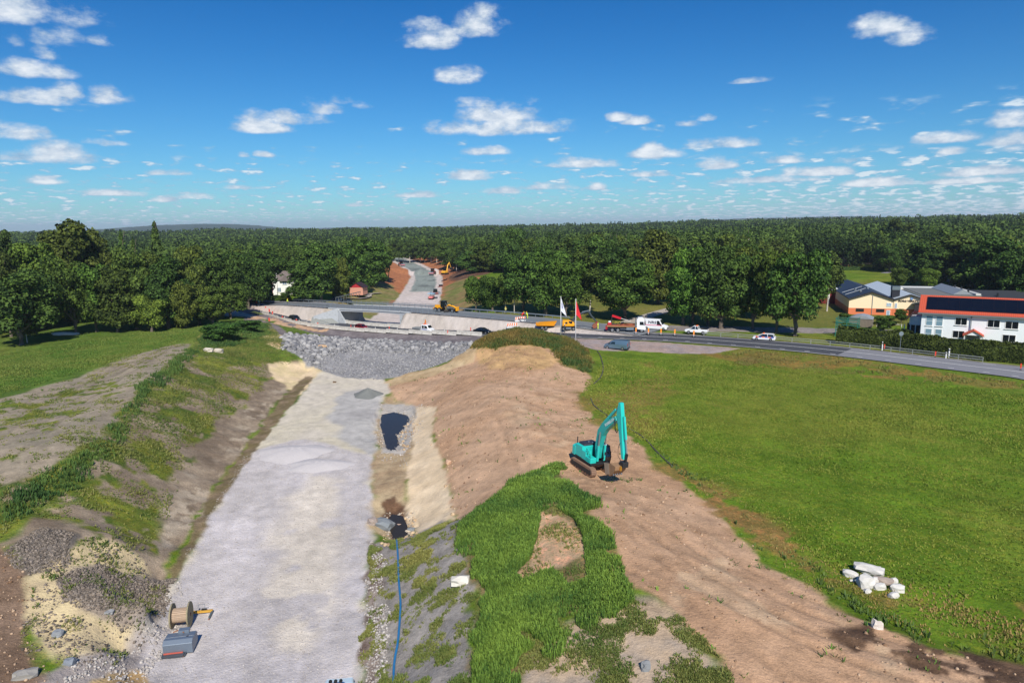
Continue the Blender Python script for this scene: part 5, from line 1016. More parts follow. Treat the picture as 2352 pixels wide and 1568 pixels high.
text('KOBELCO',.42,mat('white_letters',(225,232,230),.5),hx,(3.1,-.275,6.38),(math.radians(90),math.radians(-37),0),.006,1.0)
p=G1(1360,1078); hx.location=(p[0],p[1],p[2]+.02); hx.rotation_euler=(math.radians(-2),math.radians(2),math.radians(-64)); hx.scale=(.93,.93,.93)
# cable drum, steel tank, lifting fork, on the white gravel
WD=mat('weathered_wood',(184,160,136),.85,var=.2,sc=3,stripes=(1,.12,.12,(120,100,84)))
o=thing('cable_drum','big wooden cable drum with greenish flanges, empty','cable drum'); WG_=mat('flange_wood',(150,140,112),.85,var=.25,sc=2,dirt=(110,112,90))
for x in (-.62,.62):
    mb=MB(); mb.cyl((x-.05,0,.95),(x+.05,0,.95),.95,n=40); f=mb.build('flange',WG_,o); 
    MB().cyl((x*1.02-.07,0,.95),(x*1.02+.07,0,.95),.12,n=12).build('hub',mat('rusty_hub',(130,90,70),.8),f)
mb=MB(); 
for k in range(26):
    t=2*math.pi*k/26; mb.box((0,.52*math.cos(t),.95+.52*math.sin(t)),(1.16,.11,.05),rx=t+math.pi/2)
mb.cyl((-.56,0,.95),(.56,0,.95),.5,n=26); mb.build('core',WD,o)
p=G1(413,1445); o.location=(p[0]-.05,p[1]+.5,p[2]-.03); o.rotation_euler[2]=math.radians(12)
o=thing('steel_tank','grey sheet-steel fuel tank box with a rail at its front','tank'); gs=mat('blue_grey_steel',(120,132,146),.4,.35,var=.12,sc=1.5); gd=mat('dark_grey_steel',(84,90,98),.5,.3,var=.15,dirt=(110,80,64))
mb=MB(); mb.prism([(-.75,.12),(.55,.12),(.75,.3),(.6,1.0),(-.5,1.12),(-.8,.9)],-1.0,1.0,'x'); mb.build('tank_body',gs,o,bev=.02)
MB().box((.15,.62,1.12),(.75,.45,.22)).build('pump_cover',gs,o,bev=.02); mb=MB(); mb.tube([(-.6,.5,1.1),(-.3,.55,1.2),(.0,.5,1.12),(.2,.3,1.12)],.035,5); mb.build('hose',mat('rust_hose',(150,96,60),.7),o)
MB().box((0,-.1,1.09),(1.96,.05,.03)).build('lid_seam',M_chrome(),o); MB().box((-.3,-.95,.2),(1.5,.35,.08)).build('front_step',gd,o); mb=MB(); mb.bar((-1.0,-1.1,.1),(.5,-1.1,.1),.08); mb.bar((.5,-1.1,.1),(.55,-.6,.25),.08); mb.build('front_rail',gd,o); MB().box((-.3,-.85,.28),(1.3,.1,.06)).build('orange_strap',mat('strap_orange',(196,96,80),.7),o); MB().box((.55,-.15,1.08),(.16,.3,.02)).build('label_plate',M_dark(),o)
p=G1(408,1500); o.location=(p[0],p[1]+.55,p[2]-.02); o.rotation_euler[2]=math.radians(11)
o=thing('lifting_fork','rusty yellow L-shaped lifting beam with a hanging grey prong','lifting beam'); yb=mat('rusty_yellow',(206,160,66),.6,var=.2,sc=3,dirt=(140,84,40))
MB().box((0,0,.28),(1.5,.16,.18)).build('beam',yb,o); MB().box((.72,-.45,.22),(.12,1.0,.14)).build('prong',mat('prong_grey',(96,110,112),.5,.3),o); MB().box((.72,-1.0,.15),(.06,.2,.06)).build('prong_tip',mat('rusty_tip',(150,84,60),.8),o)
mb=MB(); mb.tube([(-.35,0,.35),(-.35,.15,.8),(.15,.15,.8),(.15,0,.35)],.025,5); mb.build('handle',M_steel(),o); MB().box((.1,.05,.42),(.4,.12,.12)).build('clamp',M_dark(),o)
p=G1(468,1410); o.location=(p[0]-.05,p[1],p[2]-.02); o.rotation_euler[2]=math.radians(9)
# ---------------------------------------------------------------- hoses and pipes
def hose(name,label,pts,r,mt,lift=.0):
    g=GP(pts); s=smooth([tuple(q) for q in g],2,.8); 
    for q in s: q[2]=g1(q[0],q[1])+r*.6+lift
    o=MB().tube([tuple(q) for q in s],r,6).build(name,mt,smooth=True); tag(o,label,'hose' if 'hose' in name else 'pipe')
hose('water_hose','blue water hose running down over the weedy bank to the bottom edge',[(911,1240),(915,1290),(916,1340),(921,1385),(918,1430),(914,1480),(907,1510),(904,1540),(902,1600)],.09,mat('blue_hose',(44,116,168),.4,var=.1))
hose('drain_pipe','black drain pipe curving over the grass beside the knoll',[(1372,806),(1380,820),(1386,840),(1384,860),(1374,874),(1364,882)],.10,mat('black_pipe',(84,78,72),.6,var=.2))
hose('drain_pipe','black drain pipe leading down the field edge behind the turquoise excavator',[(1357,915),(1362,930),(1378,943),(1392,952),(1420,975),(1446,985),(1480,1005),(1515,1045),(1545,1072)],.08,MT['black_pipe'])
# ---------------------------------------------------------------- flag poles
def flagpole(label,px,py,pytop,z,col,flag,dark=None,name='flag_pole',scale=1):
    b=P(px,py,z); d=b[1]; zt=PY(px-2.0,pytop,d)[2]; h=zt-z
    o=thing(name,label,'flag pole',tuple(b)); MB().cyl((0,0,-.3),(0,0,h),.10,.05,n=10).build('pole',M_white(),o,smooth=True); MB().cyl((0,0,h),(0,0,h+.12),.09,n=8).build('finial',M_white(),o)
    if flag:
        mb=MB(); nx,ny=8,10; vs=[]; 
        for j in range(ny+1):
            for i in range(nx+1):
                u=i/nx; v=j/ny; x=.08+u*(.3+.75*v); y=.25*math.sin(u*7+v*3)*u; zz=h-.3-v*3.0-u*(.9-.2*v)*(1.0)
                vs.append((x+v*.25*u,y,zz-u*.6*v))
        fs=[(j*(nx+1)+i,j*(nx+1)+i+1,(j+1)*(nx+1)+i+1,(j+1)*(nx+1)+i) for j in range(ny) for i in range(nx)]; mb.add(vs,fs)
        mb.mi=[ (1 if (dark and 3<=f[0]//(nx+1)<=6 and f[0]%(nx+1) in (1,2)) else 0) for f in fs]
        mb.build('flag',[mat('flag_'+flag,col,.8,var=.06)]+([dark] if dark else []),o,smooth=True)
    return o
flagpole('white flag pole with a hanging white flag with a blue patch, behind the knoll',*crop(1360,740,11.2,470,1105),(700+205/4.9)/1.0884,5.0,(228,230,238),'white',mat('flag_blue',(90,96,170),.8))
flagpole('white flag pole with a red flag, at the right foot of the knoll',*crop(1360,740,11.2,885,1345),(700+235/4.9)/1.0884,5.0,(222,44,52),'red')
flagpole('short white pole without a flag, in front of the white villa',*crop(600,600,3.675,346,505),(600+308/3.675)/1.0884,5.3,(0,0,0),'')
# ---------------------------------------------------------------- people (about 10 pixels high in the photo)
def person(label,px,py,z,rz,top,legs,lean=.0,hat=(240,200,60),shirt_hat=True):
    o=thing('person',label,'person'); sk=mat('skin',(196,150,124),.6); a=lean
    T=lambda x,z_: (x+math.sin(a)*(z_-.9) if z_>.9 else x, .9+(z_-.9)*math.cos(a) if z_>.9 else z_)
    mb=MB()
    def lim(p0,p1,p2,r0,r1,r2): mb.tube([p0,p1,p2],[r0,r1,r2],8)
    x1,z1=T(0,1.0); x2,z2=T(0,1.25); x3,z3=T(0,1.46); x4,z4=T(.0,1.55)
    mb.tube([(0,0,.86),(x1,0,z1),(x2,0,z2),(x3,0,z3),(x4,0,z4)],[.15,.15,.17,.16,.06],10); bd=mb.build('body',mat('cloth_'+str(top),top,.8),o,smooth=True)
    mb=MB()
    for s in (-1,1): lim((0,s*.10,.9),(.05*s,s*.11,.48),(.0,s*.12,.08),.10,.075,.055); mb.box((.05,s*.12,.04),(.28,.1,.09))
    mb.build('trousers',mat('cloth_'+str(legs),legs,.8),o)
    mb=MB()
    for s in (-1,1):
        sh=Vector((x3,s*.2,z3-.04)); elb=sh+Vector((.08,s*.05,-.28)); ha=elb+Vector((.2,-s*.03,-.14)); mb.tube([sh,elb,ha],[.06,.05,.04],7)
        for k in range(4): mb.tube([ha,ha+Vector((.06,(k-1.5)*.02,-.05)),ha+Vector((.07,(k-1.5)*.02,-.10))],[.012,.01,.008],4)
        mb.tube([ha,ha+Vector((.04,-s*.05,-.03))],[.012,.01],4)
    mb.build('sleeves',MT['cloth_'+str(top)],o,smooth=True)
    hx_,hz=T(.02,1.68); b2=bmesh.new(); bmesh.ops.create_uvsphere(b2,u_segments=12,v_segments=8,radius=.115); mb=MB(); vs=[(v.co.x*.95+hx_,v.co.y*.85,v.co.z*1.15+hz) for v in b2.verts]; mb.add(vs,[[v.index for v in f.verts] for f in b2.faces]); b2.free(); mb.box((hx_+.11,0,hz-.01),(.04,.03,.05)); hd=mb.build('head',sk,o,smooth=True)
    mb=MB(); mb.cyl((hx_,0,hz+.03),(hx_,0,hz+.15),.13,.07,n=12).cyl((hx_+.02,0,hz+.02),(hx_+.02,0,hz+.04),.17,n=12); mb.build('helmet',mat('helmet_'+str(hat[0]),hat,.4),hd)
    p=P(px,py,z); d,l,_=near(BRG,p[:1],p[1:2]); o.location=(p[0],p[1],z); o.rotation_euler[2]=rz; o.scale=(1.1,)*3; return o
HV=(214,230,80)
person('person bending forward in a red high-visibility suit behind the bridge-road rail',*crop(1180,700,4.9,612,468),5.65,.3,(226,60,50),(206,50,50),.7)
person('person in yellow jacket and dark-striped trousers beside the one in red',*crop(1180,700,4.9,680,475),5.62,2.8,HV,(190,206,70),.35)
person('person in a pale shirt standing by the guard rail under the small trees',*crop(1180,700,4.9,412,412),5.75,1.5,(206,200,120),(60,60,70),.05)
person('person in full yellow suit standing at the excavator bucket',*crop(1360,740,11.2,1512,945),4.95,3.0,HV,HV,.12)
person('person in dark clothes standing left of the wheeled excavator',*crop(1360,740,11.2,575,1015),4.9,0,(70,76,80),(60,64,70),.0,hat=(200,200,200))
person('person in yellow vest at the start of the bridge rail, far left',*crop(600,720,7.84,930,322),5.1,0,HV,(60,60,70),.1)
# ---------------------------------------------------------------- signs and site fences
def roadsign(label,px,py,z,hh,disc,kind='disc',scale=1,back=False):
    o=thing('road_sign',label,'road sign'); MB().cyl((0,0,0),(0,0,hh),.04,n=8).build('pole',M_steel(),o)
    f=MB().cyl((0,.02,hh-.1),(0,-.03,hh-.1),.38,n=24).build('sign_face',disc[0],o)
    if len(disc)>1:
        if kind=='arrow': MB().bar((-.18,-.05,hh+.1),(.18,-.05,hh-.28),.03,.12).build('arrow_mark',disc[1],f)
        else: MB().cyl((0,-.031,hh-.1),(0,-.045,hh-.1),.24,n=20).build('inner_disc',disc[1],f)
    o.location=tuple(P(px,py,z)); o.scale=(scale,)*3; return o
roadsign('round blue keep-side sign on the bend between red delineators',*crop(600,720,7.84,382,352),4.75,1.6,(mat('sign_blue',(60,150,220),.4),M_white()),'arrow',1.2)
roadsign('round red and pale sign on a white foot by the villa hedge',*crop(600,720,7.84,520,265),5.2,2.0,(mat('sign_red',(222,80,56),.4),mat('sign_yellow',(240,220,200),.5)),'in',1.5)
roadsign('grey backs of two round signs on one pole in front of the hedge',*crop(2000,600,4.2,1047,1172),5.1,3.2,(M_steel(),),'x',1.15)
o=thing('slim_post','yellow and white slim post left of the red round sign','marker post'); MB().box((0,0,.7),(.14,.14,1.4)).build('post_body',mat('yellow_panel',(236,196,60)),o); MB().box((0,0,1.2),(.15,.15,.3)).build('post_top',M_white(),o); o.location=tuple(P(*crop(600,720,7.84,358,262),5.2))
for k in range(7):
    o=MB().box((0,0,.6),(.25,.25,1.2)).build('black_bollard',M_black(),bev=.03); tag(o,ORD(k)+' black bollard from the left in the row at the far road end','bollard','black bollards at the far road end'); o.location=tuple(P(*crop(600,720,7.84,165+k*22,252+k*4),5.3))
# striped closing boards left of the knoll
for k,(x,y,lb) in enumerate([(382,585,'long grey barrier plank lying left of the orange striped boards'),(490,562,'orange and white striped board, left one on the closed bridge road'),(590,545,'orange and white striped board, right one on the closed bridge road')]):
    o=thing('barrier_board',lb,'barrier board',group='closing boards on the bridge road'); MB().box((0,0,.35),(3.0,.3,.5)).build('concrete_foot',mat('pale_foot',(206,208,210),.7),o,bev=.04)
    if k:
        mb=MB(); mb.box((0,-.05,1.0),(2.9,.06,.7)); bd=mb.build('board',M_white(),o); mb=MB()
        for j in range(5): mb.slab([(-1.4+j*.6,-.10,.67),(-1.1+j*.6,-.10,.67),(-.95+j*.6,-.10,1.33),(-1.25+j*.6,-.10,1.33)],(0,-.01,0))
        mb.build('stripes',M_orange(),bd)
    p=P(*crop(1180,700,4.9,x,y),4.9); o.location=(p[0],p[1],g1(p[0],p[1])+.0); o.rotation_euler[2]=math.radians(22)
# ---------------------------------------------------------------- buildings on the right
def frame(a,b):
    """local frame: x from a to b (ground points), y to the back"""
    a=Vector(a); b=Vector(b); ex_=(b-a); ex_.z=0; L=ex_.length; return a,math.atan2(ex_.y,ex_.x),L
def win(par,x,y,z,w,h,rot=0,cols=1,rows=1,fr=None,gl=None,sill=True,dep=.06,name='window',curt=False):
    fr=fr or M_white(); f=MB(); f.box((x,y-.02,z),(w+.16,.08,h+.16)); o=f.build(name,fr,par)
    g=MB(); cw_=w/cols; ch_=h/rows
    for i in range(cols):
        for j in range(rows): g.box((x-w/2+cw_*(i+.5),y-.065,z-h/2+ch_*(j+.5)),(cw_-.08,.03,ch_-.08))
    g.build('panes',gl or M_glass(),o)
    if sill: MB().box((x,y-.1,z-h/2-.1),(w+.3,.22,.06)).build('sill',fr,o)
    return o
# factory: two gables towards the viewer
z0=5.0
a=P(*crop(2000,600,4.2,505,778),z0); b=P(*crop(2000,600,4.2,970,790),z0-0.0); 
a_,rz,L1=frame(a,(b[0],b[1],z0)); 
fc=thing('factory_building','cream and terracotta factory hall with two gables and the sign BORG VERKTYGS','factory',tuple(a_),rz)
k1=L1; eh_=z0+0; W1=L1; 
cream=mat('cream_cladding',(246,224,188),.6,var=.03,sc=.6,stripes=(2,.45,.06,(232,206,168))); terra=mat('terracotta_cladding',(222,126,84),.6,var=.06,sc=.6,stripes=(2,.30,.08,(176,84,46)))
dkr=mat('dark_roof_sheet',(52,54,62),.5,.1,var=.1,stripes=(0,.6,.08,(40,42,48))); ltr=mat('pale_roof_sheet',(196,206,212),.5,0,var=.06,stripes=(0,.6,.06,(176,188,196)))
He=7.0*k1/18; Hr=10.0*k1/18; Lr=44
def hall(x0,x1,he,hr,roofm,xr=None):
    xr=(x0+x1)/2 if xr is None else xr; w=MB(); h1=he*.42
    w.prism([(x0,-.5),(x1,-.5),(x1,h1),(x0,h1)],0,Lr); wl1=w.build('lower_wall',terra,fc)
    w=MB(); w.prism([(x0+.03,h1),(x1-.03,h1),(x1-.03,he),(xr,hr),(x0+.03,he)],.03,Lr-.03); w.build('upper_wall',cream,fc)
    for (xa,za,xb,zb) in ((x0-.3,he-.1,xr,hr+.05),(xr,hr+.05,x1+.3,he-.1)):
        r=MB(); r.slab([(xa,-.5,za+.12),(xb,-.5,zb+.12),(xb,Lr+.3,zb+.12),(xa,Lr+.3,za+.12)],(0,0,.18)); r.build('roof',roofm,fc)
    g=MB(); 
    g.bar((x0-.3,-.52,he),(xr,-.52,hr+.15),.1,.35); g.bar((xr,-.52,hr+.15),(x1+.3,-.52,he),.1,.35); g.build('barge_board',mat('dark_trim',(44,42,46),.5),fc)
    return
S2=W1*.70
hall(0,W1,He,Hr,dkr); hall(W1+.05,W1+.05+S2,He*1.0,He+ (Hr-He)*.72,ltr)
MB().box((W1*.53,-.08,He*.6),(.12,.1,He*1.35)).build('downpipe',M_steel(),fc)
for x,w in ((.26,.17),(.72,.17)): win(fc,x*W1,-.03,He*.29,w*W1,He*.17,cols=1,rows=3,fr=mat('dark_trim',(44,42,46)),sill=False)
win(fc,.905*W1,-.03,He*.68,.1*W1,He*.2,cols=3,gl=mat('pale_glass',(150,180,200),.2),sill=False); win(fc,.90*W1,-.03,He*.15,.07*W1,He*.32,gl=mat('pale_door',(150,170,190),.4),sill=False,name='door')
win(fc,W1*1.06,-.03,He*.62,.04*W1,He*.3,gl=MT['pale_door'],sill=False)
text('BORG VERKTYGS',1.18*W1/18,mat('sign_dark',(50,46,50),.5),fc,(W1+S2*.52,-.08,He*.93),(math.radians(90),0,0),.04,1.02)
lg=MB(); lg.cyl((W1+S2*.56,-.15,He*1.10),(W1+S2*.56,-.05,He*1.10),.62*W1/18,n=20).build('round_emblem',mat('emblem_blue',(120,150,190),.4),fc)
ch=MB().box((W1*1.07,2.5,Hr*.92),(1.9,1.9,3.6)).build('chimney_stack',mat('vent_dark',(38,40,48),.5),fc); MB().box((W1*1.07,2.5,Hr*1.0+1.2),(2.0,2.0,1.0)).build('louvre_cap',mat('louvre',(120,134,140),.5,stripes=(2,.25,.4,(70,80,86))),ch)
for yy in (8.5,14.5):     # two pale ridge-to-eaves strips on the dark roof
    MB().slab([(.2,yy,He+.35),(W1/2-.1,yy,Hr+.45),(W1/2-.1,yy+.5,Hr+.45),(.2,yy+.5,He+.35)],(0,0,.08)).build('roof_strip',mat('pale_strip',(190,196,200),.5),fc)
for xx,yy in ((.33,5.5),(.30,12),(.62,14)):
    z_=He+(Hr-He)*(1-abs(xx-.5)*2)+.6; MB().cyl((xx*W1,yy,z_-.5),(xx*W1,yy,z_+.2),.35,n=10).build('roof_vent',M_steel(),fc)
# lower sheds behind and right of the halls
x1_=W1+S2
o=thing('flat_roof_annex','low annex with grey felt roofs and pale parapets beside the pale-roofed hall','building',tuple(a_),rz)
MB().box((x1_+7,15,2.6),(13.8,22,5.2)).build('wall',cream,o); MB().box((x1_+7,15,5.32),(14.2,22.4,.2)).build('roof',mat('grey_felt',(112,114,112),.9,var=.15),o)
MB().box((x1_+13.2,15,5.7),(1.2,22.6,.5)).build('parapet',mat('pale_parapet',(200,200,196),.6),o); r=MB(); r.prism([(x1_+7.5,5.5),(x1_+12.4,5.5),(x1_+10,6.9)],5,26); r.build('rooflight',mat('rooflight_grey',(140,146,150),.5),o)
for y in (8,14,20): MB().cyl((x1_+12,y,5.4),(x1_+12,y,6.9),.25,n=8).build('vent_pipe',M_dark(),o)
o=thing('dark_roof_hall','low hall with a broad charcoal roof behind the white house','building',tuple(a_),rz)
MB().box((x1_+29,17,1.6),(28,20,3.2)).build('wall',mat('grey_cladding',(120,116,110),.7),o)
r=MB(); r.slab([(x1_+13,5,3.1),(x1_+45,5,3.1),(x1_+45,17,5.6),(x1_+13,17,5.6)],(0,0,.2)); r.build('roof',mat('charcoal_roof',(54,58,64),.7,var=.08),o); r=MB(); r.slab([(x1_+13,29,3.1),(x1_+45,29,3.1),(x1_+45,17,5.62),(x1_+13,17,5.62)],(0,0,.2)); r.build('roof',MT['charcoal_roof'],o)
for x in (20,27,33): MB().cyl((x1_+x,11,4),(x1_+x,11,5.6),.3,n=8).build('roof_vent',M_dark(),o)
redw=mat('falu_red',(122,40,38),.8,var=.1,stripes=(0,.5,.1,(100,32,30)))
for i,(xa,xb,yb,lb) in enumerate([(-6.5,3,26,'low red shed with white trim, its left end showing left of the dark roof'),(W1+S2*.6,W1+S2+15,33,'low red shed with a white fascia behind the grey felt roofs')]):
    o=thing('red_shed',lb,'shed',tuple(a_),rz); MB().box(((xa+xb)/2,yb+3,2.2),(xb-xa,6,4.4)).build('wall',redw,o); MB().box(((xa+xb)/2,yb+3,4.55),(xb-xa+1,7,.5)).build('roof',mat('white_trim',(222,222,216),.6),o)
    for x in (xa+.1,(xa+xb)/2,xb-.1): MB().box((x,yb-.05,2.2),(.3,.1,4.4)).build('corner_board',MT['white_trim'],o)
# ---------------------------------------------------------------- white house with solar roof
z0=5.2; a=P(*crop(2000,600,4.2,1255,1000),z0); b=P(*crop(2000,600,4.2,1557,1040),z0)
# direction taken from the eaves line at the same height
e1=P(*crop(2000,600,4.2,1268,752),z0+6.2); e2=P(*crop(2000,600,4.2,2352,806),z0+6.2)
a_,rz,_=frame((e1[0],e1[1],z0),(e2[0],e2[1],z0)); L=(Vector(e2)-Vector(e1)).length+14
wh=thing('white_house','long white two-storey house with an orange tiled roof full of black solar panels','house',tuple(a_),rz); wr=mat('white_render',(232,236,240),.8,var=.03,sc=.5)
MB().box((L/2+.25,5.0,3.0),(L,9.6,6.0)).build('walls',wr,wh); tile=mat('orange_tile',(198,86,58),.75,var=.12,sc=1.2,stripes=(0,.35,.3,(178,72,50)))
for (y0,z_0,y1,z_1) in ((-.5,6.0,5,9.1),(10.5,6.0,5,9.12)):
    r=MB(); r.slab([(-.4,y0,z_0),(L+1,y0,z_0),(L+1,y1,z_1),(-.4,y1,z_1)],(0,0,.2)); rf_=r.build('roof',tile,wh)
    if y0<0:
        nx=int((L-1)/1.95); 
        for j in range(3):
            for i in range(nx):
                t0=.15+j*.245; t1=t0+.235; x=.9+i*1.95; sp_=MB(); f=lambda t:(y0+(y1-y0)*t,z_0+(z_1-z_0)*t+.28)
                (ya,za),(yb,zb)=f(t0),f(t1); sp_.slab([(x,ya,za),(x+1.94,ya,za),(x+1.94,yb,zb),(x,yb,zb)],(0,0,.05)); 
                if i*3+j<96: sp_.build('solar_panel',mat('solar_cell',(14,16,26),.12,var=.1,spec=.6),rf_)
        MB().box((L/2,-.55,5.95),(L+1,.12,.25)).build('gutter',mat('grey_gutter',(110,120,126),.5),wh)
g=MB(); g.prism([(.2,5.9),(9.8,5.9),(5,8.9)],.4,.7,'x'); g.build('gable',wr,wh)
MB().box((L*.285,-.06,3),(.14,.14,6)).build('downpipe',mat('grey_gutter',(110,120,126)),wh)
kx=lambda c: (c-1268)/(2352-1268)*((Vector(e2)-Vector(e1)).length)*1.03
for c_,w in ((1372,1.15),(1482,1.15)):
    for zz in (4.4,1.7): win(wh,kx(c_)*.98,.2,zz,w,2.0,rows=2,gl=mat('pale_pane',(120,150,166),.15))
for c_,zz,w,cl in ((1705,4.6,2.0,2),(2035,4.5,2.0,2),(2215,4.4,2.1,2),(1690,1.9,2.0,2),(2200,1.7,2.1,2)):
    win(wh,kx(c_),.2,zz,w,1.45,cols=cl)
xp=kx(1840); po=MB(); po.slab([(xp-1.8,-2.6,2.0),(xp,-2.6,3.1),(xp,.3,3.1),(xp-1.8,.3,2.0)],(0,0,.15)); po.slab([(xp+1.8,-2.6,2.0),(xp,-2.6,3.12),(xp,.3,3.12),(xp+1.8,.3,2.0)],(0,0,.15)); pr=po.build('porch_roof',tile,wh)
MB().slab([(xp-1.3,-2.3,2.2),(xp+1.3,-2.3,2.2),(xp,-2.3,2.95)],(0,.1,0)).build('porch_gable',wr,wh); MB().box((xp,.14,1.0),(2.2,.1,2.1)).build('door',mat('grey_door',(120,130,136),.4),wh)
for s in (-1,1): MB().box((xp+s*1.5,-2.2,1.0),(.16,.16,2.2)).build('porch_post',M_white(),wh)
MB().box((kx(1315),-1.0,.8),(2.4,1.4,.12),rx=0,ry=-.6).build('outside_stair',M_steel(),wh)
# small porch house at the left of it
o=thing('entrance_pavilion','small white pavilion with two orange roof slopes, left of the white house','pavilion',tuple(P(*crop(2000,600,4.2,1100,975),5.1)),rz)
MB().box((2.2,2,2.9),(3.0,3.6,1.9)).build('wall',wr,o)
for s,w in ((-1,2.0),(1,3.4)): 
    r=MB(); r.slab([(2.0+s*w,-.6,3.0),(2.0+s*.6,-.6,4.6),(2.0+s*.6,4.6,4.6),(2.0+s*w,4.6,3.0)],(0,0,.16)); r.build('roof',tile,o)
for x in (-.2,1.0,2.0,3.0,4.4): MB().box((x,0,1.0),(.2,.2,2.1)).build('post',M_white(),o)
MB().box((2.2,3,1.0),(4,.2,2.0)).build('back_wall',M_dark(),o); MB().box((2,1.6,4.75),(1.3,1.0,.6)).build('ridge_box',mat('dark_red_box',(70,26,30),.6),o)
o=thing('lean_to','dark ribbed lean-to roof between the sign wall and the white house','shed',tuple(P(*crop(2000,600,4.2,1160,800),5.1)),rz); r=MB(); r.slab([(0,0,3.2),(7,0,5.2),(7,9,5.2),(0,9,3.2)],(0,0,.15)); r.build('roof',mat('ribbed_grey',(84,90,92),.6,var=.1,stripes=(1,.7,.2,(60,66,68))),o); MB().box((3.8,4.5,1.6),(6.2,8.4,3.2)).build('wall',mat('dark_cladding',(50,46,50),.8),o)
o=thing('greenhouse','small grey greenhouse shed with an arched roof behind the green netting','shed',tuple(P(*crop(2000,600,4.2,640,900),5.1)),rz)
r=MB(); r.prism([(-2.6,2.0),(-1.3,2.6),(0,2.8),(1.3,2.6),(2.6,2.0)],-2.5,2.5); r.build('roof',mat('grey_plastic',(150,156,160),.5),o); MB().box((0,0,1.0),(5,4.8,2.0)).build('wall',mat('weathered_board',(130,120,108),.9,var=.2,stripes=(0,.3,.15,(90,84,76))),o)
# green netting scaffold
o=thing('netting_frame','tall frame with green netting at the left end of the hedge','netting frame',tuple(P(*crop(2000,600,4.2,368,1010),5.0)),rz); gn=mat('green_net',(60,126,112),.8,var=.2,stripes=(2,.28,.45,(36,84,74)))
for x in (0,2.2,4.4): 
    MB().box((x,0,2.1),(.12,.12,4.4)).build('upright',mat('green_pole',(40,120,104),.6),o); MB().box((x,3,2.1),(.12,.12,4.4)).build('upright',MT['green_pole'],o)
for j in range(6): 
    MB().box((2.2,-.02,.7+j*.65),(4.4,.04,.16)).build('net_band',gn,o); MB().box((0,1.5,.7+j*.65),(.04,3,.16)).build('net_band',gn,o); MB().box((2.2,3,.7+j*.65),(4.4,.04,.16)).build('net_band',gn,o)
# garden rails
o=thing('garden_rail','pale garden rail on short posts in front of the vegetable patch','rail',tuple(P(*crop(2000,600,4.2,805,915),5.1)),rz); MB().box((2.6,0,1.0),(5.4,.08,.1)).build('top_rail',M_white(),o); 
for x in (0,2.6,5.2): MB().box((x,0,.5),(.1,.1,1.0)).build('post',M_white(),o)
# houses at the back right
o=thing('bungalow','bungalow with a brown roof half hidden by the oaks, left of the bluish hedge','house',tuple(P(*crop(2000,600,4.2,400,290),6.0)),.1); MB().box((0,3,1.4),(14,8,2.8)).build('wall',mat('brown_brick',(110,80,66),.8),o); r=MB(); r.prism([(-1.5,2.7),(10,2.7),(4.2,5.2)],-8,8,'x'); r.build('roof',mat('brown_roof',(104,92,86),.8,var=.1),o); MB().box((13,4,1.8),(14,6,.3)).build('extension_roof',MT['brown_roof'],o)
o=thing('black_house','small black house with a slate-grey roof deep under the trees','house',tuple(P(*crop(2000,600,4.2,1090,285),6.0)),-.2); MB().box((0,3,1.7),(9,7,3.4)).build('wall',mat('black_boards',(40,42,46),.8),o); r=MB(); r.prism([(-1,3.2),(7,3.2),(3,5.4)],-5.2,5.2,'x'); r.build('roof',mat('slate_roof',(78,84,94),.6,var=.1),o)
# street lamps
def lamp(label,px,py,pyt,z,dirx=-1):
    b=P(px,py,z); zt=PY(px,pyt,b[1])[2]; h=zt-z; o=thing('street_lamp',label,'street lamp',tuple(b)); MB().tube([(0,0,0),(0,0,h*.92),(dirx*.3,0,h*.99),(dirx*1.6,0,h)],[.1,.07,.06,.05],8).build('pole',M_steel(),o,smooth=True)
    MB().box((dirx*1.9,0,h),(.8,.3,.14)).build('lamp_head',M_white(),o,bev=.04)
lamp('curved grey street lamp at the right edge above the white house',*crop(2000,600,4.2,2265,530),(600+368/4.2)/1.0884,6.3)
lamp('slim street lamp in front of the round tree by the bluish hedge',*crop(2000,600,4.2,880,280),(600+165/4.2)/1.0884,6.0)
lamp('street lamp whose pale head shows against the dark trees',*crop(2000,600,4.2,1830,400),(600+258/4.2)/1.0884,6.3)
# roads and lawns at the back
for nm,pts,w,mt_ in (('back_road',[(2352,690),(2300,672),(2230,655),(2160,641),(2120,634)],3,A_mill),('back_path',[(2030,628),(2056,622),(2048,617),(2062,612)],1.6,A_mill)):
    s=smooth([tuple(q) for q in GP(pts)]); 
    for q in s: q[2]=g1(q[0],q[1])
    ribbon(nm,s,-w,w,.12,mt_)
# ---------------------------------------------------------------- villa and shed on the left
z0=5.3; a=P(*crop(600,600,3.675,305,505),z0); o=thing('villa','white villa with a grey hipped roof behind the hedge, left of the bridge','house',tuple(a),math.radians(14)); v=mat('villa_white',(236,236,232),.8,var=.03)
MB().box((4.5,4,2.8),(9,8,5.8)).build('walls',v,o)
r=MB(); A_,B_,C_,D_=(-.6,-.6,5.6),(9.6,-.6,5.6),(9.6,8.6,5.6),(-.6,8.6,5.6); E_,F_=(3.6,4,8.8),(5.4,4,8.8); r.add([A_,B_,C_,D_,E_,F_],[(0,1,5,4),(1,2,5),(2,3,4,5),(3,0,4),(3,2,1,0)]); r.build('roof',mat('villa_roof',(116,106,104),.8,var=.1,sc=1.5),o)
MB().box((-.06,4,2.8),(.12,8,5.6)).build('red_side_wall',mat('villa_red',(150,50,56),.7),o); win(o,2.2,-.02,1.9,1.5,1.6,cols=3,gl=mat('blue_pane',(110,130,150),.2)); win(o,4.4,-.02,4.6,1.5,1.4,cols=2,gl=MT['blue_pane']); r=MB(); r.prism([(2.6,5.2),(6.6,5.2),(4.6,7.2)],-1.0,3); r.build('dormer_roof',MT['villa_roof'],o)
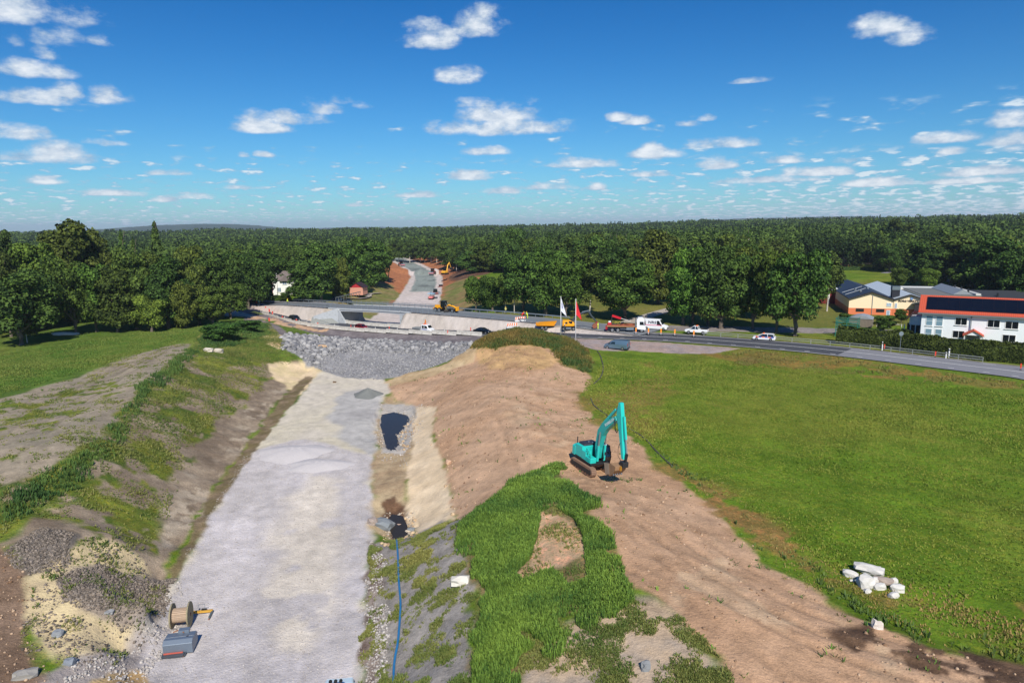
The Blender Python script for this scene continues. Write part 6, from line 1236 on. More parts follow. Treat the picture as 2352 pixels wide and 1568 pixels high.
a=P(*crop(600,600,3.675,1010,505),5.2); o=thing('red_gable_shed','small pinkish shed with a red gable and black roof edge by the gravel yard','shed',tuple(a),math.radians(-8),s=.85); MB().prism([(0,0),(6,0),(6,3.3),(0,3.3)],0,6).build('wall',mat('shed_pink',(206,150,128),.8,stripes=(2,.25,.1,(180,126,106))),o); MB().prism([(0,3.3),(6,3.3),(3,5.1)],.02,.3).build('gable',mat('shed_red',(170,40,48),.7),o)
for x0_,x1_2 in ((-.5,3),(6.5,3)): 
    r=MB(); r.slab([(x0_,-.4,3.15),(x1_2,-.4,5.3),(x1_2,6.3,5.3),(x0_,6.3,3.15)],(0,0,.14)); r.build('roof',mat('black_sheet',(60,44,46),.6),o)
yd=smooth([tuple(P(*crop(600,600,3.675,x,y),5.3)) for x,y in ((930,520),(1080,510),(1180,480),(1160,450),(1280,430))]); ribbon('gravel_yard',[ (p[0],p[1],g1(p[0],p[1])) for p in yd],-1.6,1.6,.15,MT['drive_gravel'])
rail('site_fence','thin mesh fence on posts around the gravel yard by the red shed',[tuple(P(*crop(600,600,3.675,x,y),5.3)) for x,y in ((880,560),(1120,500),(1270,440))],0,30,0,1.2,1,2.2,mtl=mat('fence_grey',(110,120,122),.5))
# heap of grey grit, gully rim
# ---------------------------------------------------------------- trees
def leafmat(name,a,b,br=1.0):
    mt,N=newmat(name); oi=N.n('ShaderNodeObjectInfo'); tc=N.n('ShaderNodeTexCoord').outputs['Object']
    at=N.n('ShaderNodeAttribute',attribute_name='leaf'); f=N.m('ADD',N.m('MULTIPLY',at.outputs['Fac'],.7),N.m('MULTIPLY',N.noise(tc,.22,3,.6),.5))
    c=N.mix(N.ss(f,.25,.95),s2l(a),s2l(b)); c=N.mix(1.0,c,oi.outputs['Color'],'MULTIPLY')
    p=N.n('ShaderNodeBsdfPrincipled'); N.put(p.inputs['Base Color'],c); p.inputs['Roughness'].default_value=.7; p.inputs['Specular IOR Level'].default_value=.15
    o=N.n('ShaderNodeOutputMaterial'); N.put(o.inputs[0],p.outputs[0]); return mt
M_leaf=leafmat('foliage',(38,54,27),(96,113,52)); M_bark=mat('bark',(104,94,84),.9,var=.3,sc=4,bump=.03); M_birch=mat('birch_bark',(190,184,174),.8,var=.3,sc=3,dirt=(90,84,78))
def leafcloud(pos,nrm,size,seed,jit=.55):
    """one small quad per point, facing mostly outwards"""
    r=np.random.default_rng(seed); n=len(pos); nr_=nrm+r.normal(0,jit,(n,3)); nr_/=np.linalg.norm(nr_,axis=1)[:,None]+1e-9
    t=np.cross(nr_,r.normal(0,1,(n,3))); t/=np.linalg.norm(t,axis=1)[:,None]+1e-9; b=np.cross(nr_,t); s=size*r.uniform(.6,1.4,(n,1)); k=r.uniform(.55,1.0,(n,1))
    v=np.stack([pos-t*s-b*s*k*.5,pos+t*s*.2-b*s*k,pos+t*s+b*s*k*.4,pos-t*s*.3+b*s*k],1)
    return v.reshape(-1,3)
def quadmesh(name,v,shade,mt,mat2=None,extra=None):
    nq=len(v)//4; nv=len(v); 
    ev=[];ef=[]
    if extra: ev,ef=extra.v,extra.f
    me=bpy.data.meshes.new(name); allv=np.vstack([v,np.array(ev)]) if len(ev) else v
    me.vertices.add(len(allv)); me.vertices.foreach_set('co',allv.astype(np.float32).ravel())
    li=np.arange(nv,dtype=np.int32); ls=np.arange(0,nv,4,dtype=np.int32); lt=np.full(nq,4,np.int32)
    if ef:
        e=np.array([i+nv for f in ef for i in f],np.int32); l2=np.array([len(f) for f in ef],np.int32); s2=nv+np.r_[0,np.cumsum(l2)[:-1]].astype(np.int32)
        li=np.r_[li,e]; ls=np.r_[ls,s2]; lt=np.r_[lt,l2]
    me.loops.add(len(li)); me.loops.foreach_set('vertex_index',li.astype(np.int32)); me.polygons.add(len(ls)); me.polygons.foreach_set('loop_start',ls.astype(np.int32)); me.polygons.foreach_set('loop_total',lt.astype(np.int32))
    me.materials.append(mt); 
    if mat2: me.materials.append(mat2)
    if ef and mat2: me.polygons.foreach_set('material_index',np.r_[np.zeros(nq,np.int32),np.ones(len(ef),np.int32)])
    me.update(); a=me.attributes.new('leaf','FLOAT','POINT'); sh=np.zeros(len(allv),np.float32); sh[:nv]=np.repeat(shade,4); a.data.foreach_set('value',sh); return me
def lobes(kind,seed):
    r=random.Random(seed); L=[]
    if kind=='oak':
        for k in range(26):
            a=r.uniform(0,6.283); h=r.uniform(.22,.92); R=.36*math.sin(math.pi*min(1,max(.12,(h-.12)/.95)))**.55*r.uniform(.65,1.05); L.append((R*math.cos(a),R*math.sin(a),h,r.uniform(.10,.17)))
        L.append((0,0,.6,.30)); L.append((0,0,.45,.28))
    elif kind=='beech':
        for k in range(34):
            a=r.uniform(0,6.283); h=r.uniform(.10,.95); R=.30*math.sin(math.pi*min(1,max(.18,h*.92)))**.5*r.uniform(.7,1.0)*(1.0 if h<.7 else .8); L.append((R*math.cos(a),R*math.sin(a),h,r.uniform(.07,.13)))
        L+= [(0,0,.7,.2),(0,0,.5,.25),(0,0,.3,.22)]
    elif kind=='birch':
        for k in range(24):
            a=r.uniform(0,6.283); h=r.uniform(.22,.97); R=.19*math.sin(math.pi*min(1,max(.2,(h-.1)*.95)))**.6*r.uniform(.5,1.05); L.append((R*math.cos(a),R*math.sin(a),h,r.uniform(.05,.09)))
        L+= [(0,0,.6,.10),(0,0,.75,.09),(0,0,.45,.10)]
    elif kind=='pine':
        for k in range(16):
            a=r.uniform(0,6.283); h=r.uniform(.5,.97); R=.17*r.uniform(.3,1)*(1.15-h); L.append((R*1.6*math.cos(a),R*1.6*math.sin(a),h,r.uniform(.05,.09)))
    return L
def crownpts(kind,seed,n):
    r=np.random.default_rng(seed)
    if kind=='spruce':
        h=1-np.sqrt(r.uniform(0,1,n))*.93; h=np.where(r.random(n)<.15,r.uniform(.05,.95,n),h); tier=np.floor(h*17)/17; fr=(h*17)%1
        R=.20*(1-h)**.62*(1.0-.55*fr)*(.6+.4*r.random(n)); nb=9; a=np.round(r.uniform(0,6.283,n)*nb/6.283+tier*7)*6.283/nb+r.normal(0,.16,n)
        R=R*(.75+.25*np.sin(a*3+tier*40)); p=np.stack([R*np.cos(a),R*np.sin(a),h-R*.28],1); nm=np.stack([np.cos(a),np.sin(a),np.full(n,.6)],1); return p,nm
    L=np.array(lobes(kind,seed)); w=L[:,3]**2; idx=r.choice(len(L),n,p=w/w.sum()); d=r.normal(0,1,(n,3)); d/=np.linalg.norm(d,axis=1)[:,None]; d[:,2]=np.where((d[:,2]<-.3)&(r.random(n)<.6),-d[:,2],d[:,2])
    rad=L[idx,3]*(1-.28*r.random(n)**1.5)*(1+.14*np.sin(d[:,0]*9+idx)*np.sin(d[:,1]*8+d[:,2]*7)); p=L[idx,:3]+d*rad[:,None]*np.array([1.05,1.05,.82 if kind!='birch' else 1.25]); nm=d+np.array([0,0,.25]); return p,nm
def trunk(kind,seed,Hh,mb=None):
    r=random.Random(seed+99); mb=mb or MB(); th={'oak':.035,'beech':.026,'birch':.012,'pine':.014,'spruce':.014}[kind]
    top={'oak':.55,'beech':.75,'birch':.95,'pine':.96,'spruce':.97}[kind]; pts=[(0,0,-.02)]
    for k in range(1,6): z=top*k/5; pts.append((r.uniform(-.012,.012)*k,r.uniform(-.012,.012)*k,z))
    mb.tube([tuple(c*Hh for c in p) for p in pts],[Hh*th*(1.25 if i==0 else 1.0-i*.15) for i in range(6)],8)
    if kind in('oak','beech','pine'):
        for (x,y,z,q) in lobes(kind,seed)[:9 if kind!='pine' else 10]:
            zb=max(.16 if kind!='pine' else .4,z*.45) if kind!='pine' else z-.06; b=(x*.06,y*.06,zb); m_=(x*.5,y*.5,(zb+z)/2+.0); mb.tube([tuple(c*Hh for c in b),tuple(c*Hh for c in m_),tuple(c*Hh for c in (x,y,z))],[Hh*th*.5,Hh*th*.32,Hh*th*.12],6)
    return mb
TP={}
def proto(kind,seed,n,leaf,Hh=20.0):
    p,nm=crownpts(kind,seed,n); v=leafcloud(p*Hh,nm,leaf,seed); r=np.random.default_rng(seed); sh=np.clip(r.normal(.5,.28,n)+.25*np.sin(p[:,0]*30)*np.sin(p[:,2]*25+p[:,1]*20),0,1)
    me=quadmesh('crown',v,sh,M_leaf); t=trunk(kind,seed,Hh); tm=bpy.data.meshes.new('trunk'); tm.from_pydata(t.v,[],t.f); tm.materials.append(M_birch if kind=='birch' else M_bark)
    return me,tm
for kind,n,leaf in (('oak',13000,.34),('beech',13000,.34),('birch',8000,.26),('spruce',8000,.34),('pine',5000,.30)):
    TP[kind]=[proto(kind,31*i+len(kind),n,leaf) for i in range(3 if kind in('oak','beech') else 2)]
NT={'oak':'oak_tree','beech':'beech_tree','birch':'birch_tree','spruce':'spruce_tree','pine':'pine_tree'}
placed=[]
def tree(kind,px,py,top,wd,label,col=(1,1,1),z=None,group=None,Y=None,cat='tree',name=None):
    """px,py = foot in the photo, top = photo height of its top, wd = crown width in photo pixels"""
    if Y is not None: b=PY(px,700,Y); b=np.array([b[0],b[1],g1(b[0],b[1])])
    else:
        b=P(px,py,z if z is not None else 5.0)
        for _ in range(3): b=P(px,py,g1(b[0],b[1]))
    zt=PY(px,top,b[1])[2]; h=max(1.5,zt-b[2]); dist=(np.array(b)-np.array([0,0,H]))@FW; w=wd/F*dist
    nat={'oak':.90,'beech':.76,'birch':.50,'spruce':.38,'pine':.40}[kind]*h; sx=w/nat*h/20
    cm,tm=TP[kind][len(placed)%len(TP[kind])]
    o=thing(name or NT[kind],label,cat,tuple(b),random.uniform(0,6.28),group); o.scale=(sx,sx,h/20)
    c=bpy.data.objects.new('crown',cm); COL.objects.link(c); c.parent=o; k=random.uniform(.88,1.2); c.color=(col[0]*k,col[1]*k,col[2]*k,1)
    t=bpy.data.objects.new('trunk',tm); COL.objects.link(t); t.parent=o; t.scale=(min(1,1/(sx/(h/20)))**.5,)*2+(1,); CH[o.name]=[c,t]; placed.append((b[0],b[1],w/2)); return o
cl=lambda x,y:(x*.2735,477.8+y*.2735)
LT=[ # kind, crop x, foot y, top y, width, colour, label
('pine',100,None,150,150,(.8,.9,.9),'tall ragged pine at the far left edge, above the other crowns',210),
('beech',560,None,135,520,(1.0,.9,.75),'huge broad olive-brown crown, highest of the left wood',195),
('spruce',1360,None,95,190,(.85,.95,.95),'tallest dark spruce with a spiky top in the left wood',215),
('spruce',1075,None,172,140,(.8,1,.95),'slim spruce between the big beech and the tallest spruce',225),
('beech',850,None,200,280,(.95,.85,.7),'brownish round crown right of the highest beech',205),
('spruce',1170,None,235,130,(.9,1,.9),'shorter spruce just left of the tallest one',205),
('beech',340,None,300,400,(1.05,1.15,.75),'wide yellow-green crown below the far-left pine',178),
('beech',60,None,330,260,(.85,.8,.75),'dark crown cut off by the left edge, above the lowest branches',165),
('oak',180,1150,530,520,(.72,.85,.72),'spreading dark tree at the left edge overhanging the shaded field',None),
('birch',230,1130,880,170,(1.1,1.05,.8),'small leaning olive tree in the shade of the left edge tree',None),
('oak',640,1060,430,330,(1.0,1.1,.8),'broad mid-green tree left of the pale thick trunk',None),
('oak',815,1040,470,300,(.9,1.2,.8),'fresh green oak with a thick pale trunk at the field edge',None),
('beech',990,1040,500,330,(.85,.85,.7),'dull olive tree right of the pale thick trunk',None),
('beech',1130,None,350,320,(.85,.9,.75),'dark olive crown behind, midway along the left wood',175),
('birch',1280,None,390,170,(1.1,1.05,.9),'pale narrow crown above the yellow-green tree',180),
('oak',1275,1040,740,250,(2.1,2.0,1.3),'small bright yellow-green tree at the field edge',None),
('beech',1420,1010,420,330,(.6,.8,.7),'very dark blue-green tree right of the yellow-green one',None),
('beech',1560,1010,610,200,(1.35,1.15,.85),'cone-shaped brownish-green tree with a short pale trunk',None),
('beech',1680,975,480,220,(1.3,1.2,1.0),'pale grey-green rounded tree behind the cone-shaped one',None),
('oak',1500,None,370,260,(1.0,.95,.8),'olive crown behind the pale grey-green tree',185),
('oak',1860,None,400,380,(.75,.9,.75),'large dark crown left of the villa wood',200),
('beech',1620,None,320,280,(1.15,1.05,.75),'yellowish rounded crown peeking over the wood left of centre',235),
('oak',1790,985,720,250,(1.1,1.1,.8),'low olive tree near the road bend',None),
('oak',1935,930,640,300,(.8,.9,.7),'dark tree whose shadow falls on the road bend',None),
('oak',2080,None,380,330,(.65,.85,.7),'dark oak crown between road bend and villa',225),
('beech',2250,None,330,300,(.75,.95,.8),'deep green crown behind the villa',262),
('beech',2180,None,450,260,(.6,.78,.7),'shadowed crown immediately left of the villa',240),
]
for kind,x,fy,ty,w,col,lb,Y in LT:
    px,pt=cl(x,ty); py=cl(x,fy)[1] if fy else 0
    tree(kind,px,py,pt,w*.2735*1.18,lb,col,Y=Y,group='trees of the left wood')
c1=lambda x,y:(551.3+x*.25,551.3+y*.25)
MT_=[('beech',590,560,190,380,(.8,1,.8),'wide dark tree right of the villa, above its hedge',None),('beech',745,560,50,400,(.75,.95,.8),'largest rounded crown between villa and red shed',None),('beech',930,560,160,200,(1.2,1.05,.8),'slim olive tree left of the red shed',None),
('beech',640,None,80,330,(.85,1,.8),'crown behind the largest one, between villa and shed',262),('oak',820,None,30,330,(.7,.9,.8),'high dark crown behind the slim olive tree',270),('beech',1060,None,10,340,(.75,1,.8),'green crown above the red shed',275),
('pine',1120,400,-20,230,(.8,1,.8),'tall tree right behind the red shed with bare lower stems',None),('pine',1210,405,0,200,(.85,.95,.8),'tall pine with bare grey stem, third from the cutting',None),('pine',1270,410,40,210,(.8,.95,.75),'tall pine with bare stem, second from the cutting',None),('pine',1325,395,20,190,(.9,1,.75),'tall pine at the left edge of the cutting, leaning stem',None),('pine',1370,385,60,150,(.95,1,.8),'slim bare-stemmed pine nearest the new road',None),
('beech',1240,None,10,340,(.75,1,.78),'broad dark crown behind the bare-stemmed pines',300),('beech',380,None,170,280,(.75,.95,.8),'crown just behind the villa roof',265),('oak',460,None,90,260,(.9,1.0,.85),'lighter crown above the villa roof',285),
('oak',2170,655,330,210,(.95,1.15,.8),'small gnarled oak with a burred grey trunk by the guard rail',None),
('oak',2290,655,400,170,(1.0,1.2,.85),'low bright shrub-like tree right of the gnarled oak',None),
('beech',2120,305,110,300,(.75,1,.85),'dark rounded tree behind the brown soil of the new road',None),('beech',2270,290,80,330,(.95,.9,.75),'brownish tree behind the green strip right of the new road',None),('birch',1990,290,60,160,(.9,1,.85),'pale-stemmed tree at the right bank of the new road',None),('beech',1930,255,30,250,(.8,.95,.8),'dark tree behind the small yellow excavator',None)]
for k,x in enumerate((1460,1500,1560,1610,1660,1700,1755,1810,1860,1425)): MT_.append(('birch',x,195+k%3*6+(x-1460)*.04,-10+(k*37)%50,130,(.9,1,.85),['birch','pale birch','thin birch'][k%3]+' at the forest edge above the far road, '+['first','second','third','fourth','fifth','sixth','seventh','eighth','ninth','leftmost'][k]+' from the left',None))
for kind,x,fy,ty,w,col,lb,Y in MT_:
    px,pt=c1(x,ty); py=c1(x,fy)[1] if fy else 0
    tree(kind,px,py,pt,w*.25,lb,col,Y=Y,group='trees round the new road')
c2_=lambda x,y:(1084.2+x*.3594,477.8+y*.3594)
RTt=[('oak',130,660,440,180,(.95,1.15,.85),'thin-crowned tree left of the roadside oak row',None),('birch',210,668,420,150,(1,1.1,.85),'slender pale-leaved tree left of the dense dark group',None),
('oak',330,672,300,300,(.75,1.0,.8),'dense dark group crown with many thin stems by the guard rail',None),('oak',468,690,268,330,(.8,1.05,.8),'full dark-green oak behind the closed bridge road',None),('birch',270,672,330,120,(.8,1,.8),'narrow stem tree left of the full dark-green oak',None),
('oak',600,700,320,260,(.95,1.2,.8),'oak with a forked trunk behind the white flag',None),('birch',755,680,285,260,(.95,1.0,.9),'weeping birch with a pale trunk right of the red flag',None),
('oak',978,712,335,400,(.95,1.2,.8),'single big oak with a thick black trunk behind the lorry',None),('beech',1190,None,135,330,(1.15,1.0,.8),'high brownish crown behind the lorry and the lettered van',215),
('oak',1350,745,360,260,(.9,1.35,.8),'bright green oak, leftmost of the roadside row',None),('oak',1410,748,250,300,(1.0,1.35,.8),'tall oak with a bright crown top, second in the roadside row',None),('oak',1507,750,235,340,(.75,.9,.75),'dark oak, third in the roadside row',None),('oak',1590,770,330,360,(.75,.9,.72),'oak with a forked trunk above the white pickup, fourth in the row',None),
('oak',1660,None,225,330,(.7,.88,.75),'dark crown rising behind the middle of the row',190),('oak',1795,775,300,300,(.75,.95,.75),'oak with a slanting trunk, fifth in the roadside row',None),('oak',1800,None,265,330,(1.1,1.0,.65),'crown tinged yellow-brown behind the fifth oak',182),('oak',1945,800,262,330,(.95,1.0,.65),'yellowish-topped oak right above the marked estate car',None),('oak',2062,818,275,400,(.75,1.05,.75),'last big oak of the row, beside the green netting',None),
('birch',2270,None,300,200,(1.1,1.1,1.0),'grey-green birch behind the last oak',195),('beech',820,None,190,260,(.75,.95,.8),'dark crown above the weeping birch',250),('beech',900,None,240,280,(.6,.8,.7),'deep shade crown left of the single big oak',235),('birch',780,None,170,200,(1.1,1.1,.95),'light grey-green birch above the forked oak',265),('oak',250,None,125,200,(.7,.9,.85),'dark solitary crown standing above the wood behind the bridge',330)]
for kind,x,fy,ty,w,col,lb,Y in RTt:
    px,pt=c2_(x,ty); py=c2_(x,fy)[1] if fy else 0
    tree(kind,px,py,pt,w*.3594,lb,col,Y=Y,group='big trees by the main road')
c3=lambda x,y:(1488.4+x*.3672,477.8+y*.3672)
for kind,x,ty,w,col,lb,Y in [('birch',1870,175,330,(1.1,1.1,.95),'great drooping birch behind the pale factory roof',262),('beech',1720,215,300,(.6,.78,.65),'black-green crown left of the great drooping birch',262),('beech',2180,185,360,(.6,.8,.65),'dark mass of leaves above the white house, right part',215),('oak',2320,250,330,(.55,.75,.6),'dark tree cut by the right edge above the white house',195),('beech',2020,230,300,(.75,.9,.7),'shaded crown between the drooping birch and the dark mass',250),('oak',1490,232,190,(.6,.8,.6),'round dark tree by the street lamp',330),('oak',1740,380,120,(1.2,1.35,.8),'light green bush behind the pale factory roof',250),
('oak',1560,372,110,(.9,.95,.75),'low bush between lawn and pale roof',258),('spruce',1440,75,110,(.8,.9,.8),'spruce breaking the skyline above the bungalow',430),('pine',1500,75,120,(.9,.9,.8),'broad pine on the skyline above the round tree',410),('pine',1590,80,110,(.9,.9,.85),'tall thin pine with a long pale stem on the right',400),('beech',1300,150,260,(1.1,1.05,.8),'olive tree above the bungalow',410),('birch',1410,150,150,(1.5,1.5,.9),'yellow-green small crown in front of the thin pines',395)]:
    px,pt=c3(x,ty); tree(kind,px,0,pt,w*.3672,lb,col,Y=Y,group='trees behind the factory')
# garden shrubs by the white house and villa
for x,y,ty,w,lb,kd in [(880,960,790,230,'dark green bush left of the pavilion, in the garden','oak'),(1060,870,720,130,'vine-like bush under the sign wall','oak'),(1480,1000,930,90,'small shrub against the white wall','oak'),(1750,1050,920,190,'dark shrub in front of the porch','oak'),(2060,1040,905,200,'bare-tipped shrub between the porch and the right windows','birch'),(470,880,770,130,'bush at the dark side of the factory','oak'),(520,1000,870,200,'bush growing through the green netting','oak'),(720,1000,920,170,'pale green bush behind the hedge, by the greenhouse','oak')]:
    px,py=crop(2000,600,4.2,x,y); _,pt=crop(2000,600,4.2,x,ty); tree(kd,px,py,pt,w/4.2/1.0884,lb,(.8,1,.7),z=5.1,cat='shrub',name='garden_shrub',group='shrubs in the gardens')
for x,y,ty,w,lb in [(330,560,505,110,'clipped round shrub in front of the villa'),(420,555,480,130,'larger dark shrub right of the villa flag pole'),(275,530,500,60,'small shrub left of the clipped one')]:
    px,py=c1(x,y); _,pt=c1(x,ty); tree('beech',px,py,pt,w*.25,lb,(.8,.95,.7),z=5.2,cat='shrub',name='garden_shrub',group='shrubs by the villa')
# ---------------------------------------------------------------- hedges: long boxes of leaves
def hedge(name,label,pts,wd,ht,z,n,col,leaf=.22,cat='hedge'):
    L=[P(*p,z) for p in pts]; L=smooth([tuple(q) for q in L],2,1.0); r=np.random.default_rng(n); k=r.integers(0,len(L)-1,n); t=r.random(n)[:,None]; c=L[k]*(1-t)+L[k+1]*t; d=(L[k+1]-L[k]); d/=np.linalg.norm(d,axis=1)[:,None]; s=np.stack([-d[:,1],d[:,0],0*d[:,0]],1)
    a=r.uniform(-.2,math.pi+.2,n); lump=1+.22*fbm(c[:,0],c[:,1],3.2,4,n%50)+.08*np.sin(a*5+k*.8); u=np.sign(np.cos(a))*np.abs(np.cos(a))**.6*wd/2*lump; h=np.abs(np.sin(a))**.6*ht*lump*r.uniform(.86,1.0,n); h=np.where(r.random(n)<.5,h*r.uniform(.1,1,n),h)
    b=Vector(L[0]); p=c+s*u[:,None]; p[:,2]=z+h; nm=s*np.cos(a)[:,None]+np.array([0,0,1])*np.sin(a)[:,None]; p-=np.array(b)
    me=quadmesh(name,leafcloud(p,nm,leaf,n),r.random(n),M_leaf); o=bpy.data.objects.new(name,me); COL.objects.link(o); o.location=b; tag(o,label,cat); o.color=(*col,1)
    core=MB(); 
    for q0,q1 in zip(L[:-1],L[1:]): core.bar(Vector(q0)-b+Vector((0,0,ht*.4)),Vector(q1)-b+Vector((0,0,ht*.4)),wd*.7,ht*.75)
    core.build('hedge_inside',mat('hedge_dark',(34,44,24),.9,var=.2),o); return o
hedge('garden_hedge','long shaggy dark hedge between the road and the white house',[crop(2000,600,4.2,400,1075),crop(2000,600,4.2,900,1120),crop(2000,600,4.2,1400,1195),crop(2000,600,4.2,1900,1245),crop(2000,600,4.2,2500,1300)],3.2,3.4,5.0,52000,(.78,.72,.62))
hedge('clipped_hedge','bluish clipped hedge in front of the bungalow, behind the lawn',[crop(2000,600,4.2,370,325),crop(2000,600,4.2,880,330)],1.6,2.2,6.0,9000,(.8,1.0,1.1))
hedge('villa_hedge','low dark hedge in front of the villa garden',[(613,690),(640,691),(665,692)],2.0,1.6,5.2,2500,(.7,.9,.65))
# ---------------------------------------------------------------- the forest
def fbound(az_):       # how far off the wood begins in each direction
    A=[-40,-36,-30,-24,-20,-17,-14.5,-12,-10.5,-8.5,-6,-4.5,-3,0,4,8,12,16,20,24,28,32,36,44]; R=[198,208,226,250,280,305,335,380,520,545,520,400,345,330,290,275,262,275,330,390,400,340,250,215]
    return np.interp(az_,A,R)
r=np.random.default_rng(5); N_=60000
az_=np.radians(r.uniform(-43,43,N_)); rad=np.sqrt(r.uniform(150**2,1350**2,N_)); fx=rad*np.sin(az_); fy=rad*np.cos(az_)
ok=rad>fbound(np.degrees(az_))+4
dh,_,_=near([tuple(q) for q in hw]+[(-128,690,4)],fx,fy); ok&=dh>np.where(fy<560,18,9)
fx,fy,rad=fx[ok],fy[ok],rad[ok]
# thin out to a natural spacing
cell={}; keep=[]
for i in range(len(fx)):
    s=6.2 if rad[i]<450 else (7.5 if rad[i]<800 else 9.5); key=(int(fx[i]//s),int(fy[i]//s),int(s*10))
    if key in cell: continue
    cell[key]=1
    if any((fx[i]-a)**2+(fy[i]-b)**2<(c*.6)**2 for a,b,c in placed[-200:] if rad[i]<340): continue
    keep.append(i)
keep=np.array(keep); fx,fy,rad=fx[keep],fy[keep],rad[keep]; order=np.argsort(rad-fbound(np.degrees(np.arctan2(fx,fy)))*.55); 
gz=hgt(fx,fy); conif=fbm(fx,fy,90,3,41); 
kinds=['beech','birch','spruce','oak','pine']
def pick(i):
    q=r.random(); c=conif[i]+(.3 if rad[i]>600 else 0)
    return 'spruce' if q<.22+.5*max(0,c) else ('birch' if q<.62+.2*max(0,c) else ('beech' if q<.86 else 'oak'))
LOD={}
hfac=lambda x,y: np.interp(np.degrees(np.arctan2(x,y)),[-40,-12,0,12,22,40],[.80,.84,.92,1.05,1.1,1.08])
for kd in ('beech','birch','spruce','oak'):
    for j in range(2):
        p,nm=crownpts(kd,200+j*7+len(kd),3200); v=leafcloud(p*20,nm,.42,j,.45); sh=np.clip(np.random.default_rng(j).normal(.5,.2,3200),0,1); t=trunk(kd if kd!='oak' else 'beech',5+j,20)
        LOD[kd,j]=quadmesh('forest_tree',v,sh,M_leaf,M_birch if kd=='birch' else M_bark,t)
        LOD[kd,j].name='forest_'+kd
ind=order[:300]; far=order[300:]
COLS={'beech':[(.8,1,.8),(1.05,1.05,.75),(.95,.9,.7)],'birch':[(1.05,1.12,.9),(.95,1.05,.85),(1.25,1.2,.85)],'spruce':[(.62,.82,.72),(.7,.88,.7)],'oak':[(.8,1.05,.75),(.9,1.1,.8)]}
for i in ind:
    kd=pick(i); o=bpy.data.objects.new({'beech':'forest_beech','birch':'forest_birch','spruce':'forest_spruce','oak':'forest_oak'}[kd],LOD[kd,int(r.integers(0,2))]); COL.objects.link(o)
    hh=float({'beech':r.uniform(14,18),'birch':r.uniform(13,18.5),'spruce':r.uniform(13,21),'oak':r.uniform(12,16)}[kd]); wv=float(r.uniform(.85,1.15)*(1.0 if kd!='birch' else 1.25)); 
    hh*=hfac(fx[i],fy[i])
    o.location=(fx[i],fy[i],gz[i]-.2); o.rotation_euler[2]=float(r.uniform(0,6.28)); o.scale=(hh/20*wv,hh/20*wv,hh/20); c=COLS[kd][int(r.integers(0,len(COLS[kd])))]; k=float(r.uniform(.85,1.15)); o.color=(c[0]*k,c[1]*k,c[2]*k,1)
    a_d=np.degrees(np.arctan2(fx[i],fy[i])); side='left wood' if a_d<-21 else ('wood behind the villa' if a_d<-13 else ('forest edge beyond the new road' if a_d<-2 else ('wood behind the roadside oaks' if a_d<20 else 'wood behind the factory')))
    hc='tall' if hh>17 else ('low' if hh<14 else 'mid-height'); tn=('pale' if c[0]>1 else ('dull' if c[1]<=.95 else 'fresh')); 
    edge='in front' if rad[i]<fbound(a_d)+14 else ('in the second row' if rad[i]<fbound(a_d)+30 else 'deep')
    sd2=side.replace('wood behind the roadside oaks','oak-row wood')
    w0,w1={'left wood':(-44,-21),'wood behind the villa':(-21,-13),'forest edge beyond the new road':(-13,-2),'wood behind the roadside oaks':(-2,20)}.get(side,(20,44)); t=(a_d-w0)/(w1-w0); pt_=['far left','left','middle','right','far right'][int(min(4,max(0,t*5)))]; side_=side.replace('forest edge beyond the new road','edge by the new road').replace('the roadside oaks','the oaks')
    tag(o,hc+' '+tn+' '+{'beech':'leafy tree','birch':'birch','spruce':'spruce','oak':'broad tree'}[kd]+' '+edge+', '+pt_+' of the '+side_,'tree','trees of the '+side)
# the rest of the forest as one mass
tv={}
for kd in ('beech','birch','spruce','oak'):
    for lod,n,s in ((0,560,1.35),(1,260,2.1),(2,110,3.0)):
        p,nm=crownpts(kd,300+len(kd),n); 
        if kd!='spruce': k=p[:,2]>.38; p,nm=p[k],nm[k]
        tv[kd,lod]=(p*20,nm)
VV=[];SS=[];CC=[]
for kd in ('beech','birch','spruce','oak'):
    for lod in (0,1,2):
        pass
ks=np.array([kinds.index(pick(i)) for i in far]); lods=np.where(rad[far]<480,0,np.where(rad[far]<800,1,2))
for kd in ('beech','birch','spruce','oak'):
    for lod,s in ((0,.8),(1,1.15),(2,1.75)):
        sel=far[(ks==kinds.index(kd))&(lods==lod)]
        if not len(sel): continue
        p,nm=tv[kd,lod]; n=len(sel); m_=len(p); hh=r.uniform(12.5,18,n)*(1.14 if kd=='spruce' else 1)*hfac(fx[sel],fy[sel]); wv=r.uniform(.95,1.35,n)*(1.15 if kd!='spruce' else 1); a=r.uniform(0,6.28,n)
        q=np.repeat(p[None],n,0); x=(q[...,0]*np.cos(a)[:,None]-q[...,1]*np.sin(a)[:,None])*(hh/20*wv)[:,None]; y=(q[...,0]*np.sin(a)[:,None]+q[...,1]*np.cos(a)[:,None])*(hh/20*wv)[:,None]; z=q[...,2]*(hh/20)[:,None]
        pos=np.stack([x+fx[sel][:,None],y+fy[sel][:,None],z+gz[sel][:,None]],-1).reshape(-1,3)
        nn_=np.repeat(nm[None],n,0); nx_=nn_[...,0]*np.cos(a)[:,None]-nn_[...,1]*np.sin(a)[:,None]; ny_=nn_[...,0]*np.sin(a)[:,None]+nn_[...,1]*np.cos(a)[:,None]; nn_=np.stack([nx_,ny_,nn_[...,2]],-1).reshape(-1,3)
        VV.append(leafcloud(pos,nn_,s*.62,lod,.4)); base_={'beech':.5,'birch':.68,'spruce':.05,'oak':.5}[kd]; tr_=np.clip(r.normal(base_,.26,n),-.2,1.3); SS.append(np.repeat(tr_,m_)+r.normal(0,.08,n*m_))
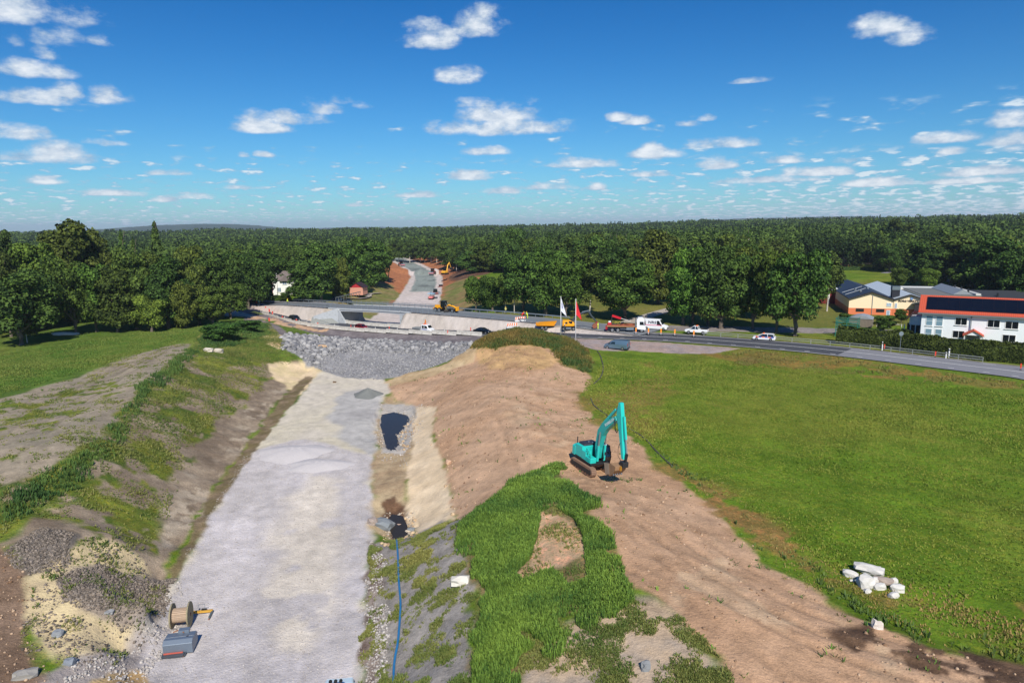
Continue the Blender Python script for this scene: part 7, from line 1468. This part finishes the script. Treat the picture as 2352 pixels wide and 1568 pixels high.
me=quadmesh('forest',np.vstack(VV),np.concatenate(SS),M_leaf); o=bpy.data.objects.new('distant_forest',me); COL.objects.link(o); o.color=(.85,.97,.85,1); tag(o,'endless mixed forest stretching to the horizon','forest',None,'stuff')
print('far trees',len(far),'quads',len(me.polygons))
# ---------------------------------------------------------------- loose cover: grass, weeds, stones
def scatter(poly,n,seed,patch=None,cut=0,exclude=None,mg=.6):
    r=np.random.default_rng(seed); p=np.array(poly); x=r.uniform(p[:,0].min(),p[:,0].max(),n); y=r.uniform(p[:,1].min(),p[:,1].max(),n)
    k=inside([tuple(q[:2]) for q in p],x+fbm(x,y,3,3,seed)*mg*2,y+fbm(x,y,3,3,seed+1)*mg*2)
    if mg>=1: k&=sdist([tuple(q[:2]) for q in p],x,y)>r.normal(.3,1.0,n)*mg
    if patch: k&=fbm(x,y,patch,4,seed+2,.6)>cut+r.uniform(-.28,.28,n)
    if exclude is not None:
        for e in exclude: k&=~inside([tuple(q[:2]) for q in e],x,y)
    return x[k],y[k]
def grassmat(name,a,b):
    mt,N=newmat(name); at=N.n('ShaderNodeAttribute',attribute_name='leaf'); c=N.mix(at.outputs['Fac'],s2l(a),s2l(b)); p=N.n('ShaderNodeBsdfPrincipled'); N.put(p.inputs['Base Color'],c); p.inputs['Roughness'].default_value=.75; p.inputs['Specular IOR Level'].default_value=.15
    o=N.n('ShaderNodeOutputMaterial'); N.put(o.inputs[0],p.outputs[0]); return mt
def tufts(name,label,xy,h,w,blades,mt,seed,cat='grass',sc=5.0,lean=.5):
    x=np.concatenate([a for a,b in xy]); y=np.concatenate([b for a,b in xy]); n=len(x); r=np.random.default_rng(seed)
    if n==0: return
    z=hgt(x,y); big=(.65+.7*sst(fbm(x,y,sc,3,seed),-.4,.5)); hh=h*big*r.uniform(.6,1.3,n)
    X=np.repeat(x,blades); Y=np.repeat(y,blades); Z=np.repeat(z,blades); Hh=np.repeat(hh,blades)*r.uniform(.6,1.1,n*blades); a=r.uniform(0,6.283,n*blades); l=r.uniform(.15,lean,n*blades)*Hh; a2=a+1.57; ww=w*r.uniform(.6,1.3,n*blades); s=r.uniform(0,w*1.8,n*blades)
    bx=X+np.cos(a)*s; by=Y+np.sin(a)*s
    v=np.stack([np.stack([bx-np.cos(a2)*ww/2,by-np.sin(a2)*ww/2,Z-.03],1),np.stack([bx+np.cos(a2)*ww/2,by+np.sin(a2)*ww/2,Z-.03],1),
                np.stack([bx+np.cos(a)*l+np.cos(a2)*ww*.35,by+np.sin(a)*l+np.sin(a2)*ww*.35,Z+Hh],1),np.stack([bx+np.cos(a)*l-np.cos(a2)*ww*.3,by+np.sin(a)*l-np.sin(a2)*ww*.3,Z+Hh*.92],1)],1).reshape(-1,3)
    tone=np.clip(.5+.6*fbm(x,y,2.2,4,seed+4)+.5*fbm(x,y,9,3,seed+8)+r.normal(0,.18,n),0,1)
    me=quadmesh(name,v,np.repeat(tone,blades),mt); o=bpy.data.objects.new(name,me); COL.objects.link(o); tag(o,label,cat,None,'stuff'); return o
Z=zpoly; G_lush=grassmat('lush_weeds',(54,92,44),(122,150,62)); G_mix=grassmat('mixed_weeds',(84,104,50),(138,136,76)); G_dry=grassmat('dry_grass',(136,118,70),(112,122,62)); G_dark=grassmat('dark_rank_grass',(70,94,52),(104,124,64))
wpoly=lambda pts: GP(pts)
MG=wpoly([(1052,1215),(1060,1200),(1100,1170),(1180,1110),(1215,1095),(1270,1090),(1330,1125),(1365,1170),(1395,1230),(1440,1330),(1455,1400),(1400,1420),(1300,1400),(1340,1430),(1250,1480),(1200,1568),(1190,1640),(1085,1640),(1060,1500),(1090,1350),(1060,1290)])
hole=wpoly([(1242,1175),(1272,1162),(1318,1190),(1338,1225),(1345,1280),(1350,1330),(1310,1345),(1270,1310),(1200,1335),(1180,1320),(1215,1285),(1232,1235)])
tufts('mound_grass','tall lush green grass covering the spoil mound',[scatter(MG,80000,3,4,-.36,exclude=[hole],mg=1.3)],.42,.06,5,G_lush,5,sc=4)
MS=wpoly([(1180,1450),(1300,1400),(1420,1380),(1540,1400),(1640,1500),(1700,1600),(1180,1640)])
tufts('sandy_weeds','patchy weeds on the sandy foot of the mound',[scatter(MS,30000,7,1.8,.10),scatter(hole,3500,8,1.5,.2),scatter(Z['mound_soil'],150000,9,1.1,.22)],.13,.06,4,G_mix,6,'weeds',2,.9)
RG=wpoly([(0,1210),(0,1125),(60,1110),(120,1075),(165,1060),(200,1030),(245,1010),(260,960),(300,925),(330,870),(380,850),(430,800),(452,810),(400,870),(350,905),(300,985),(285,1040),(230,1060),(200,1110),(120,1160),(60,1180)])
tufts('ridge_weeds','dark rank weeds along the crest of the left bank',[scatter(RG,34000,13,3,-.4,mg=1.0),scatter(wpoly([(455,800),(470,765),(540,738),(620,745),(620,770),(560,790),(500,800)]),9000,14,4,-.5)],.50,.09,4,grassmat('rank_green',(56,86,46),(96,120,56)),15,'weeds',3)
tufts('bank_weeds','yellow-green weeds scattered over the left bank',[scatter(Z['bank_grass'],60000,17,4,-.12),scatter(Z['ridge_grass'],30000,18,4,-.4),scatter(Z['plateau'],60000,19,2.0,.30),scatter(Z['yellow_heap'],6000,20,1.2,.22)],.17,.08,4,G_mix,16,'weeds',3,.9)
KN=wpoly([(1085,805),(1095,782),(1140,757),(1180,747),(1240,747),(1290,772),(1330,792),(1352,805),(1370,845),(1345,862),(1335,845),(1290,838),(1265,800),(1160,795),(1120,802)])
KN[:,1]=np.minimum(KN[:,1],150)
tufts('knoll_grass','tall green and rust-coloured grass on the knoll by the flag poles',[scatter(KN,26000,23,mg=1.2)],.6,.11,4,grassmat('knoll_blades',(64,92,46),(132,110,60)),24,sc=4)
FE=wpoly([(1470,1040),(1500,1050),(1560,1100),(1620,1130),(1700,1195),(1740,1260),(1830,1310),(1880,1350),(1960,1410),(2100,1470),(2200,1490),(2352,1520),(2352,1505),(2180,1470),(2000,1410),(1900,1340),(1780,1250),(1700,1170),(1600,1100),(1520,1040)])
tufts('field_edge_grass','dark tufted grass along the edge of the big field',[scatter(FE,11000,27,3,.0,mg=1.3)],.30,.09,4,G_dark,28)
tufts('verge_grass','dry grass verge between field and road',[scatter(Z['verge_dry'],9000,29,3,.02,mg=2),scatter(wpoly([(1690,826),(1730,822),(1750,832),(1720,840),(1690,836)]),1500,30)],.28,.12,3,G_dry,31)
tufts('spoil_weeds','scattered green tufts on the brown spoil',[scatter(Z['spoil'],14000,33,2.4,.44),scatter(wpoly([(1180,1110),(1280,1062),(1300,1075),(1230,1110)]),2500,34),scatter(wpoly([(1230,1090),(1275,1065),(1285,1085),(1245,1105)]),1200,35)],.22,.08,4,G_lush,36,'weeds',2,1.1)
# two big dark shrubs on the left crest
for k,(x,y,ty,w,lb) in enumerate([(512,782,742,95,'long dark green willow clump on the left crest, front one'),(575,762,735,60,'low dark green willow clump behind the front one')]):
    tree('oak',x,y,ty,w,lb,(.75,1.1,.9),z=6.0,cat='shrub',name='willow_clump',group='willow clumps on the left crest')
# ---------------------------------------------------------------- stones
def rock(seed,flat=.7,n=1,rough=.45):
    b=bmesh.new(); bmesh.ops.create_icosphere(b,subdivisions=n,radius=1); rr_=random.Random(seed); off=Vector((rr_.random()*9,rr_.random()*9,rr_.random()*9)); out=[]
    from mathutils import noise as mn
    for v in b.verts:
        k=1+rough*mn.noise(v.co*1.3+off)+rough*.5*mn.noise(v.co*3+off); out.append((v.co.x*k,v.co.y*k*.85,v.co.z*k*flat))
    f=[[v.index for v in q.verts] for q in b.faces]; b.free(); return np.array(out),np.array(f)
RK=[rock(i,.75) for i in range(5)]
def stones(name,label,x,y,smin,smax,mt,seed,pw=2.5,cat='stones'):
    r=np.random.default_rng(seed); n=len(x); s=smin+(smax-smin)*r.random(n)**pw; z=hgt(x,y); V=[];Fc=[];SH=[];o0=0
    for k in range(5):
        m_=np.where(np.arange(n)%5==k)[0]; v,f=RK[k]; a=r.uniform(0,6.28,len(m_)); t=r.uniform(-.6,.6,len(m_)); q=np.repeat(v[None],len(m_),0)
        q=np.stack([q[...,0],q[...,1]*np.cos(t)[:,None]-q[...,2]*np.sin(t)[:,None],q[...,1]*np.sin(t)[:,None]+q[...,2]*np.cos(t)[:,None]],-1)
        X=(q[...,0]*np.cos(a)[:,None]-q[...,1]*np.sin(a)[:,None])*s[m_][:,None]+x[m_][:,None]; Y=(q[...,0]*np.sin(a)[:,None]+q[...,1]*np.cos(a)[:,None])*s[m_][:,None]+y[m_][:,None]; Zz=q[...,2]*s[m_][:,None]+(z[m_]+s[m_]*.15)[:,None]
        V.append(np.stack([X,Y,Zz],-1).reshape(-1,3)); Fc.append((f[None]+(np.arange(len(m_))*len(v))[:,None,None]+o0).reshape(-1,3)); SH.append(np.repeat(r.random(len(m_)),len(v))); o0+=len(m_)*len(v)
    V=np.vstack(V); Fc=np.vstack(Fc); me=bpy.data.meshes.new(name); me.vertices.add(len(V)); me.vertices.foreach_set('co',V.astype(np.float32).ravel()); me.loops.add(Fc.size); me.loops.foreach_set('vertex_index',Fc.astype(np.int32).ravel()); me.polygons.add(len(Fc)); me.polygons.foreach_set('loop_start',np.arange(0,Fc.size,3,dtype=np.int32)); me.polygons.foreach_set('loop_total',np.full(len(Fc),3,np.int32)); me.update()
    a=me.attributes.new('leaf','FLOAT','POINT'); a.data.foreach_set('value',np.concatenate(SH).astype(np.float32)); me.materials.append(mt); o=bpy.data.objects.new(name,me); COL.objects.link(o); tag(o,label,cat,None,'stuff'); return o
St_g=grassmat('blasted_rock',(106,106,110),(172,170,168)); St_w=grassmat('white_stone',(150,142,136),(198,192,186)); St_t=grassmat('tan_stone',(150,126,100),(206,180,146)); St_b=grassmat('clod',(84,76,68),(150,138,126))
rx_,ry_=scatter(Z['riprap'],15000,40); 
up_=wpoly([(655,766),(826,780),(976,785),(1085,786),(1075,800),(960,812),(830,806),(760,822),(720,842),(650,800)])
ux,uy=scatter(up_,5500,41,mg=1.6)
stones('rock_slope_boulders','coarse grey blasted rocks on the upper slope below the barriers',ux,uy,.22,.95,St_g,42,2.2)
stones('rock_slope_rubble','fine grey rubble on the lower slope',rx_,ry_,.07,.26,St_g,43,3)
gx_,gy_=scatter(Z['white_gravel'],26000,44,mg=.3); stones('gravel_stones','loose pale stones on the gravel bed',gx_,gy_,.03,.07,St_w,45,4)
ex_=[scatter(wpoly(q),n,s,1.5,c) for q,n,s,c in (([(850,1240),(885,1250),(880,1400),(872,1600),(838,1600),(842,1400)],9000,50,-.15),([(330,1568),(100,1568),(240,1505),(330,1440),(400,1395),(420,1330),(440,1330),(380,1480)],5000,51,.0),([(872,925),(960,925),(985,965),(950,1020),(930,1080),(880,1060),(860,1000)],3000,52,-.1))]
stones('edge_stones','white and grey stones spilled along the gravel edges',np.concatenate([a for a,b in ex_]),np.concatenate([b for a,b in ex_]),.03,.15,St_w,53,3)
cx_=[scatter(Z[q],n,s,1.2,c) for q,n,s,c in (('yellow_heap',5000,55,-.1),('grey_heap',9000,56,-.4),('dark_clods',3500,57,-.5))]
stones('clods','clods and stones on the dumped heaps at the lower left',np.concatenate([a for a,b in cx_]),np.concatenate([b for a,b in cx_]),.04,.15,St_b,58,3)
sx_=[scatter(wpoly(q),n,s) for q,n,s in (([(1000,990),(1012,990),(1045,1100),(1058,1190),(1046,1190),(1020,1090)],260,60),([(910,1170),(950,1180),(955,1230),(925,1240)],160,61),([(930,960),(950,950),(960,980),(940,1030),(905,1045)],200,62),([(880,1225),(905,1215),(915,1250),(890,1250)],120,64))]
stones('tan_stones','tan stones along the ditch and the toe of the spoil bank',np.concatenate([a for a,b in sx_]),np.concatenate([b for a,b in sx_]),.06,.28,St_t,65,2.5)
def ringpts(px,n,seed,r0=-.4,r1=.9):
    pl=[tuple(P(a,b,-.6)[:2]) for a,b in px]; r=np.random.default_rng(seed); q=np.array(pl); x=r.uniform(q[:,0].min()-2,q[:,0].max()+2,n); y=r.uniform(q[:,1].min()-2,q[:,1].max()+2,n); d=sdist(pl,x,y); k=(d<r1)&(d>r0-.8*r.random(n)); k|=(d>0)&(y<np.median(q[:,1])-1)&(r.random(n)<.35); return x[k],y[k]
POOLS=[[(876,952),(905,946),(935,953),(943,964),(928,985),(912,1000),(918,1020),(905,1038),(888,1032),(880,1000),(873,975)],[(900,1180),(925,1184),(935,1205),(940,1225),(926,1243),(905,1245),(900,1225),(886,1200)]]
pr_=[ringpts(POOLS[0],900,70),ringpts(POOLS[1],600,71)]
stones('pool_stones','rounded pale stones round and in the two pools',np.concatenate([a for a,b in pr_]),np.concatenate([b for a,b in pr_]),.05,.24,grassmat('pool_stone',(140,130,118),(200,186,168)),72,2.2)
FR=wpoly([(1350,880),(1400,820),(1700,830),(2352,905),(2500,1100),(2400,1500),(2200,1470),(1960,1400),(1760,1280),(1600,1110),(1500,1020),(1400,975),(1340,905)])
tufts('field_grass','short mown grass of the big field on the right',[scatter(FR,90000,75,exclude=[Z['field_dry2']])],.13,.09,3,grassmat('mown_grass',(86,116,34),(140,144,62)),76,sc=12,lean=1.0)
LFp=wpoly([(-60,820),(100,800),(300,765),(470,745),(540,742),(500,760),(400,790),(250,835),(0,905),(-60,925)])
tufts('dry_field_grass','taller reddish dry grass near the rock pile and field edge',[scatter(Z['field_dry2'],20000,90,4,-.2,mg=2)],.15,.08,3,grassmat('reddish_grass',(108,122,56),(160,134,84)),91,sc=6,lean=.8)
tufts('meadow_grass','short grass of the meadow on the left',[scatter(LFp,45000,77)],.14,.12,3,grassmat('meadow_blades',(80,112,42),(122,130,62)),78,sc=12,lean=1.0)
qx=[scatter(Z['spoil'],16000,80,2.5,-.1),scatter(Z['left_bottom'],1500,82)]
stones('soil_clods','small clods and stones lying on the bare brown soil',np.concatenate([a for a,b in qx]),np.concatenate([b for a,b in qx]),.03,.16,grassmat('soil_clod',(122,94,72),(196,168,140)),83,3.5)
# single boulders
def boulder(label,px,py,size,col,seed,rz=0,name='boulder',group=None,lift=.35,flat=.7):
    v,f=rock(seed,flat,2,.6 if name!='field_rock' else .5); v=np.clip(v,-.72,.72)*1.25; p=G1(px,py); mb=MB(); mb.add([(a*size[0],b*size[1],c*size[2]) for a,b,c in v],[list(q) for q in f]); o=mb.build(name,mat('rock_'+str(col[0])+'_'+str(col[2]),col,.85,var=.16,sc=2,bump=.05),smooth=False); o.location=(p[0],p[1],p[2]+size[2]*lift); o.rotation_euler[2]=rz; tag(o,label,'rock',group); return o
wc=(208,204,197); c4=lambda x,y:((2080+x/10.4545)/1.0884,(1370+y/10.4545)/1.0884); GB='white rocks piled on the field'
for lb,x,y,s,sd_,rz,lf in [('longest white slab lying on top of the rock pile on the field',950,640,(1.35,.55,.42),1,-.55,.9),('flat white rock at the left end of the pile',480,680,(.7,.5,.35),2,-.5,.4),('squat white block at the front of the pile',870,960,(.72,.6,.62),3,.2,.45),('grey-brown wedge rock on the right of the pile',1350,880,(.85,.45,.3),4,-.5,.7),('small round white rock between slab and wedge',1120,860,(.35,.35,.35),5,0,.5),('pale rock half sunk below the wedge',1230,1010,(.6,.4,.35),6,0,.3),('small white rock in front of the squat block',920,1120,(.33,.26,.22),7,0,.4),('small cube-like white rock right of the wedge',1600,880,(.32,.3,.32),8,.3,.5),('curved white rock at the right end of the pile',1700,1070,(.6,.38,.35),9,-.5,.4),('triangular white rock at the lower right of the pile',1600,1230,(.5,.32,.3),10,.4,.4),('tiny pale rock behind the long slab',1180,555,(.35,.25,.25),11,0,.5),('tiny pale stone left of the squat block',530,830,(.28,.15,.12),12,0,.5)]:
    px,py=c4(x,y); s=(s[0]*.84,s[1]*.85,s[2]*1.05); boulder(lb,px,py+3,s,wc if sd_ not in (4,) else (168,152,140),sd_,rz,'field_rock',GB,lf)
c5=lambda x,y:((640+x/2.7349)/1.0884,(860+y/2.7349)/1.0884)
boulder('big shiny grey boulder at the head of the lower pool',*c5(865,1245),(1.25,.8,.7),(128,134,138),21,-.3,lift=.3); boulder('brownish boulder leaning on the big grey one',*c5(798,1225),(.6,.5,.5),(160,146,136),22)
boulder('pinkish rock in the lower pool',*c5(972,1250),(.42,.32,.3),(190,160,140),23); boulder('grey rock on the right shore of the lower pool',*c5(1062,1275),(.45,.3,.28),(130,134,136),24); boulder('pale rock beside the grey shore rock',*c5(1040,1288),(.35,.28,.25),(206,190,168),25); boulder('round tan rock on the light sand bench',*c5(1318,815),(.38,.35,.35),(196,160,132),26)
boulder('single white boulder on the weedy slope left of the green mound',(840+925/2.976)/1.0884,(1180+825/2.976)/1.0884,(.75,.5,.5),(216,210,198),27); boulder('grey pointed stone on the sandy ground at the bottom',(1400+628/2.94)/1.0884,(1200+1385/2.94)/1.0884,(.28,.25,.4),(130,132,134),28)
boulder('flat grey boulder in the lower left corner',*( (235/3.672)/1.0884,(1280+1500/3.672)/1.0884),(.75,.45,.35),(150,146,140),29,.4); boulder('grey stone on the edge of the dumped grey heap',(1005/3.672)/1.0884,(1280+925/3.672)/1.0884,(.32,.25,.22),(150,150,150),30); boulder('blue-grey stone in the yellow heap',(530/3.672)/1.0884,(1280+1125/3.672)/1.0884,(.4,.32,.28),(140,144,148),31); boulder('blue-grey stone below the yellow heap',(640/3.672)/1.0884,(1280+1385/3.672)/1.0884,(.4,.35,.3),(132,138,146),32)
boulder('whitish boulder on the left crest, left of two',(1425/2.735)/1.0884,(760+322/2.735)/1.0884,(1.0,.7,.6),(206,196,180),33); boulder('whitish boulder on the left crest, right of two',(1495/2.735)/1.0884,(760+328/2.735)/1.0884,(1.0,.7,.65),(196,186,168),34)
boulder('pale rocks heap at the far left field edge under the trees',(450/2.735)/1.0884,(760+210/2.735)/1.0884,(3.5,1.0,.6),(214,208,200),35); boulder('tan slab stone among the grey rocks of the slope',(600+755/3.675)/1.0884,(600+985/3.675)/1.0884,(1.1,.7,.5),(200,166,128),36,.4); boulder('white angular stone at the right edge of the spoil track',(1400+2330/2.94)/1.0884,(1200+1085/2.94)/1.0884,(.35,.3,.5),(216,206,196),37)
boulder('small brown block on the pale floor in front of the rock slope',*c5(537,262),(.35,.3,.25),(110,90,70),38)
# heap of dark grit
p=G1(840,913); mb=MB(); rg=[]; 
vs=[(0,0,1.35)]; fs=[]; nr_=9; na_=28
for j in range(1,nr_+1):
    for k in range(na_):
        t=2*math.pi*k/na_; q=j/nr_; R=q*(2.9+.25*math.sin(3*t)+.2*math.sin(5*t+1)); vs.append((R*math.cos(t),R*1.1*math.sin(t),1.35*(1-q)**1.15*(1+.08*math.sin(4*t+j))-.08*q))
for k in range(na_): fs.append((0,1+k,1+(k+1)%na_))
for j in range(nr_-1):
    for k in range(na_): fs.append((1+j*na_+k,1+(j+1)*na_+k,1+(j+1)*na_+(k+1)%na_,1+j*na_+(k+1)%na_))
mb.add(vs,fs); o=mb.build('grit_heap',mat('dark_grit',(122,124,120),.95,var=.15,sc=3,bump=.04),smooth=True); o.location=(p[0],p[1]+2.0,p[2]); tag(o,'small cone of dark grey-green grit on the pale floor','grit heap')
# gravel heaps on the bed, low swell
for k,(x,y,lb,s) in enumerate([(680,1040,'low heap of white gravel, rear one, where the white bed begins',(5.5,4.2,.75)),(735,1068,'low heap of white gravel in front of the rear one',(4.6,3.0,.55))]):
    vs=[(0,0,s[2])]; 
    for j in range(1,nr_+1):
        for i in range(na_):
            t=2*math.pi*i/na_; q=j/nr_; R=q*(1+.10*math.sin(3*t+k)+.06*math.sin(7*t)); vs.append((R*s[0]*math.cos(t),R*s[1]*math.sin(t),s[2]*(1-q*q)**1.3*(1+.07*math.sin(5*t+j*2))-.06*q))
    mb=MB(); mb.add(vs,fs); p=G1(x,y); o=mb.build('gravel_heap',mat('white_gravel_heap',(198,192,190),.95,var=.14,sc=4,bump=.05),smooth=True); o.location=(p[0],p[1],p[2]-.05); tag(o,lb,'gravel heap')
# ---------------------------------------------------------------- standing water
wm,N=newmat('pool_water'); p=N.n('ShaderNodeBsdfPrincipled'); p.inputs['Base Color'].default_value=(.035,.030,.024,1); p.inputs['Roughness'].default_value=.18; p.inputs['Specular IOR Level'].default_value=.10
bp=N.n('ShaderNodeBump'); bp.inputs['Strength'].default_value=.08; bp.inputs['Distance'].default_value=.02; N.put(bp.inputs['Height'],N.noise(N.n('ShaderNodeTexCoord').outputs['Object'],2.5,2,.5)); N.put(p.inputs['Normal'],bp.outputs[0]); ou=N.n('ShaderNodeOutputMaterial'); N.put(ou.inputs[0],p.outputs[0])
for nm,pts,z in (('pool_water',[(876,952),(905,946),(935,953),(943,964),(928,985),(912,1000),(918,1020),(905,1038),(888,1032),(880,1000),(873,975)],-.62),('pool_water',[(900,1180),(925,1184),(935,1205),(940,1225),(926,1243),(905,1245),(900,1225),(886,1200)],-.52)):
    L=[P(a,b,z) for a,b in pts]; mb=MB(); mb.poly([tuple(q) for q in L]); o=mb.build(nm,wm); o['kind']='structure'
# ---------------------------------------------------------------- the air: far woods and hills fade to blue
hz=MB(); hz.box((0,8000,48),(26000,17000,0)) if False else None
v0,v1=(-13500,-300,-9),(13500,16500,170)
hz.add([(x,y,z) for z in (v0[2],v1[2]) for x,y in ((v0[0],v0[1]),(v1[0],v0[1]),(v1[0],v1[1]),(v0[0],v1[1]))],[(3,2,1,0),(4,5,6,7),(0,1,5,4),(1,2,6,5),(2,3,7,6),(3,0,4,7)])
hm,N=newmat('haze_air'); pv=N.n('ShaderNodeVolumePrincipled'); pv.inputs['Color'].default_value=(.72,.84,1,1); pv.inputs['Density'].default_value=8.5e-5; pv.inputs['Anisotropy'].default_value=.0
ou=N.n('ShaderNodeOutputMaterial'); N.put(ou.inputs['Volume'],pv.outputs[0]); hm.cycles.homogeneous_volume=True if hasattr(hm.cycles,'homogeneous_volume') else False
h_=hz.build('haze',hm); h_['kind']='stuff'; h_['label']='thin blue summer haze over the far woods'
